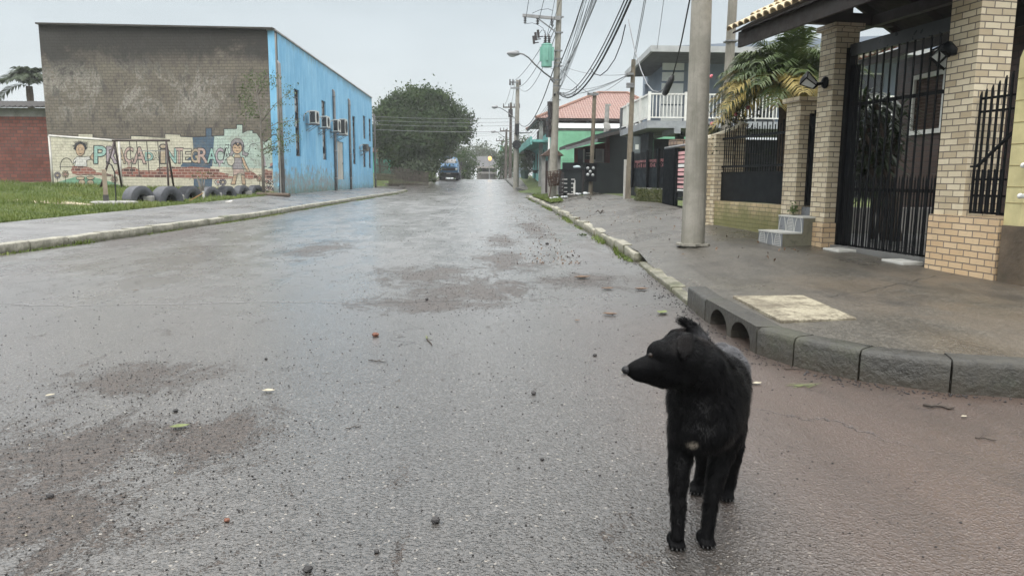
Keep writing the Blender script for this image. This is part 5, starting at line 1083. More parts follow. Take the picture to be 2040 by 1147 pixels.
for x in (X0+1.05,X0+3.2): m=MB(); m.para((x,Y0-.01,zsl-.2),(.25,0,0),(0,2,0),(0,0,.198)); m.build('slab_beam',SLAB,bh)
WXc=float(P(1325,150,30.6)[0]); zto=float(P(1325,118,30.6)[2])+.3; WY=30.6; WY2=float(WX(1281,160,WXc)[1])
m=MB(); 
wh=[(.6,zf+.95),(1.3,zf+.95),(1.3,zf+1.95),(.6,zf+1.95)]
holewall(m,(WXc,WY,0),(1,0,0),[(0,zf-.02),(X1-WXc,zf-.02),(X1-WXc,zto+.9),(0,zto+.2)],[[(3.0,zf+.0),(4.6,zf+.0),(4.6,zf+2.1),(3.0,zf+2.1)],[(7,zf+.9),(9,zf+.9),(9,zf+2.1),(7,zf+2.1)]],.2)
holewall(m,(WXc,WY2,0),(0,-1,0),[(0,zf-.02),(WY2-WY-.2,zf-.02),(WY2-WY-.2,zto+.2),(0,zto+.2)],[[(.35,zf+.9),(1.25,zf+.9),(1.25,zf+2.0),(.35,zf+2.0)]],.2); m.build('upper_wall',BH,bh)
m=MB(); px0,px1=float(P(1320,150,30.5)[0]),float(P(1363,150,30.5)[0]); 
zz=[zf,zf+1.02,zf+1.0+.75,zf+2.0,zto]; zl_=[float(P(1340,y,30.5)[2]) for y in (232,210.5,164,142,120)]
for (z0,z1) in ((zf,zl_[1]),(zl_[1]+.06,zl_[2]-.04),(zl_[2]+.05,zl_[3]-.04),(zl_[3]+.05,zl_[4])): m.para((px0,30.54,z0),(px1-px0,0,0),(0,.058,0),(0,0,z1-z0))
m.build('white_panel',BHW,bh)
for a_ in (((WXc+3.0,WY+.1,zf),(1.6,0,0),(0,.03,0),(0,0,2.1)),((WXc+7,WY+.1,zf+.9),(2,0,0),(0,.03,0),(0,0,1.2)),((WXc+.1,WY+.55,zf+.9),(.03,0,0),(0,1.2,0),(0,0,1.1))): m=MB(); m.para(*a_); m.build('window_glass',GLS,bh)
for (x,z0,w_,h_) in ((WXc+3.0,zf,1.6,2.1),(WXc+7,zf+.9,2,1.2)):
    m=MB()
    for q in (0,.48,.96): m.para((x+w_*q,WY+.06,z0),(w_*.04,0,0),(0,.035,0),(0,0,h_))
    m.para((x,WY+.058,z0+h_-.06),(w_,0,0),(0,.038,0),(0,0,.06)); m.build('window_frame',WPAINT,bh)
RFm=mat('pale_eave',(.34,.35,.35),.6,.12,2,.1,40,dirt=(.2,.2,.2),dirtamt=.4); SOF=mat('grey_soffit',(.12,.125,.13),.8,.15,3)
eA=P(1300,104,28.6); eB=P(1254,150,float(WX(1254,150,eA[0])[1])); eA=np.array([eA[0],28.6,float(eA[2])]); ez=eA[2]; eyB=float(WX(1254,150,eA[0])[1]); ezB=float(WX(1254,150,eA[0])[2]); print('eave',eA,eyB,ezB)
m=MB(); m.prism([(eA[0],28.6,ez),(X1+.3,28.6,ez),(X1+.3,37,ez+.6),(eA[0],eyB+.6,ezB)],(0,0,.16)); m.build('eave',SOF,bh)
m=MB(); m.beam((eA[0]-.03,28.53,ez+.11),(X1+.3,28.53,ez+.11),.1,.22); m.beam((eA[0]-.05,28.48,ez+.11),(eA[0]-.05,eyB+.6,ezB+.11),.1,.22); m.build('gutter',RFm,bh)
m=MB(); m.prism([(eA[0],28.6,ez+.165),(X1+.3,28.6,ez+.165),(X1+.3,33,ez+.95)],(0,.01,0)); m.add([(eA[0]+.1,28.65,ez+.17),(X1,28.65,ez+.17),(X1,36,ez+1.2),(eA[0]+1.2,33,ez+.75),(eA[0]+.1,eyB+.5,ezB+.17)],[(0,1,2,3),(0,3,4)]); m.build('roof',mat('grey_roof_sheet',(.16,.16,.16),.7,.2,3),bh)
rl=MB(); ra=zf+1.02
def rail(p0,p1,name,nb,posts):
    p0=np.array(p0,float);p1=np.array(p1,float); m=MB(); m.beam(p0+(0,0,1.0),p1+(0,0,1.0),.06,.06); m.build('handrail',WPAINT,bh); m=MB(); m.beam(p0+(0,0,.12),p1+(0,0,.12),.045,.045); m.build('bottom_rail',WPAINT,bh)
    for k in range(1,nb): q=p0+(p1-p0)*k/nb; m=MB(); m.box((q[0],q[1],q[2]+.145),(.032,.032,.83)); m.build('railing_bar',WPAINT,bh)
    for f in posts: q=p0+(p1-p0)*f; m=MB(); m.box((q[0],q[1],q[2]),(.11,.11,1.08)); m.build('railing_post',WPAINT,bh)
rail((X0+.06,Y0+.06,zf),(X1,Y0+.06,zf),'front',92,[0,.112,.42,.56,.7,.85]); rail((X0+.06,Y0+.25,zf),(X0+.06,Y1-.1,zf),'side',22,[.25,.5,.75])
m=MB(); m.para((X0+.075,Y0+.3,zf+.18),(.012,0,0),(0,Y1-Y0-.5,0),(0,0,.75)); m.build('frosted_screen',mat('frosted_screen',(.46,.52,.50),.4,.1,2),bh)
m=MB(); m.box((X0+.1,Y1,zf-.1),(.22,.22,1.1)); m.build('end_pier',mat('grey_pier',(.10,.105,.11),.7),bh)
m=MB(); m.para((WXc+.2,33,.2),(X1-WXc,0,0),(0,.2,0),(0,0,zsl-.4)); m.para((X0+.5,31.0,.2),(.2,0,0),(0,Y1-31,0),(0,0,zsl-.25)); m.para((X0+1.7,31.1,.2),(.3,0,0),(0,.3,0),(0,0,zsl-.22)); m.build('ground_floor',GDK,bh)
m=MB(); q=P(1262,306,30.9); q2=P(1277,272,30.9); m.para((q[0],30.96,q[2]),(q2[0]-q[0],0,0),(0,.03,0),(0,0,q2[2]-q[2])); nb_=m.build('notice_panel',mat('grey_panel',(.12,.14,.15),.5),bh)
m=MB(); q=P(1266,298,30.9); q2=P(1273,288,30.9); m.para((q[0],30.945,q[2]),(q2[0]-q[0],0,0),(0,.012,0),(0,0,q2[2]-q[2])); m.build('notice_sheet',BHW,nb_)
# ================================================================= FURTHER UP THE STREET
# ---- transformer pole
TB=P(1100,393,34.); TT=P(1114.5,0,34.); TL=(TT-TB)/(TT[2]-TB[2]); tp_=lambda z: TB+TL*(z-TB[2])
TZ=lambda y: float(P(1108,y,34.)[2])
t=thing('transformer_pole','tall leaning concrete pole carrying a green transformer and a curved street lamp','utility pole',TB)
m=MB(); m.tube([TB-(0,0,.2)]+[tp_(TB[2]+9.6*k/12) for k in range(1,13)],[.20-.095*k/12 for k in range(13)],14); sm(m.build('shaft',CPOLE,t),60)
ca=P(1041,31,33.8); cb=P(1112,38,33.8); m=MB(); m.beam(ca,cb+(.1,0,0),.10,.12); m.build('crossarm',mat('grey_crossarm',(.22,.22,.22),.7,.2,4),t)
m=MB(); m.beam(P(1074,39,33.75),P(1110,66,33.8),.05,.05); m.build('brace',STEEL,t)
PORC=mat('dark_insulator',(.04,.035,.035),.35,.2,5,0,10)
for x,y0,y1 in ((1046,33,48),(1071,36,50),(1099.5,37,53)):
    m=MB(); a=P(x,y0,33.75); b=P(x,y1,33.75); m.tube([a,b],[.03,.03],6); 
    for k in range(4): m.lathe([(.02,-.02),(.085,0),(.02,.03)],a+(b-a)*(k+.6)/4.4,(0,0,1),10)
    m.build('insulator',PORC,t,smooth=True)
for x,y in ((1064,79),(1068,72),(1073,67)): m=MB(); m.beam(P(x,y+9,33.5),P(x-1.5,y-7,33.5),.09,.10); m.beam(P(x,y+7,33.5),P(x+9,y+6,33.6),.04,.04); m.build('fuse_cutout',PORC,t)
GT=mat('transformer_green',(.17,.37,.30),.45,.12,3,.1,40,dirt=(.10,.25,.20),dirtamt=.5,streak=1); tc=P(1089,134,33.5); th=float(P(1089,89,33.5)[2]-tc[2])
m=MB(); m.lathe([(.0,0),(.225,.0),(.235,.03),(.235,th-.04),(.25,th-.03),(.25,th),(.10,th+.05),(0,th+.06)],tc,n=20); tk=sm(m.build('transformer_tank',GT,t),40)
for q in (3.4,5.9,2.6,4.7): m=MB(); m.beam(tc+np.array([.27*math.cos(q),.27*math.sin(q),.25]),tc+np.array([.27*math.cos(q),.27*math.sin(q),th-.12]),.06,.10,up=(math.cos(q),math.sin(q),0)); m.build('cooling_fin',GT,tk)
for dx in (-.06,.10): m=MB(); m.tube([tc+(dx,0,th),tc+(dx-.02,0,th+.42)],[.05,.035],8); [m.lathe([(.03,-.02),(.09,0),(.03,.03)],tc+(dx-.01,0,th+.08+.08*k),(0,0,1),9) for k in range(4)]; m.build('bushing',PORC,tk,smooth=True)
for y in (101,118): m=MB(); m.beam(P(1097,y,33.5),P(1110,y,34),.10,.06); m.build('mounting_arm',STEEL,t)
def lamp(parent,head,pts,sc=1.0,lit=None):
    m=MB(); m.tube(pts,.035*sc,7); m.build('lamp_arm',STEEL,parent,smooth=True)
    m=MB(); h=np.array(head); m.ell(h,(.30*sc,.14*sc,.11*sc),12,8); m.ell(h+(.12*sc,0,.06*sc),(.14*sc,.09*sc,.08*sc),8,6); m.build('lamp_head',mat('lamp_grey',(.19,.195,.20),.45,.1,3),parent,smooth=True)
    m=MB(); m.ell(h-(.05*sc,0,.06*sc),(.19*sc,.10*sc,.09*sc),10,6); m.build('lamp_glass',lit or mat('lamp_glass',(.34,.36,.36),.2,.05,3,0),parent,smooth=True)
lamp(t,P(1023,107,33.4),[P(1030,106,33.4),P(1042,108,33.4),P(1053,115,33.5),P(1066,129,33.6),P(1084,145,33.8),P(1104,160,34)])
m=MB(); m.beam(P(1098,156,33.9),P(1110,170,34),.16,.10); m.build('lamp_bracket',STEEL,t)
for y in (35,66,102,118,126,133,160,172,186,200): m=MB(); q=tp_(TZ(y)); m.lathe([(.155,-.03),(.155,.03)],q,(0,0,1),12); m.box(q+(.16,-.05,-.02),(.10,.07,.06)); m.build('steel_band',STEEL,t)
m=MB(); rr=random.Random(3); q=tp_(TZ(240)); 
for k in range(9): m.box(q+np.array([-.26+rr.uniform(-.05,.05),-.05,-.75+k*.17]),(.16,.16,.20),rr.random())
m.build('junction_boxes',PORC,t)
# basket of scrap on the pole foot
t2=thing('scrap_basket','rusty broken metal basket hung on the foot of the transformer pole','basket',P(1103,372,33.6)); RUST=mat('rust_brown',(.055,.032,.022),.8,.4,10,.4,30)
m=MB(); rr=random.Random(6); cx=P(1103,356,33.5)
for k in range(10): z=cx[2]-.30+.07*k; m.tube([cx+np.array([.32*(1-.03*abs(k-7))*math.cos(q),-.05+.22*math.sin(q),z-cx[2]+.05*math.cos(q)]) for q in np.linspace(0,6.28,13)],.014,4,False)
for k in range(12): q=k*.523; m.cyl(cx+np.array([.2*math.cos(q),-.05+.16*math.sin(q),-.32]),cx+np.array([.34*math.cos(q),-.05+.23*math.sin(q),.34]),.014,n=4)
for k in range(9): m.box(cx+np.array([rr.uniform(-.2,.2),rr.uniform(-.2,.1),rr.uniform(-.28,.15)]),(rr.uniform(.1,.3),rr.uniform(.1,.2),rr.uniform(.06,.14)),rr.random()*3)
m.build('basket',RUST,t2); m=MB(); m.cyl(cx+(-.12,-.1,-.3),cx+(-.22,-.1,-1.05),.025,n=5); m.build('leg',RUST,t2)
# ---- second concrete pole
B2=P(1027.5,374,66.); T2=P(1031.5,160,66.); t=thing('coiled_cable_pole','grey concrete pole with a black cable coil and street lamp beyond the side street','utility pole',B2)
m=MB(); m.tube([B2-(0,0,.3),(B2+T2)/2,T2],[.27,.21,.15],12); sm(m.build('shaft',CPOLE,t),60)
for y,xl,xr in ((164,1015,1033),(176,1018,1035)): m=MB(); m.beam(P(xl,y,65.8),P(xr,y,65.8),.10,.10); m.build('crossarm',STEEL,t)
for x in (1016,1022,1036): m=MB(); m.cyl(P(x,170,65.7),P(x,158,65.7),.09,.05,6); m.build('insulator',PORC,t)
lamp(t,P(986,213.5,64.5),[P(989,213.5,64.5),P(997,215,64.7),P(1010,223,65.2),P(1027,237,65.8)],1.0)
m=MB(); q=P(1029.5,288,65.6); [m.lathe([(.30,-.1),(.34,-.1),(.34,.1),(.30,.1)],q,(0.1,1,0),18)]; 
for k in range(5): m.tube([q+np.array([(.24+.03*k)*math.cos(a),-.12+.05*k,(.24+.03*k)*math.sin(a)]) for a in np.linspace(0,6.3,20)],.03,5,False)
m.build('cable_coil',DARK,t)
m=MB(); m.box(P(1030,268,65.7),(.35,.3,.9)); m.build('splice_box',DARK,t)
# ---- dark timber poles
WDP=mat('dark_timber_pole',(.085,.072,.062),.9,.3,4,.5,20); 
for x,yt,yb_,Y,arm,lm_,lb in ((1017,205,352,88,(1002,1036,214),None,'dark timber pole with a wide crossarm behind the coiled cable pole'),(1008,258,352,104,(996,1018,261),(983,262.5),'dark timber pole with a low street lamp near the crest'),(999,279,354,128,(988,1010,281),None,'thin far timber pole with a pale crossarm by the lit lamp')):
    b=P(x-1,yb_,Y); tp=P(x+1,yt,Y); b[2]=min(b[2],float(zr(Y))); t=thing('timber_pole',lb,'utility pole',b,'timber poles at the crest'); m=MB(); m.cyl(b-(0,0,1),tp,.21,.14,9); m.build('shaft',WDP,t)
    m=MB(); m.beam(P(arm[0],arm[2],Y-.3),P(arm[1],arm[2],Y-.3),.13,.14); m.build('crossarm',WDP,t)
    for k in range(4): m=MB(); q=P(arm[0]+1+(arm[1]-arm[0]-2)*k/3,arm[2]-1,Y-.3); m.cyl(q,q+(0,0,.35),.07,.05,6); m.build('insulator',PORC,t)
    if lm_: lamp(t,P(*lm_,Y-1),[P(lm_[0]+3,lm_[1],Y-1),P(lm_[0]+9,lm_[1]+2,Y-.8),P(x,276,Y-.2)],1.25)
    else: m=MB(); q=P(x,arm[2]+20,Y-.4); m.box(q,(.5,.4,.9)); m.build('line_box',GT if Y>110 else PORC,t)
# ---- lit lamp far away
q=P(975,340,118); q[2]=float(zr(118)); LIT,nt,b=newmat('lit_sodium_lamp'); nt.put(b.inputs['Emission Color'],(1,.55,.16)); b.inputs['Emission Strength'].default_value=.7; nt.put(b.inputs['Base Color'],(.6,.3,.1))
t=thing('lit_street_lamp','distant lit orange street lamp glowing in front of the far house','street lamp',q); h=P(976,316,118); m=MB(); m.cyl(q-(0,0,.5),(q[0],q[1],h[2]+.2),.10,.07,8); m.build('post',STEEL,t)
m=MB(); m.ell(h,(.30,.26,.36),10,7); m.build('lamp_globe',LIT,t,smooth=True); h2=h
pl_=bpy.data.lights.new('lamp_light','POINT'); pl_.energy=4; pl_.color=(1,.6,.2); pl_.shadow_soft_size=.5; po=bpy.data.objects.new('lamp_light',pl_); COL.objects.link(po); po.parent=t; po.location=Vector(h2+(0,-1,-.2))-t.location
# ---- wires
WIRE=mat('black_cable',(.012,.012,.013),.5,.1,3,0); WGRY=mat('grey_cable',(.16,.165,.17),.55,.1,3,0)
def cat_(a,b,sag,n=18): 
    a,b=np.array(a,float),np.array(b,float); return [a+(b-a)*k/n-np.array([0,0,4*sag*(k/n)*(1-k/n)]) for k in range(n+1)]
def wire(a,b,sag,r,label,group,mt=None,name='overhead_wire',n=18,pts=None):
    m=MB(); m.tube(pts if pts is not None else cat_(a,b,sag,n),r,5); o=m.build(name,mt or WIRE,smooth=True); return tag(o,label,'cable',group)
Fz=lambda z,dx=0,dy=0: pF+leanF*(z-pF[2])+np.array([dx,dy,0])
rr=random.Random(21)
for k in range(15):
    y=rr.uniform(146,188); z=7.0+1.5*k/15+rr.uniform(-.1,.1)
    wire(P(1112+rr.uniform(0,2),y,33.9),Fz(z,-.15-.02*k,.1),rr.uniform(.25,.85),.0075,'thin grey service wire in the fan of cables between the two big poles','fan of thin service wires',WGRY)
for k in range(3): wire(P(1111,184-k,33.9),Fz(6.0+.12*k,-.05,0),1.45-.08*k,(.026,.018,.014)[k],('thickest black telephone cable sagging from the transformer pole to the foreground pole','black telephone cable running just above the thickest sagging one','uppermost of the sagging black telephone cables')[k],'sagging telephone cables')
wire(P(1113,133,33.9),Fz(8.5,-.25,0),.55,.022,'single thick black power cable rising steeply from the transformer to the top of the picture','street power lines')
for x,y,zz,dx in ((1046,48,9.3,-1.6),(1071,50,9.3,-.9),(1099,53,9.3,-.3)): wire(P(x,y,33.75),Fz(9.6,dx,-.5),.35,.012,'bare high voltage wire from the crossarm passing over the street','high voltage wires')
for k,(pts,lb) in enumerate((([(1105,0,32),(1098,40,33),(1090,70,33.4)],'jumper wire dropping from the top of the transformer pole beside its crossarm'),([(1048,48,33.7),(1060,46,33.7),(1072,50,33.7),(1082,57,33.6),(1086,68,33.5)],'curved jumper wire linking the hanging insulators to the transformer'),([(1060,27,33.7),(1076,20,33.8),(1092,18,33.9),(1102,22,34)],'arched jumper wire over the crossarm'),([(1074,68,33.5),(1080,60,33.5),(1086,62,33.5),(1088,72,33.5)],'short loop of wire above the fuse cutouts'),([(1097,136,33.5),(1102,138,33.7),(1108,132,33.9)],'short lead under the transformer'))):
    wire(None,None,0,.010,lb,'transformer leads',pts=[P(*q) for q in pts])
for k,(a,b,s_,r_,lb) in enumerate(((P(1103,50,33.9),P(1016,165,65.8),.5,.016,'left spaced power wire curving to the second concrete pole'),(P(1106,56,33.9),P(1022,172,65.8),.9,.016,'middle spaced power wire curving to the second concrete pole'),(P(1108,66,33.9),P(1035,176,65.8),1.1,.016,'right spaced power wire curving to the second concrete pole'),(P(1106,128,33.9),P(1031,240,65.8),1.4,.024,'thick black cable sagging from the transformer to the second concrete pole'))): wire(a,b,s_,r_,lb,'wires to the second pole')
for k in range(6): wire(P(1107,184+3*k,33.9),P(1030,262+3.5*k,65.8),.5+.12*k,.010,'thin telephone wire from the transformer pole to the second pole','thin wires to the second pole')
wire(P(1105,188,33.8),P(1088,262,40),.1,.05,'thick black cable bundle dropping steeply left of the transformer pole','street power lines')
for k,(y,yl,lb) in enumerate(((236,232,'topmost wire crossing the street in front of the big tree'),(243,240,'second wire crossing the street in front of the big tree'),(250,248,'third wire crossing the street in front of the big tree'),(262,258,'lowest thick wire crossing the street in front of the big tree'))): wire(P(1028,y,65.6),P(742,yl,64.0),.12,.014+.006*(k==3),lb,'wires crossing the street',WGRY)
for k in range(7): wire(P(1029,250+4*k,66),P(1012+k*.6,262+4*k,104),.3,.014,'far street wire between the poles at the crest','far street wires')
for k in range(3): wire(P(1020+6*k,164,66),P(1004+13*k,212,87.7),.3,.016,'far power wire from the second pole to the first timber pole','far power wires')
for y in (262,266): wire(P(1010,y,104),P(880,y+5,96),.2,.016,'far wire crossing the crest behind the big tree','far crossing wires',WGRY)
wire(P(1030,264,65.8),P(1060,264,78),.05,.05,'black service cable from the second pole to the teal shop','street power lines')
# ---- timber posts on the right pavement
q0=P(1251,386,26.6); q1=P(1256,119,26.6); t=thing('service_post','tall worn timber service post standing by the black wall','utility pole',q0); q1[0]=q0[0]+.06
m=MB(); m.cyl(q0-(0,0,.3),q1,.105,.075,9); m.build('shaft',mat('worn_timber_post',(.16,.135,.10),.9,.3,4,.5,20,dirt=(.05,.045,.04),dirtamt=.7,streak=1),t)
for y in (150,170,175): m=MB(); q=P(1255,y,26.5); m.box(q,(.24,.16,.07)); m.build('clamp',STEEL,t)
q0=P(1246,388,26.8); q1=P(1248,318,26.8); m=MB(); m.box((q0[0],q0[1],q0[2]-.2),(.15,.12,q1[2]-q0[2]+.2)); o=m.build('white_stub_post',WPIPE); tag(o,'short square whitish post leaning beside the tall timber service post','post')
q0=P(1176,384,34.6); q1=P(1181,184,34.6); q1[0]=q0[0]+.1; t=thing('meter_post','timber pole with a black box of electricity meters in front of the black wall','utility pole',q0)
m=MB(); m.cyl(q0-(0,0,.3),q1,.10,.09,10); m.build('shaft',MATS['worn_timber_post'],t); a=P(1165,362,34.4); b=P(1188,328,34.4)
m=MB(); m.box(((a[0]+b[0])/2,34.4,a[2]),(b[0]-a[0],.24,b[2]-a[2])); m.box(((a[0]+b[0])/2,34.38,b[2]),(b[0]-a[0]+.1,.34,.06)); mb_=m.build('meter_box',BLK2,t)
for x,y in ((1171,335),(1182,335),(1176,342),(1171,348),(1181,349)): m=MB(); m.lathe([(.075,0),(.06,.05),(0,.06)],P(x,y,34.27),(0,-1,0),12); m.build('meter_dial',PANE,mb_,smooth=True)
m=MB(); q=P(1181,190,34.5); m.box(q,(.5,.1,.1)); m.build('pole_top_bracket',STEEL,t)
# drop wires
dp=P(1253,148,26.6)
for x,y,s_ in ((1114,176,.25),(1116,186,.25),(1117,192,.15),(1113,128,.2)): wire(dp,P(x,y,33.9),s_,.009,'house service wire strung from the timber service post to the transformer pole','house service wires',WGRY)
wire(P(1181,190,34.5),P(1114,136,33.9),.1,.011,'service wire from the meter pole up to the transformer pole','house service wires',WGRY)
wire(dp,P(1181,192,34.5),.1,.009,'low wire between the meter pole and the timber service post','house service wires',WGRY)
for k,(x,z) in enumerate(((1258,8.4),(1262,8.2))): wire(P(x,140-8*k,26.6),Fz(z,-.05,0),.15,.011,'service wire from the timber service post to the top of the foreground pole','wires to the foreground pole',WGRY)
wire(P(1309,98,28.6),Fz(8.3,0,.1),.1,.009,'lone wire from the balcony house roof corner to the foreground pole','wires to the foreground pole',WGRY)
wire(None,None,0,.016,'loop of slack black cable hanging below the telephone cables','slack cable loops',pts=[P(*q) for q in ((1246,50,21),(1238,85,22),(1225,118,23.5),(1210,140,24.5),(1196,151,25.5),(1183,147,26),(1177,137,26.5))])
wire(None,None,0,.014,'small slack loop of wire right beside the transformer pole','slack cable loops',pts=[P(*q) for q in ((1150,170,31),(1146,185,31.5),(1138,194,32),(1130,196,32.5),(1124,190,33),(1122,184,33.4))])
wire(None,None,0,.014,'pale cable hanging from the telephone cables down to the dangling splice','slack cable loops',WGRY,pts=[P(*q) for q in ((1252,40,20.5),(1258,70,20),(1266,105,19),(1277,140,18),(1289,168,17),(1300,181,16.4),(1312,184,16),(1322,178,15.7),(1326,170,15.5))])
wire(None,None,0,.014,'black cable from the top of the picture holding the dangling splice','slack cable loops',pts=[Fz(7.5,-.1,0)]+[P(*q) for q in ((1374,0,13),(1366,40,13.6),(1358,80,14.2),(1350,115,14.8),(1340,152,15.3))])
m=MB(); pts=[P(*q) for q in ((1341,150,15.3),(1338,157,15.3),(1332,170,15.35),(1326,184,15.4),(1322,189,15.4))]; m.tube(pts,[.03,.062,.066,.064,.045],12); tag(sm(m.build('splice_closure',DARK),60),'black sausage shaped cable splice dangling in front of the balcony','cable splice')
# ---- teal shop, green side, canopy
TEAL=mat('teal_paint',(.16,.42,.40),.75,.14,1.2,.2,30,dirt=(.05,.13,.12),dirtamt=.45,streak=1); GRN=mat('weathered_green_paint',(.14,.34,.21),.8,.16,.8,.25,25,dirt=(.05,.12,.075),dirtamt=.8,dscale=.7,streak=1)
sh=thing('teal_shop','long low teal and green corner shop with a mossy concrete canopy','building',(7.5,66,.7)); X5=5.0; ya,yb=57.3,79.; zb0=.3
zT=4.75; m=MB(); op=[]
for k,(y0,y1,z0,z1) in enumerate(((59,60.2,1.0,3.6),(61.2,62.2,1.0,3.6),(63.6,65,.9,3.6),(67,69.5,1.6,3.5),(71,73,1.6,3.5),(75,77,1.0,3.6))): op.append([(y0-ya,z0),(y1-ya,z0),(y1-ya,z1),(y0-ya,z1)])
m.para((X5+.2,yb-.3,zb0),(9,0,0),(0,.3,0),(0,0,zT-zb0)); m.build('rear_wall',GRN,sh); m=MB()
mm=MB(); holewall(mm,(X5,yb,0),(0,-1,0),[(0,zb0),(yb-ya-.25,zb0),(yb-ya-.25,zT),(0,zT)],[[(yb-ya-a,z0),(yb-ya-b,z0),(yb-ya-b,z1),(yb-ya-a,z1)] for (a,z0),(b,_),(_,z1),_ in [(h[0],h[1],h[2],h[3]) for h in op]],.2)
mm.build('street_wall',TEAL,sh)
for h in op: m2=MB(); m2.para((X5+.13,ya+h[0][0],h[0][1]),(.03,0,0),(0,h[1][0]-h[0][0],0),(0,0,h[2][1]-h[0][1])); m2.build('shutter',mat('teal_shutter',(.09,.22,.21),.6,.2,3),sh)
m.para((X5-.005,ya,zb0),(11,0,0),(0,.25,0),(0,0,zT-zb0)); m.build('green_side_wall',GRN,sh)
m=MB(); m.para((X5-.01,ya-.02,zT),(11,0,0),(0,22,0),(0,0,.2)); m.build('mossy_parapet',mat('black_mould_edge',(.05,.06,.05),.9,.3,3,.4,20),sh)
m=MB(); m.para((X5-1.35,ya+1.0,3.95),(1.36,0,0),(0,21,0),(0,0,.18)); m.para((X5-1.5,ya+1.0,3.75),(.14,0,0),(0,21,0),(0,0,.6)); m.build('canopy',mat('canopy_teal',(.11,.30,.27),.8,.25,1.5,.3,20,dirt=(.04,.06,.05),dirtamt=.8),sh)
m=MB(); m.para((X5-1.52,ya+22,3.7),(1.5,0,0),(0,.2,0),(0,0,.75)); m.build('canopy_end',CONC,sh)
m=MB(); q=P(1093,320,57.1); m.cyl((q[0],57.1,1.2),(q[0],57.1,5.4),.07,n=8); m.build('white_vent_pipe',WPAINT,sh)
m=MB(); m.prism([(X5+.3,58.2,4.97),(14,58.2,4.97),(14,59.9,5.45),(X5+.3,59.9,5.45)],(0,0,.05)); m.build('white_sheet_roof',mat('white_sheet',(.40,.41,.41),.5,.06,2),sh)
rg_=thing('green_railing','thin pale green railing in front of the green side wall','railing',P(1130,350,50)); 
for k in range(13): m=MB(); q=P(1114+2.7*k,340,50); m.box((q[0],50,.4),(.03,.03,2.1)); m.build('bar',GRN,rg_)
for z in (1.2,2.3): m=MB(); a=P(1112,340,50); b=P(1150,340,50); m.beam((a[0],50,z),(b[0],50,z),.03,.03); m.build('rail',GRN,rg_)
# gate canopy with tiles
gc=thing('tiled_gate_canopy','small brown tiled canopy on posts left of the transformer pole','canopy',P(1095,385,45)); a=P(1076,311,45); b=P(1121,311,45); tpz=P(1100,293,45)
m=MB(); m.prism([(a[0],44.2,a[2]),(b[0],44.2,b[2]),(tpz[0],44.2,tpz[2])],(0,1.6,0)); m.build('roof',RT if False else mat('old_brown_tile',(.085,.055,.042),.85,.35,5,.5,20),gc)
for x in (1082,1094,1112): q=P(x,385,44.6); m=MB(); m.box((q[0],44.6,.3),(.22,.22,a[2]-.3)); m.build('post',CONC,gc)
m=MB(); q=P(1088,385,44.7); m.box((q[0],44.75,.3),(.3,.06,1.9)); m.build('gate_leaf',mat('brown_gate',(.07,.05,.045),.7),gc)
# red tiled house
rh=thing('red_tile_house','big house with a hipped red tile roof rising behind the teal shop','house',(9.5,64,.8)); y0,y1=60.,74.; e0=4.05; e1=15.5; ez_=5.9; rz=8.65; 
m=MB(); A=(e0,y0,ez_);B=(e1,y0,ez_);C_=(e1,y1,ez_);D=(e0,y1,ez_);E_=(10.0,67,rz);F_=(12.6,67,rz)
m.add([A,B,C_,D,E_,F_],[(0,1,5,4),(1,2,5),(2,3,4,5),(3,0,4),(3,2,1,0)])
def tile_mat():
    m_,nt,b=newmat('pink_roof_tiles'); uv=nt.uv(); p=nt.pos(); x=nt.sep(p); wv=nt.m('SINE',nt.m('MULTIPLY',x[0],2*math.pi/.22)); rw=nt.m('FRACT',nt.m('MULTIPLY',x[2],1/.20)); n=nt.noise(p,7,4,.7); n2=nt.noise(p,.6,4,.6)
    c=nt.mix(nt.mr(n,.3,.7),(.20,.105,.08),(.33,.22,.19)); c=nt.mix(nt.m('MULTIPLY',nt.mr(nt.m('ADD',nt.m('MULTIPLY',wv,-.5),nt.mr(rw,.3,0,0,.6)),.1,.8),.9),c,(.10,.035,.028)); c=nt.mix(nt.mr(n2,.5,.75,0,.3),c,(.25,.2,.18))
    nt.put(b.inputs['Base Color'],c); b.inputs['Roughness'].default_value=.8; nt.put(b.inputs['Normal'],nt.bump(nt.m('ADD',wv,nt.m('MULTIPLY',rw,-1)),.8,.05)); return m_
PT=tile_mat(); m.build('roof',PT,rh)
m=MB(); 
for a,b in ((A,E_),(E_,F_),(B,F_),(D,E_)): m.tube([np.array(a)+(0,0,.03),np.array(b)+(0,0,.03)],.13,7)
m.build('ridge_tiles',mat('dark_ridge_tile',(.20,.11,.08),.8,.3,5),rh)
m=MB(); m.para((e0+.1,y0+.05,ez_-.22),(e1-e0,0,0),(0,.1,0),(0,0,.21)); m.para((e0+.05,y0,ez_-.22),(.1,0,0),(0,y1-y0,0),(0,0,.21)); m.build('fascia',BRN,rh)
m=MB(); m.para((e0+1.0,y0+1.2,.5),(e1-e0-1,0,0),(0,.2,0),(0,0,ez_-.75)); m.para((e0+1.0,y0+1.4,.5),(.2,0,0),(0,y1-y0-2,0),(0,0,ez_-.75)); m.build('wall',mat('dark_brick_red',(.085,.045,.038),.85,.3,2,.3,20),rh)
for x in (1078,1140,1172,1205): q=P(x,250,60.4); m=MB(); m.box((q[0],60.5,.5),(.3,.3,ez_-.72)); m.build('column',CONC,rh)
q=P(1207,262,57.0); q2=P(1210,211,57.0); m=MB(); m.tube([q-(0,0,.6),q2],[.20,.16],8); m.box(q2+(0.05,0,0),(.42,.3,.12)); tag(m.build('flue_pipe',CONC),'mossy concrete flue pipe standing against the red tiled roof','flue')
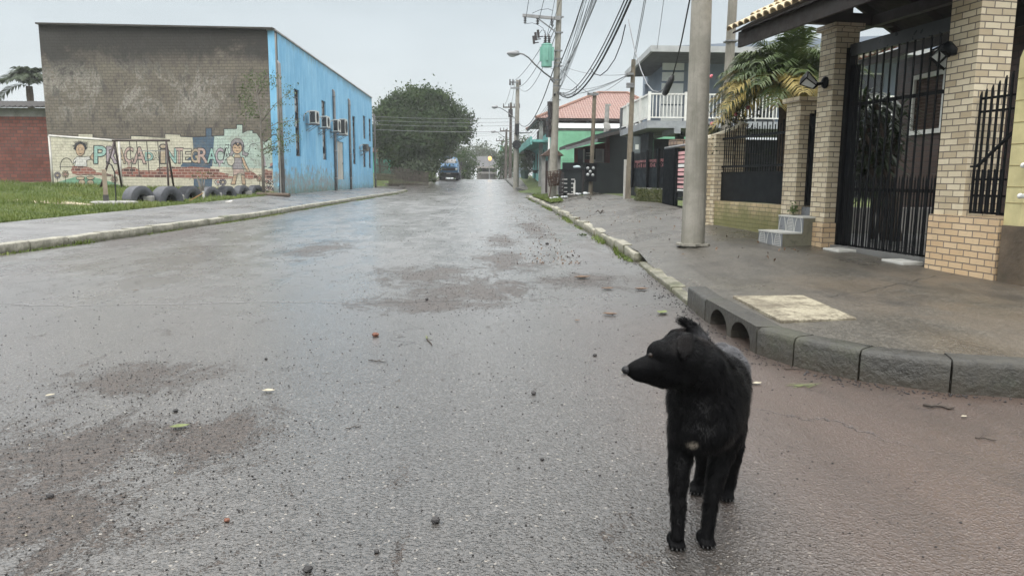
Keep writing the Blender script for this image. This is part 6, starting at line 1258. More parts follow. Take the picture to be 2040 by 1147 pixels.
q=P(1208,262,44); t=thing('satellite_dish','pale satellite dish on the roof edge of the black house','satellite dish',q); m=MB(); m.lathe([(.0,.0),(.12,.02),(.23,.06),(.25,.07),(.23,.08),(.0,.02)],q+(0,0,.28),(.35,-.75,.35),18); m.build('dish',CONC,t,smooth=True); m=MB(); m.cyl(q-(0,0,.5),q+(0,.05,.25),.03,n=6); m.build('mast',STEEL,t)
# ---- black and red house
bk=thing('black_house','black walled house with a dark red porch and a white shuttered window','house',(5.8,38,.5)); Yh=38.
def PY(px,py): q=P(px,py,Yh); return (float(q[0]),float(q[2]))
BKW=mat('black_green_render',(.012,.018,.0195),.75,.2,.8,.15,40,dirt=(.02,.026,.027),dirtamt=.4,streak=1); REDW=mat('dark_red_render',(.15,.042,.038),.75,.15,1.2,.15,30)
x0,zb_=PY(1121,386); o=np.array([0,Yh,0]); 
m=MB(); pg=[PY(*q) for q in ((1121,392),(1121,324),(1150,324),(1216,325),(1216,270),(1189,277),(1189,268),(1236,254),(1262,251),(1262,392))]
holewall(m,o,(1,0,0),pg,[],.2); m.build('facade',BKW,bk)
a=PY(1216,325)[0]; m=MB(); pw0,pw1=P(1145,286,39.6),P(1216,268,39.6); m.prism([(pw0[0],39.6,.4),(pw1[0]+.6,39.6,.4),(pw1[0]+.6,39.6,pw1[2]-.25),(pw0[0],39.6,pw0[2]-.25)],(0,.2,0)); m.para((a-.02,38.25,.4),(.2,0,0),(0,1.3,0),(0,0,3.2)); m.build('porch_wall',REDW,bk)
wx0,wz0_=P(1183,324,39.5)[[0,2]]; wx1,wz1_=P(1204,297,39.5)[[0,2]]; m=MB(); m.para((wx0,39.5,wz0_),(wx1-wx0,0,0),(0,.095,0),(0,0,wz1_-wz0_)); ww=m.build('window',WPAINT,bk); m=MB()
for k in range(9): m.para((wx0+.1+(wx1-wx0-.2)*k/9,39.47,wz0_+.05),(.02,0,0),(0,.028,0),(0,0,wz1_-wz0_-.1))
m.build('shutter_slats',mat('shutter_grey',(.33,.34,.34),.6),ww)  # slats in a darker grey than the window
dx0=P(1151,324,39.5)[0]; dx1=P(1162,300,39.5)[0]; m=MB(); m.para((dx0,39.5,.5),(dx1-dx0,0,0),(0,.095,0),(0,0,P(1151,298,39.5)[2]-.5)); m.build('door',GLS,bk); m=MB(); m.para((dx1,39.49,.5),(.07,0,0),(0,.1,0),(0,0,P(1151,297,39.5)[2]-.5)); m.build('door_frame',WPAINT,bk)
m=MB(); a=P(1166,306,39.4); m.para((a[0],39.45,a[2]-.3),(.55,0,0),(0,.14,0),(0,0,.55)); m.build('porch_sign',GDK,bk); m=MB(); m.para((a[0]+.05,39.435,a[2]+.0),(.42,0,0),(0,.014,0),(0,0,.05)); m.para((a[0]+.05,39.435,a[2]-.12),(.35,0,0),(0,.014,0),(0,0,.03)); m.build('sign_lettering',WPAINT,bk)
r0=P(1127,289,36.9); r1=P(1190,271,36.9); m=MB(); m.prism([r0,r1,r1+(1.4,0,.35),r1+(1.4,0,.2),r1-(0,0,.16),r0-(0,0,.16)],(0,3.2,0)); m.build('porch_roof',mat('dark_roof_sheet',(.045,.04,.038),.8,.3,3,.4,20),bk)
m=MB(); m.beam(r0+(0,-.03,-.2),r1+(0,-.03,-.2),.06,.14); m.build('porch_fascia',STEEL,bk)
m=MB(); m.para((PY(1262,251)[0]-.02,38.2,.4),(.2,0,0),(0,6,0),(0,0,3.3)); m.para((PY(1189,268)[0],38.21,PY(1189,268)[1]-.1),(3.4,0,0),(0,6,0),(0,0,.12)); m.build('rear_block',BKW,bk)
# bin store, crates, bag, rack
bs=thing('bin_store','black box shaped bin store with a sloping lid beside the transformer pole','bin store',P(1140,388,35.6)); a=P(1117,390,35.2); b=P(1161,339,35.2); 
m=MB(); m.para((a[0],35.2,a[2]-.1),(b[0]-a[0],0,0),(0,1.0,0),(0,0,b[2]-a[2]+.1)); m.build('body',BKW,bs); m=MB(); m.prism([(a[0]-.1,35.1,b[2]-.03),(b[0]+.03,35.1,b[2]+.07),(b[0]+.03,35.1,b[2]+.13),(a[0]-.1,35.1,b[2]+.03)],(0,1.15,0)); m.build('lid',GDK,bs)
m=MB(); m.para((b[0]-.02,35.12,a[2]+.05),(.10,0,0),(0,.08,0),(0,0,1.15)); m.build('hinge_strip',PORC,bs)
m=MB(); q=P(1150,334,35.4); m.ell(q+(0,0,.02),(.16,.12,.085),9,6); m.ell(q+(-.12,0,.03),(.09,.07,.05),7,5); tag(m.build('plastic_bag',mat('pale_bag',(.42,.50,.52),.35,.1,8,.2,20),smooth=True),'pale blue plastic bag lying on top of the black bin store','bag')
cr=P(1117,394,34.6)
for k in range(7): m=MB(); m.box((cr[0],34.6,cr[2]+.03+k*.165),(.24,.35,.14),.05*(k%3)); tag(m.build('dark_crate',PORC,bevel=.01),'dark plastic crate in the tall stack against the transformer pole','crate','stack of dark crates')
rk=thing('white_rack','white wire rack leaning against the front of the bin store','rack',P(1132,387,34.95))
for (x0_,x1_) in ((1120,1130),(1138,1145)):
    for y in (357.5,365.5,374,382): m=MB(); m.cyl(P(x0_,y,34.95),P(x1_,y,34.95),.022,n=6); m.build('bar',WPAINT,rk)
for x,yt in ((1120,357),(1145,359),(1143,366)): m=MB(); m.cyl(P(x,388,34.9),P(x+.3,yt,34.98),.024,n=6); m.build('upright',WPAINT,rk)
lb=['white litter bag at the foot of the transformer pole','crumpled white bag between the pole and the crates','white bag with green scraps before the crates','largest white bag lying before the white rack','flat white bag right of the rack','white bag nearest the meter pole','grey green bag at the meter pole foot']
for k,(x,y,s_) in enumerate(((1098,396,.14),(1108,395,.2),(1124,392,.24),(1136,386,.26),(1151,387,.24),(1164,386,.26),(1172,383,.14))):
    s_*=.62; rr=random.Random(k); yy=33.0 if k<3 else 34.2; q=P(x,y,yy); q[2]=float(zs(q[0],q[1]))+.05; m=MB()
    for j in range(5): m.ell(q+np.array([rr.uniform(-s_,s_)*.7,rr.uniform(-s_,s_)*.4,rr.uniform(0,s_*.3)]),(s_*rr.uniform(.4,.7),s_*.5,s_*rr.uniform(.25,.45)),7,5)
    tag(m.build('litter_bag',PANE if k!=3 else CONC,smooth=True),lb[k],'litter','litter bags at the bin store')
# verge with grass near the second corner
m=MB(); vp=[(2.62,30),(3.15,30.5),(3.6,36),(3.9,41),(2.62,41)]; m.prism([(x,y,float(zs(x,y))+.015) for x,y in vp],(0,0,.02)); m.build('right_verge',GM)['kind']='structure'
def vg(rg,n): y=rg.uniform(29.5,41.5,n); x=2.6+rg.uniform(0,1,n)*np.interp(y,[29.5,36,41.5],[.5,.95,1.3]); return np.stack([x,y,zs(x,y)+.02],1)
tag(grass('verge_grass',6000,vg,11,.10,GB),'patch of grass on the right verge before the transformer pole','grass')
def rg_(rg,n): 
    i=rg.integers(0,len(far)-1,n); f=rg.random(n)[:,None]; q=far[i]*(1-f)+far[i+1]*f; keep=(np.sin(q[:,1]*1.9)+np.sin(q[:,1]*.7)+rg.normal(size=n)*.4)>.4; q=q[keep]; return np.stack([q[:,0]-np.abs(rg.normal(size=len(q)))*.05,q[:,1],zr(q[:,1])],1)
tag(grass('right_kerb_weeds',3500,rg_,13,.06,GB),'low weeds along the foot of the right kerb','weeds')
# green bin, planter, conical bush
q=P(1045,357.5,72); t=thing('green_bin','dark green wheeled bin standing on the far right pavement','bin',q); q[2]=q[2]; m=MB(); m.lathe([(.30,0.05),(.42,.75),(.44,.8)],q,n=4); m.build('body',mat('bin_green',(.03,.06,.045),.5),t); m=MB(); m.box(q+(0,0,.8),(.75,.7,.08)); m.build('lid',mat('bin_green',(.03,.06,.045),.5),t)
LD=leafmat('dark_leaf',[(.018,.032,.014),(.035,.055,.022),(.06,.08,.03)],1.2); LM=leafmat('mid_leaf',[(.011,.026,.006),(.030,.060,.013),(.080,.118,.028)],.55,.7,.3); LF=leafmat('far_leaf',[(.03,.045,.022),(.055,.075,.033),(.09,.11,.05)],.5)
b_=P(1049,345,75); tree('potted_cone_bush','dense dark cone shaped bush by the teal shop wall',b_,P(1049,330,75),[(P(1050,332,75),(.75,.7,.7)),(P(1051,318,75),(.6,.6,.6)),(P(1054,305,75),(.4,.4,.6))],110,14,.2,.2,LD,31,'bush',.1)
q=P(1066,362,62); t=thing('post_planter','small planter bowl on a thin post before the teal shop','planter',q); m=MB(); m.cyl(q,q+(0,0,.75),.025,n=6); m.build('post',DARK,t); m=MB(); m.lathe([(.16,.70),(.30,.95),(.28,.95)],q,n=10); m.build('bowl',PORC,t)
q=P(1038,357,84); m=MB(); m.para(P(1034,357,84)-(0,0,.5),(.75,0,0),(0,4,0),(0,0,1.9)); m.prism([P(1034,357,84)+(0,0,1.4),P(1034,357,84)+(.75,0,1.4),P(1034,357,84)+(.35,0,2.0)],(0,4,0)); tag(m.build('grey_shed',BH),'small blue grey shed end behind the second concrete pole','shed')
# ---- left: picket fence, green house, trees, truck
PKT=mat('old_fence_wood',(.048,.039,.030),.9,.4,5,.5,20)
pf=thing('picket_fence','old brown picket fence under the big tree beside the blue hall','fence',P(800,372,70.5)); a=P(747,376,70.5); b=P(855,372,70.8); rr=random.Random(9)
n=46
for k in range(n):
    q=a+(b-a)*k/n; hgt=1.75*rr.uniform(.82,1.08) if k<30 else 1.35*rr.uniform(.85,1.1); m=MB(); m.box((q[0],q[1],float(zg(q[0],q[1]))-.1),(.085,.03,hgt+.1),rr.uniform(-.15,.15)); m.build('picket',PKT,pf)
for z in (.4,1.25): m=MB(); m.beam(a*np.array([1,1,0])+(0,.05,z+float(zg(a[0],a[1]))),b*np.array([1,1,0])+(0,.05,z+float(zg(b[0],b[1]))),.05,.08); m.build('rail',PKT,pf)
gh=thing('green_cottage','small bright green cottage with a brown tile roof behind the picket fence','house',P(770,345,84)); a=P(742,350,84); b=P(792,350,84); zt_=float(P(760,303,84)[2])
m=MB(); m.para((a[0],84,.3),(b[0]-a[0],0,0),(0,5,0),(0,0,zt_-.3)); m.build('wall',mat('bright_green_paint',(.08,.40,.30),.7,.12,1.5,.1,30,dirt=(.05,.2,.16),dirtamt=.4),gh)
m=MB(); m.prism([(a[0]-.7,83.2,zt_-.1),(b[0]+.5,83.2,zt_-.1),(b[0]+.5,86.5,zt_+1.5),(a[0]-.7,86.5,zt_+1.5)],(0,0,.14)); m.build('roof',mat('old_brown_tile',(.085,.055,.042),.85,.35,5,.5,20),gh)
m=MB(); q=P(750,309,83.9); m.para((q[0],83.9,q[2]-.4),(.8,0,0),(0,.09,0),(0,0,.6)); m.build('window',WPAINT,gh); m=MB(); q=P(757,350,83.8); m.box((q[0],83.8,.3),(.18,.18,zt_-.3)); m.build('porch_post',BRN,gh); m=MB(); q=P(784,330,83.9); m.para((q[0],83.9,.4),(.8,0,0),(0,.09,0),(0,0,2.0)); m.build('door',GDK,gh)
def LB(lst,Y): return [(P(x,y,Y+dy),(rx*Y/1480,max(rx,ry)*.8*Y/1480,ry*Y/1480)) for x,y,rx,ry,dy in lst]
tree('big_tree','very large dense dark green tree overhanging the parked truck','big tree' and P(836,356,78),P(836,310,78),LB([(800,245,45,38,0),(850,222,46,36,0),(838,265,55,45,-1),(885,258,34,32,0),(790,285,38,34,.5),(838,300,50,38,-1),(880,282,34,30,0),(852,326,16,14,0),(775,222,24,22,1),(843,196,36,16,0),(800,205,26,18,.5),(880,205,18,16,.5),(905,232,18,15,0),(815,332,34,18,.5),(838,338,24,14,.5),(775,265,26,25,0),(762,232,12,14,0),(822,188,14,10,0),(862,192,16,10,0),(905,215,14,12,0),(752,262,10,14,0),(912,255,14,14,-.5),(895,270,16,16,-1)],78),1500,34,.30,.34,LM,41,'tree',.5,shell=.7)
tree('drooping_tree','smaller dark tree with drooping twigs to the right of the big tree','' or P(893,345,86),P(903,280,86),LB([(908,250,20,22,0),(922,255,14,24,0),(915,232,16,12,0),(900,275,14,14,0),(930,265,9,16,0),(935,238,6,10,0)],86),260,18,.30,.40,LD,43,'tree',.22,shell=.3)
tree('undergrowth_shrub','dark shrubs filling the foot of the big tree','' or P(845,360,75),P(845,345,75),LB([(838,340,30,18,0),(820,345,20,12,0),(846,340,14,18,0)],75),260,16,.28,.3,LD,44,'shrub',.12)
tree('verge_shrub','pale green shrub on the grass verge beside the truck','' or P(868,358,74),P(868,352,74),LB([(858,352,9,6,0),(850,353,9,5,0)],74),70,14,.2,.2,LY,45,'shrub',.05)
for i,(lst,Y,lb_,lm_,nc) in enumerate(((([(922,318,22,18,0),(935,333,16,14,0),(915,340,22,18,0),(940,318,8,9,0),(925,350,24,8,0)]),105,'rounded mid green tree right behind the truck',LM,240),(([(962,302,22,14,0),(978,308,14,10,0),(948,310,14,10,0),(990,316,12,10,0)]),190,'pale hazy tree above the roof of the far house',LF,150),(([(918,305,20,14,0),(900,312,18,14,0)]),165,'hazy tree between the drooping tree and the far house',LF,110),(([(1004,320,11,24,0),(1010,300,9,20,0),(1000,342,13,14,0),(1018,330,12,24,0)]),112,'dense dark trees tangled round the timber poles',LM,200),(([(1040,300,16,20,0),(1032,318,13,22,0),(1048,310,10,26,0),(1046,285,10,12,0)]),90,'loose dark tree between the second concrete pole and the teal shop',LM,190),(([(742,312,10,20,0),(752,300,8,10,0)]),92,'thin tree showing past the far end of the blue hall',LM,60))):
    b_=P(lst[0][0],352,Y); b_[2]=min(b_[2],float(zr(Y))); tree('roadside_tree',lb_,b_,P(lst[0][0],lst[0][1]+6,Y),LB(lst,Y),nc,13,.24*Y/80,.24*Y/80*1.4,lm_,50+i,'tree',.2*Y/100,group='trees beyond the crest',shell=.35)
palm('plume_palm','tall plume palm rising behind the red brick outbuilding',(P(62,205,58)[0],58,.8),P(58,172,58),[(i*2.4,.75+.75*((i*7)%10)/10,.8+.35*((i*3)%5)/5,0) for i in range(30)]+[(3.0,.8,1.3,0),(3.3,.6,1.3,0),(2.7,1.0,1.3,0),(0.2,1.1,1.25,0),(-.3,.9,1.1,0),(3.1,.25,1.0,0)],2.9,17,[leafmat('plume_green',[(.022,.034,.014),(.04,.06,.025),(.075,.095,.04)],2,.5,.3)],.80,30,.22,.62,lw=5)
# ---- blue truck
TK=thing('blue_truck','old blue bonneted truck parked facing us under the big tree','truck',(-3.95,82,float(zr(83)))); TKB=mat('truck_blue',(.025,.115,.23),.35,.15,2,.03,40,spec=.5,coat=.3,dirt=(.06,.12,.17),dirtamt=.4); TKD=mat('truck_black',(.015,.016,.018),.5,.2,4)
bz=float(zr(83)); tx=-3.95; B_=lambda x,y,z:(tx+x,82+y,bz+z)
def loft(name,secs,mt,par):      # y, half widths bottom/top, z bottom/top, crown
    m=MB(); V=[]
    for (y,wb,wt_,z0,z1,cr_) in secs:
        V+= [B_(-wb,y,z0),B_(wb,y,z0),B_(wb*1.0,y,z0+(z1-z0)*.6),B_(wt_,y,z1-.05),B_(wt_*.6,y,z1+cr_),B_(-wt_*.6,y,z1+cr_),B_(-wt_,y,z1-.05),B_(-wb,y,z0+(z1-z0)*.6)]
    k=8; n=len(secs); Fc=[(i*k+j,i*k+(j+1)%k,(i+1)*k+(j+1)%k,(i+1)*k+j) for i in range(n-1) for j in range(k)]+[tuple(range(k-1,-1,-1)),tuple(range((n-1)*k,n*k))]
    m.add(V,Fc); return sm(m.build(name,mt,par,bevel=.04),45)
loft('bonnet',[(.0,1.0,.86,.80,1.45,.05),(.25,1.08,.92,.75,1.58,.07),(1.2,1.08,.95,.75,1.68,.07)],TKB,TK)
cabo=loft('cab',[(1.15,1.08,.98,.7,1.72,.0),(1.30,1.08,.95,.7,1.80,.02),(1.62,1.08,.86,.7,2.42,.06),(2.6,1.08,.86,.7,2.46,.07)],TKB,TK)
m=MB(); m.prism([B_(-.78,1.30,1.80),B_(.78,1.30,1.80),B_(.74,1.585,2.32),B_(-.74,1.585,2.32)],(0,-.03,.015)); m.build('windscreen',GLS,cabo)
m=MB(); m.para(B_(-.70,-.02,1.0),(1.4,0,0),(0,.04,0),(0,0,.30)); gr=m.build('grille',TKD,TK); m=MB(); m.para(B_(-.66,-.03,1.2),(.5,0,0),(0,.015,0),(0,0,.03)); m.build('trim',STEEL,gr)
for s_ in (-1,1): m=MB(); m.lathe([(.13,0),(.11,.05),(0,.07)],B_(s_*.84,.0,1.15),(0,-1,0),12); m.build('headlight',mat('lamp_lens',(.55,.57,.55),.1,.05,3,0),TK,smooth=True)
m=MB(); m.para(B_(-1.15,-.12,.50),(2.3,0,0),(0,.16,0),(0,0,.26)); m.build('bumper',TKD,TK); m=MB(); m.para(B_(-.22,-.15,.62),(.44,0,0),(0,.02,0),(0,0,.15)); m.build('number_plate',CONC,TK)
for s_ in (-1,1):
    m=MB(); m.lathe([(.30,-.15),(.46,-.15),(.50,-.1),(.50,.1),(.46,.15),(.30,.15)],B_(s_*.95,.75,.50),(1,0,0),18); wl_=sm(m.build('wheel',RUB,TK),40); m=MB(); m.lathe([(.30,-.12),(.12,-.02),(.12,.02),(.30,.12)],B_(s_*.95,.75,.50),(1,0,0),14); m.build('rim',TKB,wl_)
    m=MB(); m.lathe([(.30,-.3),(.46,-.3),(.50,-.2),(.50,.2),(.46,.3),(.30,.3)],B_(s_*.88,4.9,.50),(1,0,0),18); sm(m.build('wheel',RUB,TK),40)
    m=MB(); m.tube([B_(s_*1.05,1.35,1.75),B_(s_*1.30,1.25,1.8)],.02,5); m.box(B_(s_*1.34,1.22,1.55),(.18,.06,.45)); m.build('mirror',TKD,TK)
m=MB(); m.para(B_(-.8,.25,.28),(1.6,0,0),(0,6.2,0),(0,0,.62)); m.build('chassis_shade',TKD,TK)  # chassis as one solid dark block, added for the shade under the truck
m=MB(); m.para(B_(-1.15,2.75,.95),(2.3,0,0),(0,4.2,0),(0,0,.15)); m.build('cargo_bed',TKD,TK)
m=MB(); m.para(B_(-1.15,2.72,1.1),(2.3,0,0),(0,.06,0),(0,0,1.1)); [m.para(B_(s_*1.15-.03,2.75,1.1),(.06,0,0),(0,4.2,0),(0,0,.55)) for s_ in (-1,1)]; m.build('cargo_sides',PKT,TK)
m=MB(); m.beam(B_(-.9,2.7,2.78),B_(1.1,2.7,2.78),.07,.07); [m.beam(B_(x,2.7,2.1),B_(x,2.7,2.78),.06,.06) for x in (0,.75)]; m.build('ladder_rack',TKD,TK)
# ---- far house at the end of the street and a pale car
Yf=150.; fh=thing('far_house','hazy grey house with a wide gable roof at the end of the street','house',P(968,357,Yf)); FW=mat('far_grey_wall',(.22,.20,.185),.8,.12,1); 
g=lambda x,y,dy=0:P(x,y,Yf+dy)
m=MB(); m.prism([g(950,362),g(990,362),g(990,332),g(972,326),g(950,332)],(0,8,0)); m.build('wall',FW,fh)
m=MB(); m.prism([g(928,312,-1),g(976,311,-1),g(996,330,-1),g(996,334,-1),g(945,334,-1)],(0,9,0)); m.build('roof',mat('far_roof',(.20,.20,.21),.8,.15,1),fh)
m=MB(); m.prism([g(948,331,-2.5),g(990,331,-2.5),g(992,335,-2.5),g(946,335,-2.5)],(0,2,0)); m.prism([g(950,342.5,-2),g(988,342.5,-2),g(988,346,-2),g(950,346,-2)],(0,1.5,0)); m.build('balcony_bands',mat('far_band',(.20,.185,.175),.8),fh)
m=MB(); m.prism([g(973,346.5,-1),g(987,346.5,-1),g(987,360,-1),g(973,360,-1)],(0,.8,0)); m.build('garage_door',mat('far_garage',(.09,.075,.075),.8),fh)
m=MB(); m.prism([g(954,336,-1),g(985,336,-1),g(985,342,-1),g(954,342,-1)],(0,.8,0)); m.build('recess',GDK,fh)
# ---- air
m=MB(); m.para((-285,-52,-7),(570,0,0),(0,455,0),(0,0,32)); hz=m.build('haze',None or bpy.data.materials.new('haze_air')); hm=hz.data.materials[0]; hm.use_nodes=True; hn=NT(hm.node_tree); hn.n.remove(hn.n['Principled BSDF']); pv=hn.new('ShaderNodeVolumePrincipled'); hn.put(pv.inputs['Color'],(.97,.985,1)); pv.inputs['Density'].default_value=.0007; pv.inputs['Anisotropy'].default_value=.1; hn.l.new(pv.outputs[0],hn.n['Material Output'].inputs['Volume']); hz['kind']='stuff'; tag(hz,'thin pale rainy haze filling the street','haze')
# ================================================================= THE DOG
def dogmat(name,rough,spec,k=1.):
    m,nt,b=newmat(name); p=nt.pos(); n=nt.noise(p,30,4,.6); n2=nt.noise(p,9,3,.6)
    c=nt.mix(nt.mr(n,.3,.7),tuple(k*x for x in (.0018,.0018,.0021)),tuple(k*x for x in (.005,.005,.0055)))
    def near(c0,r0,r1):
        v=nt.new('ShaderNodeVectorMath',operation='DISTANCE'); nt.put(v.inputs[0],p); v.inputs[1].default_value=tuple(float(x) for x in c0); return nt.mr(nt.m('ADD',v.outputs['Value'],nt.m('MULTIPLY',nt.m('SUBTRACT',n2,.5),.03)),r1,r0)
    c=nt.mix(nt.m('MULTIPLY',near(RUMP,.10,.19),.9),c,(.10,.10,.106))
    c=nt.mix(nt.m('MULTIPLY',near(P(1364,684,2.04),.008,.055),.5),c,(.016,.014,.0135)); c=nt.mix(nt.m('MULTIPLY',near(CREST,.02,.085),.55),c,(.055,.048,.045))
    sc_=nt.new('ShaderNodeVectorMath',operation='MULTIPLY'); nt.put(sc_.inputs[0],p); sc_.inputs[1].default_value=(1,.12,1); p_=p; p=sc_.outputs[0]; bl=nt.m('MULTIPLY',near(BLAZE*np.array([1,.12,1]),.002,.024),nt.mr(nt.noise(p_,95,3,.7),.38,.55)); p=p_
    c=nt.mix(nt.m('MULTIPLY',bl,.9),c,(.42,.37,.30))
    nt.put(b.inputs['Base Color'],c); b.inputs['Roughness'].default_value=rough; b.inputs['Specular IOR Level'].default_value=spec; return m
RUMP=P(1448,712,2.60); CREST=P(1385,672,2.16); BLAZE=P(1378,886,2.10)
dog=thing('dog','shaggy black dog standing on the wet road with its head turned left','dog',(.73,2.36,0))
D=MB(); DB=[]                   # DB: skeleton samples for the coat direction (point, direction, hair length)
def limb(pts,rs,hl,n=12):
    pts=[np.array(p,float) for p in pts]; P2=[];R2=[]
    for i in range(len(pts)-1):
        for k in range(4): f=k/4; P2.append(pts[i]*(1-f)+pts[i+1]*f); R2.append(rs[i]*(1-f)+rs[i+1]*f)
    P2.append(pts[-1]);R2.append(rs[-1])
    P3=np.array(P2)
    for _ in range(2): P3[1:-1]=P3[1:-1]*.5+(P3[:-2]+P3[2:])*.25
    D.tube(P3,R2,n); D.ell(P3[0],R2[0],n,8); D.ell(P3[-1],R2[-1],n,8)
    for i in range(len(P3)-1): DB.append((P3[i],unit(P3[i+1]-P3[i]),hl if np.isscalar(hl) else np.interp(i/(len(P3)-1),[0,1],hl)))
fwd=unit((-.22,-.97,0)); lat=np.array([-fwd[1],fwd[0],0.])*-1   # lat to image right
def rotz(u,w=None): 
    u=unit(u); v=unit(np.cross((0,0,1),u)); return np.stack([u,v,np.cross(u,v)],1)
Rb=rotz(fwd)
CH=P(1406,808,2.24); MID=P(1416,796,2.35); LO=P(1430,768,2.45); RU=P(1436,748,2.55)
for c,r in ((CH,(.13,.106,.13)),(CH+np.array([-.005,-.03,-.01]),(.10,.098,.115)),(MID,(.15,.112,.128)),(LO,(.13,.100,.108)),(RU,(.11,.094,.108))): D.ell(c,r,20,14,Rb)
for c,hl in ((CH+(0,0,.05),.036),(CH,.036),(CH-(0,0,.06),.034),(MID+(0,0,.04),.040),(MID-(0,0,.05),.036),(LO,.034),(RU,.030)): DB.append((c,unit(-fwd*.75+np.array([0,0,-.75])),hl))
D.ell(P(1398,838,2.165),(.085,.095,.085),18,12,Rb); D.ell(P(1396,795,2.165),(.08,.095,.10),18,12,Rb); DB.append((P(1400,850,2.13),unit((0.05,-.05,-1)),.036))
# neck and ruff
SK=P(1350,712,2.10); 
limb([CH+np.array([.0,.0,.03]),P(1405,770,2.20),P(1385,725,2.14)],[.112,.098,.078],(.048,.042))
for i in range(1,9): DB[-i]=(DB[-i][0],unit((.35,.25,-1)),DB[-i][2])
# head
hf=unit(P(1240,738,2.075)-P(1375,690,2.125)); Rh=rotz(hf); 
D.ell(SK,(.080,.062,.072),18,12,Rh); D.ell(P(1345,738,2.10),(.066,.056,.052),16,10,Rh); D.ell(P(1316,702,2.09),(.040,.046,.036),12,8,Rh)
limb([P(1325,728,2.095),P(1290,731,2.083),P(1257,738,2.075)],[.050,.035,.027],.007)
D.ell(P(1253,738,2.075),(.022,.022,.022),12,8,Rh); limb([P(1322,756,2.098),P(1290,753,2.085),P(1264,752,2.077)],[.028,.018,.0155],.007)
for i in range(1,30):
    if i<=len(DB) and np.linalg.norm(DB[-i][0]-SK)<.25 and DB[-i][2]<.01: DB[-i]=(DB[-i][0],unit(-hf),DB[-i][2])
DB.append((SK,unit(-hf+np.array([0,0,-.2])),.013)); DB.append((P(1340,735,2.10),unit(-hf+np.array([0,0,-.4])),.014)); DB.append((P(1380,690,2.12),unit(-hf+np.array([0,0,-.5])),.024)); DB.append((P(1345,760,2.1),unit(-hf+np.array([0,0,-.8])),.022))
nf=unit(np.cross(hf,(0,0,1))); nf=nf if nf[1]<0 else -nf                                  # towards the camera
def ear(c,s):
    base=np.array(c); side=nf*s
    pts=[base+hf*-.036+np.array([0,0,.014]),base+hf*.030+np.array([0,0,.022])+side*.012,base+hf*.040+side*.030+np.array([0,0,-.014]),base+hf*.022+side*.036+np.array([0,0,-.050]),base-hf*.016+side*.024+np.array([0,0,-.030])]
    D.prism(pts,-side*.020); DB.append((base+side*.02,unit(hf*.3+np.array([0,0,-1])),.008))
ear(P(1366,676,2.055),1); ear(P(1352,662,2.155),-1)
# legs
fl=G(1348,1092); fr_=G(1408,1088); 
limb([P(1366,850,2.21),P(1355,915,2.185),P(1351,985,2.18),P(1351,1045,2.18),P(1350,1066,2.175)],[.056,.032,.0225,.021,.020],(.026,.007))
limb([P(1448,850,2.25),P(1434,915,2.22),P(1418,990,2.205),P(1411,1045,2.20),P(1409,1066,2.195)],[.056,.032,.0225,.021,.020],(.026,.007))
h1=G(1388,983); h2=G(1447,996)
limb([P(1414,800,2.54),P(1408,870,2.50),P(1402,925,2.575),P(1394,960,2.60),P(1391,974,2.59)],[.062,.042,.025,.022,.021],(.022,.007))
limb([P(1456,800,2.51),P(1458,875,2.47),P(1458,930,2.53),P(1452,968,2.54),P(1449,985,2.53)],[.062,.042,.025,.022,.021],(.022,.007))
for c,d in ((fl,(-.02,-1,0)),(fr_,(.02,-1,0)),(h1,(-.35,-.95,0)),(h2,(-.1,-1,0))):
    d=unit(d); s_=np.array([-d[1],d[0],0]); c=np.array([c[0],c[1],0])-d*.0; D.ell(c+(0,0,.022)-d*-.0+d*-.022,(.033,.029,.025),12,8,rotz(d))
    for k in range(4): o=(k-1.5)*.0125; D.ell(c+s_*o+d*(.012-abs(k-1.5)*.005)+np.array([0,0,.0135]),(.017,.0082,.0135),10,7,rotz(d))
    DB.append((c+(0,0,.02),unit(d+np.array([0,0,-.5])),.005))
tail=[P(1432,745,2.66),P(1416,715,2.71),P(1402,688,2.73),P(1385,660,2.735),P(1364,642,2.73)]
limb(tail,[.034,.030,.026,.021,.010],(.030,.030))
o=link_mesh('body',D.v,D.f,dogmat('black_hide',.8,.05),dog)
rm=o.modifiers.new('r','REMESH'); rm.mode='VOXEL'; rm.voxel_size=.0048
sm_=o.modifiers.new('s','SMOOTH'); sm_.factor=.6; sm_.iterations=9
dg=bpy.context.evaluated_depsgraph_get(); ev=o.evaluated_get(dg); me2=bpy.data.meshes.new_from_object(ev); mt_=o.data.materials[0]; o.modifiers.clear(); o.data=me2
_n=len(me2.vertices); _c=np.empty(_n*3); me2.vertices.foreach_get('co',_c); _c=_c.reshape(-1,3); _w=_c+np.array(wl(dog)); _e=np.empty(len(me2.edges)*2,np.int32); me2.edges.foreach_get('vertices',_e); _e=_e.reshape(-1,2)
_m=np.clip((_w[:,2]-.30)/.06,0,1)*np.clip((np.linalg.norm(_w-P(1335,722,2.09),axis=1)-.085)/.05,0,1)*np.clip((2.68-_w[:,1])/.05,0,1); _deg=np.bincount(_e.ravel(),minlength=_n)[:,None]
for _ in range(70):                                           # settle the trunk into one smooth form
    _s=np.zeros_like(_c); np.add.at(_s,_e[:,0],_c[_e[:,1]]); np.add.at(_s,_e[:,1],_c[_e[:,0]]); _c=_c+(_s/np.maximum(_deg,1)-_c)*(.6*_m[:,None])
me2.vertices.foreach_set('co',_c.ravel()); me2.update()
if not len(me2.materials): me2.materials.append(mt_)
me2.polygons.foreach_set('use_smooth',np.ones(len(me2.polygons),bool))
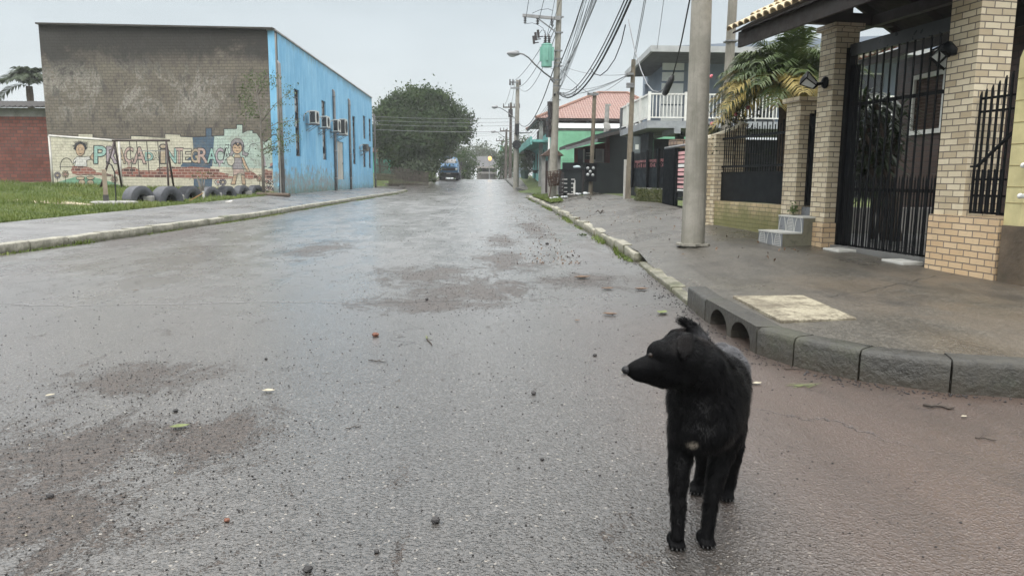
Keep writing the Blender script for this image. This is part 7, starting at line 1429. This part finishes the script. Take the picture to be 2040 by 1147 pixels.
# coat: short tapered hairs following the body
og=np.array(wl(dog)); nv=len(me2.vertices); co=np.empty(nv*3); me2.vertices.foreach_get('co',co); co=co.reshape(-1,3)+og; no=np.empty(nv*3); me2.vertices.foreach_get('normal',no); no=no.reshape(-1,3)
npol=len(me2.polygons); ar=np.empty(npol); me2.polygons.foreach_get('area',ar); lt=np.empty(npol,np.int32); me2.polygons.foreach_get('loop_total',lt); ls=np.empty(npol,np.int32); me2.polygons.foreach_get('loop_start',ls); lv=np.empty(len(me2.loops),np.int32); me2.loops.foreach_get('vertex_index',lv)
rg=np.random.default_rng(77); NH=95000; fi_=rg.choice(npol,NH,p=ar/ar.sum()); w3=rg.dirichlet((1,1,1),NH); i0=lv[ls[fi_]]; i1=lv[ls[fi_]+1]; i2=lv[ls[fi_]+2]
Pp=co[i0]*w3[:,:1]+co[i1]*w3[:,1:2]+co[i2]*w3[:,2:]; Nn=no[i0]*w3[:,:1]+no[i1]*w3[:,1:2]+no[i2]*w3[:,2:]
SP=np.array([a for a,_,_ in DB]); SD=np.array([b for _,b,_ in DB]); SL_=np.array([c for _,_,c in DB])
dd=((Pp[:,None,:]-SP[None])**2).sum(2); wt_=1/(dd+4e-4)**3; wt_/=wt_.sum(1,keepdims=True); dr=wt_@SD; hl=wt_@SL_
cl=np.sin(Pp[:,0]*105+np.sin(Pp[:,2]*38)*2.5)*np.sin(Pp[:,1]*80+Pp[:,2]*30+np.sin(Pp[:,0]*60))      # locks
dr=dr+rg.normal(size=(NH,3))*.22+np.stack([cl,cl*.5,-.3*cl],1)*.65; dr-=Nn*(dr*Nn).sum(1,keepdims=True); dr/=np.linalg.norm(dr,axis=1,keepdims=True)+1e-9
hl=hl*rg.uniform(.6,1.6,NH); lift=np.where(hl>.015,.40+.25*np.abs(cl),.2)[:,None]; sd=np.cross(dr,Nn); sd/=np.linalg.norm(sd,axis=1,keepdims=True)+1e-9
ww=(.0007+.0006*rg.random(NH))[:,None]; q0=Pp-Nn*.001; q1=Pp+(dr+Nn*lift)*hl[:,None]*.5; q2=q1+(dr+Nn*lift*.1+np.array([0,0,-.25]))*hl[:,None]*.55
V=np.stack([q0-sd*ww,q0+sd*ww,q1+sd*ww*.8,q1-sd*ww*.8,q2],1).reshape(-1,3); V[:,2]=np.maximum(V[:,2],.001); b0=np.arange(NH)*5
Fq=np.stack([b0,b0+1,b0+2,b0+3],1); Ft=np.stack([b0+3,b0+2,b0+4,b0+4],1)
fur=link_mesh('fur',V,[list(f) for f in Fq]+[list(f[:3]) for f in Ft],dogmat('black_fur',.48,.10),dog,uv=False)
m=MB(); e=P(1296,708,2.042); m.ell(e,.0075,10,8); m.build('eye',mat('dog_eye',(.012,.008,.006),.15,.2,5,0,spec=.2),dog,smooth=True)
m=MB(); m.ell(P(1247,737,2.073),(.013,.015,.0125),10,8,Rh); m.build('nose',mat('wet_nose',(.005,.005,.006),.4,.2,20,.3,200,spec=.3),dog,smooth=True)
for c,d in ((fl,(-.02,-1,0)),(fr_,(.02,-1,0)),(h1,(-.35,-.95,0)),(h2,(-.1,-1,0))):
    d=unit(d); s_=np.array([-d[1],d[0],0]); m=MB()
    for k in range(4): o_=(k-1.5)*.0125; b_=np.array([c[0],c[1],0])+s_*o_+d*(.028-abs(k-1.5)*.005)+np.array([0,0,.010]); m.tube([b_-d*.004+(0,0,.002),b_+d*.003,b_+d*.007-(0,0,.005)],[.003,.0026,.0008],6)
    m.build('claws',mat('claw',(.008,.0075,.007),.4,.1,5,0),dog,smooth=True)
# ================================================================= SMALL THINGS ON THE GROUND
def gp(px,py,dz=0):
    q=G(px,py,0); 
    if q[1]>45 or q[1]<0: return q
    return q
LFB=mat('dead_leaf_brown',(.10,.06,.034),.6,.4,30,.3,60); LFG=mat('fallen_leaf_green',(.10,.12,.04),.6,.3,30,.2,60); LFP=mat('pale_leaf',(.30,.27,.20),.6,.2,30,.2,60); STN=mat('dark_stone',(.028,.026,.026),.55,.4,25,.5,80); BRF=mat('brick_chip',(.13,.055,.035),.7,.3,30,.4,60); TWG=mat('dark_twig',(.045,.035,.028),.7,.3,20)
def leaf(px,py,s,ang,mt,label,z=.004,curl=.25):
    q=gp(px,py); rr=random.Random(px); m=MB(); n=6; V=[]
    for i in range(n+1):
        f=i/n; w_=s*.30*math.sin(math.pi*min(.97,f*.95+.03))*rr.uniform(.8,1.2); x=(f-.5)*s; zz=z+s*curl*(f-.5)**2*1.4
        for o in (-w_,0,w_): a,b=x,o; V.append((q[0]+a*math.cos(ang)-b*math.sin(ang),q[1]+a*math.sin(ang)+b*math.cos(ang),zz+abs(o)*.35+.003))
    m.add(V,[(i*3+j,i*3+j+1,i*3+4+j,i*3+3+j) for i in range(n) for j in (0,1)]); tag(m.build('fallen_leaf',mt,smooth=True),label,'leaf')
leaf(358,853,.085,.4,LFG,'pale green torn leaf lying on the road at the left'); leaf(535,781,.07,.1,LFP,'whitish dry leaf in the middle of the road')
leaf(1245,745,.06,.9,LFP,'small pale leaf on the road under the dog muzzle'); leaf(1278,578,.16,.2,LFB,'curled brown leaf at the right edge of the road'); leaf(1215,628,.13,-.3,LFB,'long flat brown leaf in front of the driveway kerb')
leaf(1320,625,.15,1.0,LFG,'green leaf sprig near the lowered kerb'); leaf(1508,766,.06,.3,LFP,'tiny pale leaf beside the corner kerb'); leaf(1920,832,.035,.3,LFP,'tiny white leaf near the twig at the right'); leaf(1210,577,.14,.1,LFB,'broken brown leaf in the dirt of the right gutter')
leaf(1160,555,.2,.2,LFB,'dark wet leaf clump nearest the pavement kerb end'); leaf(270,580,.06,.3,LFB,'small dark leaf far left on the road'); leaf(1150,640,.06,.5,LFB,'dark leaf fragment in front of the dog'); leaf(100,790,.05,1.,LFP,'tiny pale leaf in the left mud')
def stone(px,py,s,mt,label,name='stone',cat='stone',sq=.6):
    q=gp(px,py); rr=random.Random(px*7+py); m=MB(); m.ell(q+(0,0,s*sq*.42),(s*.5,s*.42,s*sq*.5),8,6,rotz((math.cos(px),math.sin(px),0))); m.v=[(x+rr.uniform(-1,1)*s*.06,y+rr.uniform(-1,1)*s*.06,z+rr.uniform(-1,1)*s*.05) for x,y,z in m.v]; tag(m.build(name,mt),label,cat)
stone(748,670,.055,BRF,'orange brown brick chip lying in the middle of the road','brick_chip','brick chip'); stone(452,1038,.022,BRF,'small red brick chip at the bottom left of the road','brick_chip','brick chip')
for px,py,s,lb in ((868,1040,.036,'dark elongated stone at the bottom centre of the road'),(613,1138,.032,'dark stone at the very bottom edge left of centre'),(1185,709,.03,'dark round stone left of the dog muzzle'),(1063,785,.032,'lone dark stone in the centre of the road'),(1290,497,.0,''),(1090,487,.07,'dark lump on the wet road at the right lane'),(530,716,.025,'dark stone left of the whitish leaf'),(750,1100,.02,'small dark stone near the bottom centre'),(1080,916,.02,'small dark stone between road centre and dog'),(350,820,.03,'dark stone above the torn green leaf'),(100,990,.03,'dark stone in the left mud'),(850,598,.04,'dark stone beside the muddy patch in mid road')):
    if s: stone(px,py,s,STN,lb)
def twig(px,py,px2,py2,r,label,mt=TWG,n=5,base=0):
    a=G(px,py,base);b=G(px2,py2,base); rr=random.Random(px); pts=[a+(b-a)*i/n+np.array([rr.uniform(-1,1)*.008,rr.uniform(-1,1)*.012,r+rr.uniform(0,.006)]) for i in range(n+1)]; m=MB(); m.tube(pts,[r]*n+[r*.5],6); 
    c=pts[2]; m.tube([c,c+(b-a)*.2+np.array([.02,.03,.01])],[r*.5,r*.3],5); tag(m.build('twig',mt,smooth=True),label,'twig')
twig(1840,810,1903,816,.007,'dark broken twig on the road near the corner kerb'); twig(1940,872,1985,880,.003,'thin twig at the right edge of the road'); twig(1560,735,1600,738,.004,'thin twig in the gutter of the corner kerb'); twig(735,718,770,721,.003,'thin twig in the mud left of centre'); twig(850,672,862,690,.004,'forked twig right of the brick chip'); twig(690,853,720,850,.002,'straw thin stick in the middle foreground')
# torn green blades
m=MB(); q=G(1618,769); rr=random.Random(4)
for k in range(9): a=rr.uniform(-.3,.5); b_=q+np.array([rr.uniform(-.04,.04),rr.uniform(-.02,.02),.003]); d=np.array([math.cos(a),math.sin(a),0]); s_=np.array([-d[1],d[0],0])*.004; l=rr.uniform(.06,.12); m.add([b_-d*l-s_,b_-d*l+s_,b_+d*l*.6+(0,0,.012),],[(0,1,2)])
tag(m.build('grass_tuft',LFG),'torn tuft of green grass blades lying on the road beside the corner kerb','grass tuft')
m=MB(); q=G(850,676); 
for k in range(7): a=rr.uniform(-2.2,2.2); b_=q+(0,0,.003); d=np.array([math.cos(a),math.sin(a),0]); s_=np.array([-d[1],d[0],0])*.003; l=rr.uniform(.04,.08); m.add([b_-s_,b_+s_,b_+d*l+(0,0,.02)],[(0,1,2)])
tag(m.build('grass_tuft',LFG),'small spiky grass tuft lying right of the brick chip','grass tuft')
# weeds in the corner gutter and at the drain
for k,(px,py,n_,lb,bz_) in enumerate(((1900,775,40,'leafy weed growing at the foot of the corner kerb',.0),(1418,625,26,'small green weed beside the storm drain',.02),(1745,1,0,'',0),(1160,470,40,'weed clump at the foot of the right kerb',.0))):
    if n_: q=G(px,py,0); C=q+rng.normal(size=(n_,3))*np.array([.045,.03,.012])+np.array([0,0,.025]); C[:,2]=np.maximum(C[:,2],.008); V,Fc=leaf_quads(C,.022 if py>600 else .05,rng,up=.6); tag(link_mesh('gutter_weed',V,Fc,LY),lb,'weed')
# gravel and grit
def gravel(name,pts,sz,mt,label,kind='stuff'):
    n=len(pts); base=np.array([(1,0,0),(0,1,0),(-1,0,0),(0,-1,0),(0,0,1),(0,0,-.6)],float); V=pts[:,None,:]+base[None]*(sz[:,None,None]*rng.uniform(.6,1.3,(n,6,1)))*np.array([1,1,.75]); V=V.reshape(-1,3)
    f=np.array([(0,1,4),(1,2,4),(2,3,4),(3,0,4),(1,0,5),(2,1,5),(3,2,5),(0,3,5)]); Fc=(np.arange(n)[:,None,None]*6+f[None]).reshape(-1,3); o=link_mesh(name,V,Fc,mt); o['kind']=kind; tag(o,label,'gravel')
def mudpts(n,spread=1.0):
    out=[]
    for (cx,cy,rx,ry,an) in MUD:
        k=int(n*min(1.5,max(.25,rx*ry))/ (1+cy*.06)); u=rng.normal(size=(k,2))*.55*spread; out.append(np.stack([cx+u[:,0]*rx*math.cos(an)-u[:,1]*ry*math.sin(an),cy+u[:,0]*rx*math.sin(an)+u[:,1]*ry*math.cos(an)],1))
    return np.concatenate(out)
q=mudpts(1700,1.3); q=q[(q[:,0]>-6.3)&(q[:,0]<1.75)&(q[:,1]<40)]; pts=np.c_[q,zr(q[:,1])+.002]; gravel('road_gravel',pts,rng.uniform(.0012,.0048,len(q))*(1+q[:,1]*.025),STN,'dark grit and small gravel scattered over the muddy patches of the road')
n=5200; y=1.2+rng.random(n)**1.7*16; x=rng.uniform(-1,1,n)*(.9+y*.55)-.4; ok=(x<1.7)&(x>-6.3); pts=np.c_[x[ok],y[ok],np.full(ok.sum(),.001)]; gravel('scattered_grit',pts,rng.uniform(.0010,.0045,ok.sum())**1.0*(1+y[ok]*.12),STN,'loose dark grit scattered over the wet road surface')
q=mudpts(45,.9); q=q[(q[:,0]>-6.3)&(q[:,0]<1.7)&(q[:,1]<9)]; gravel('pale_grit',np.c_[q,np.full(len(q),.002)],rng.uniform(.002,.005,len(q)),LFP,'tiny pale stone chips in the mud of the road')
t=rng.random(900); i=(t*(len(KR)-4)).astype(int); a=np.array(KR)[i]; b=np.array(KR)[i+1]; f=rng.random((900,1)); q=a+(b-a)*f; q=q[q[:,0]<5]; q=q-np.c_[np.abs(rng.normal(size=len(q)))*.10+.01,np.abs(rng.normal(size=len(q)))*.05*(q[:,1]<4.6)]; gravel('gutter_grit',np.c_[q,zr(q[:,1])+.002],rng.uniform(.003,.009,len(q))*(1+q[:,1]*.03),STN,'dark grit and leaf scraps along the right gutter')
q=np.stack([rng.uniform(-.9,1.9,700)*1.0,10+rng.random(700)**1.5*26],1); q[:,0]=np.interp(q[:,1],[10,40],[1.4,2.0])-np.abs(rng.normal(size=700))*.55; 
C=np.c_[q,zr(q[:,1])+.004]; V,Fc=leaf_quads(C,.035,rng,up=3,aspect=.6); o=link_mesh('leaf_litter',V,Fc,LFB); o['kind']='stuff'; tag(o,'small brown wet leaves scattered along the right side of the road','leaf litter')
q=np.stack([rng.uniform(2.2,4.5,160),rng.uniform(8,30,160)],1); C=np.c_[q,zs(q[:,0],q[:,1])+.014]; V,Fc=leaf_quads(C,.045,rng,up=3,aspect=.6); o=link_mesh('pavement_litter',V,Fc,LFB); o['kind']='stuff'; tag(o,'scattered leaf scraps on the right pavement','leaf litter')
for k,(px,py) in enumerate(((1197,422),(1174,402))):
    q=P(px,py,19 if k==0 else 28); q[2]=float(zs(q[0],q[1]))+.02; m=MB(); rr=random.Random(k)
    for j in range(6): a=rr.uniform(0,6); m.tube([q,q+np.array([.08*math.cos(a),.08*math.sin(a),.06+.05*rr.random()]),q+np.array([.15*math.cos(a),.15*math.sin(a),.02])],[.012,.01,.004],4)
    tag(m.build('dead_plant_clump',TWG),('dead twiggy clump lying on the right pavement','small dead weed standing on the pavement by the bin store')[k],'dead plant')

q=np.stack([rng.uniform(-2.4,-.2,1500),rng.uniform(1.5,4.6,1500)],1); q=q[(q[:,0]+.38*q[:,1]+rng.normal(size=1500)*.35)<.25]; gravel('foreground_gravel',np.c_[q,np.full(len(q),.002)],rng.uniform(.0018,.0062,len(q)),STN,'denser dark gravel strewn over the left foreground of the road')
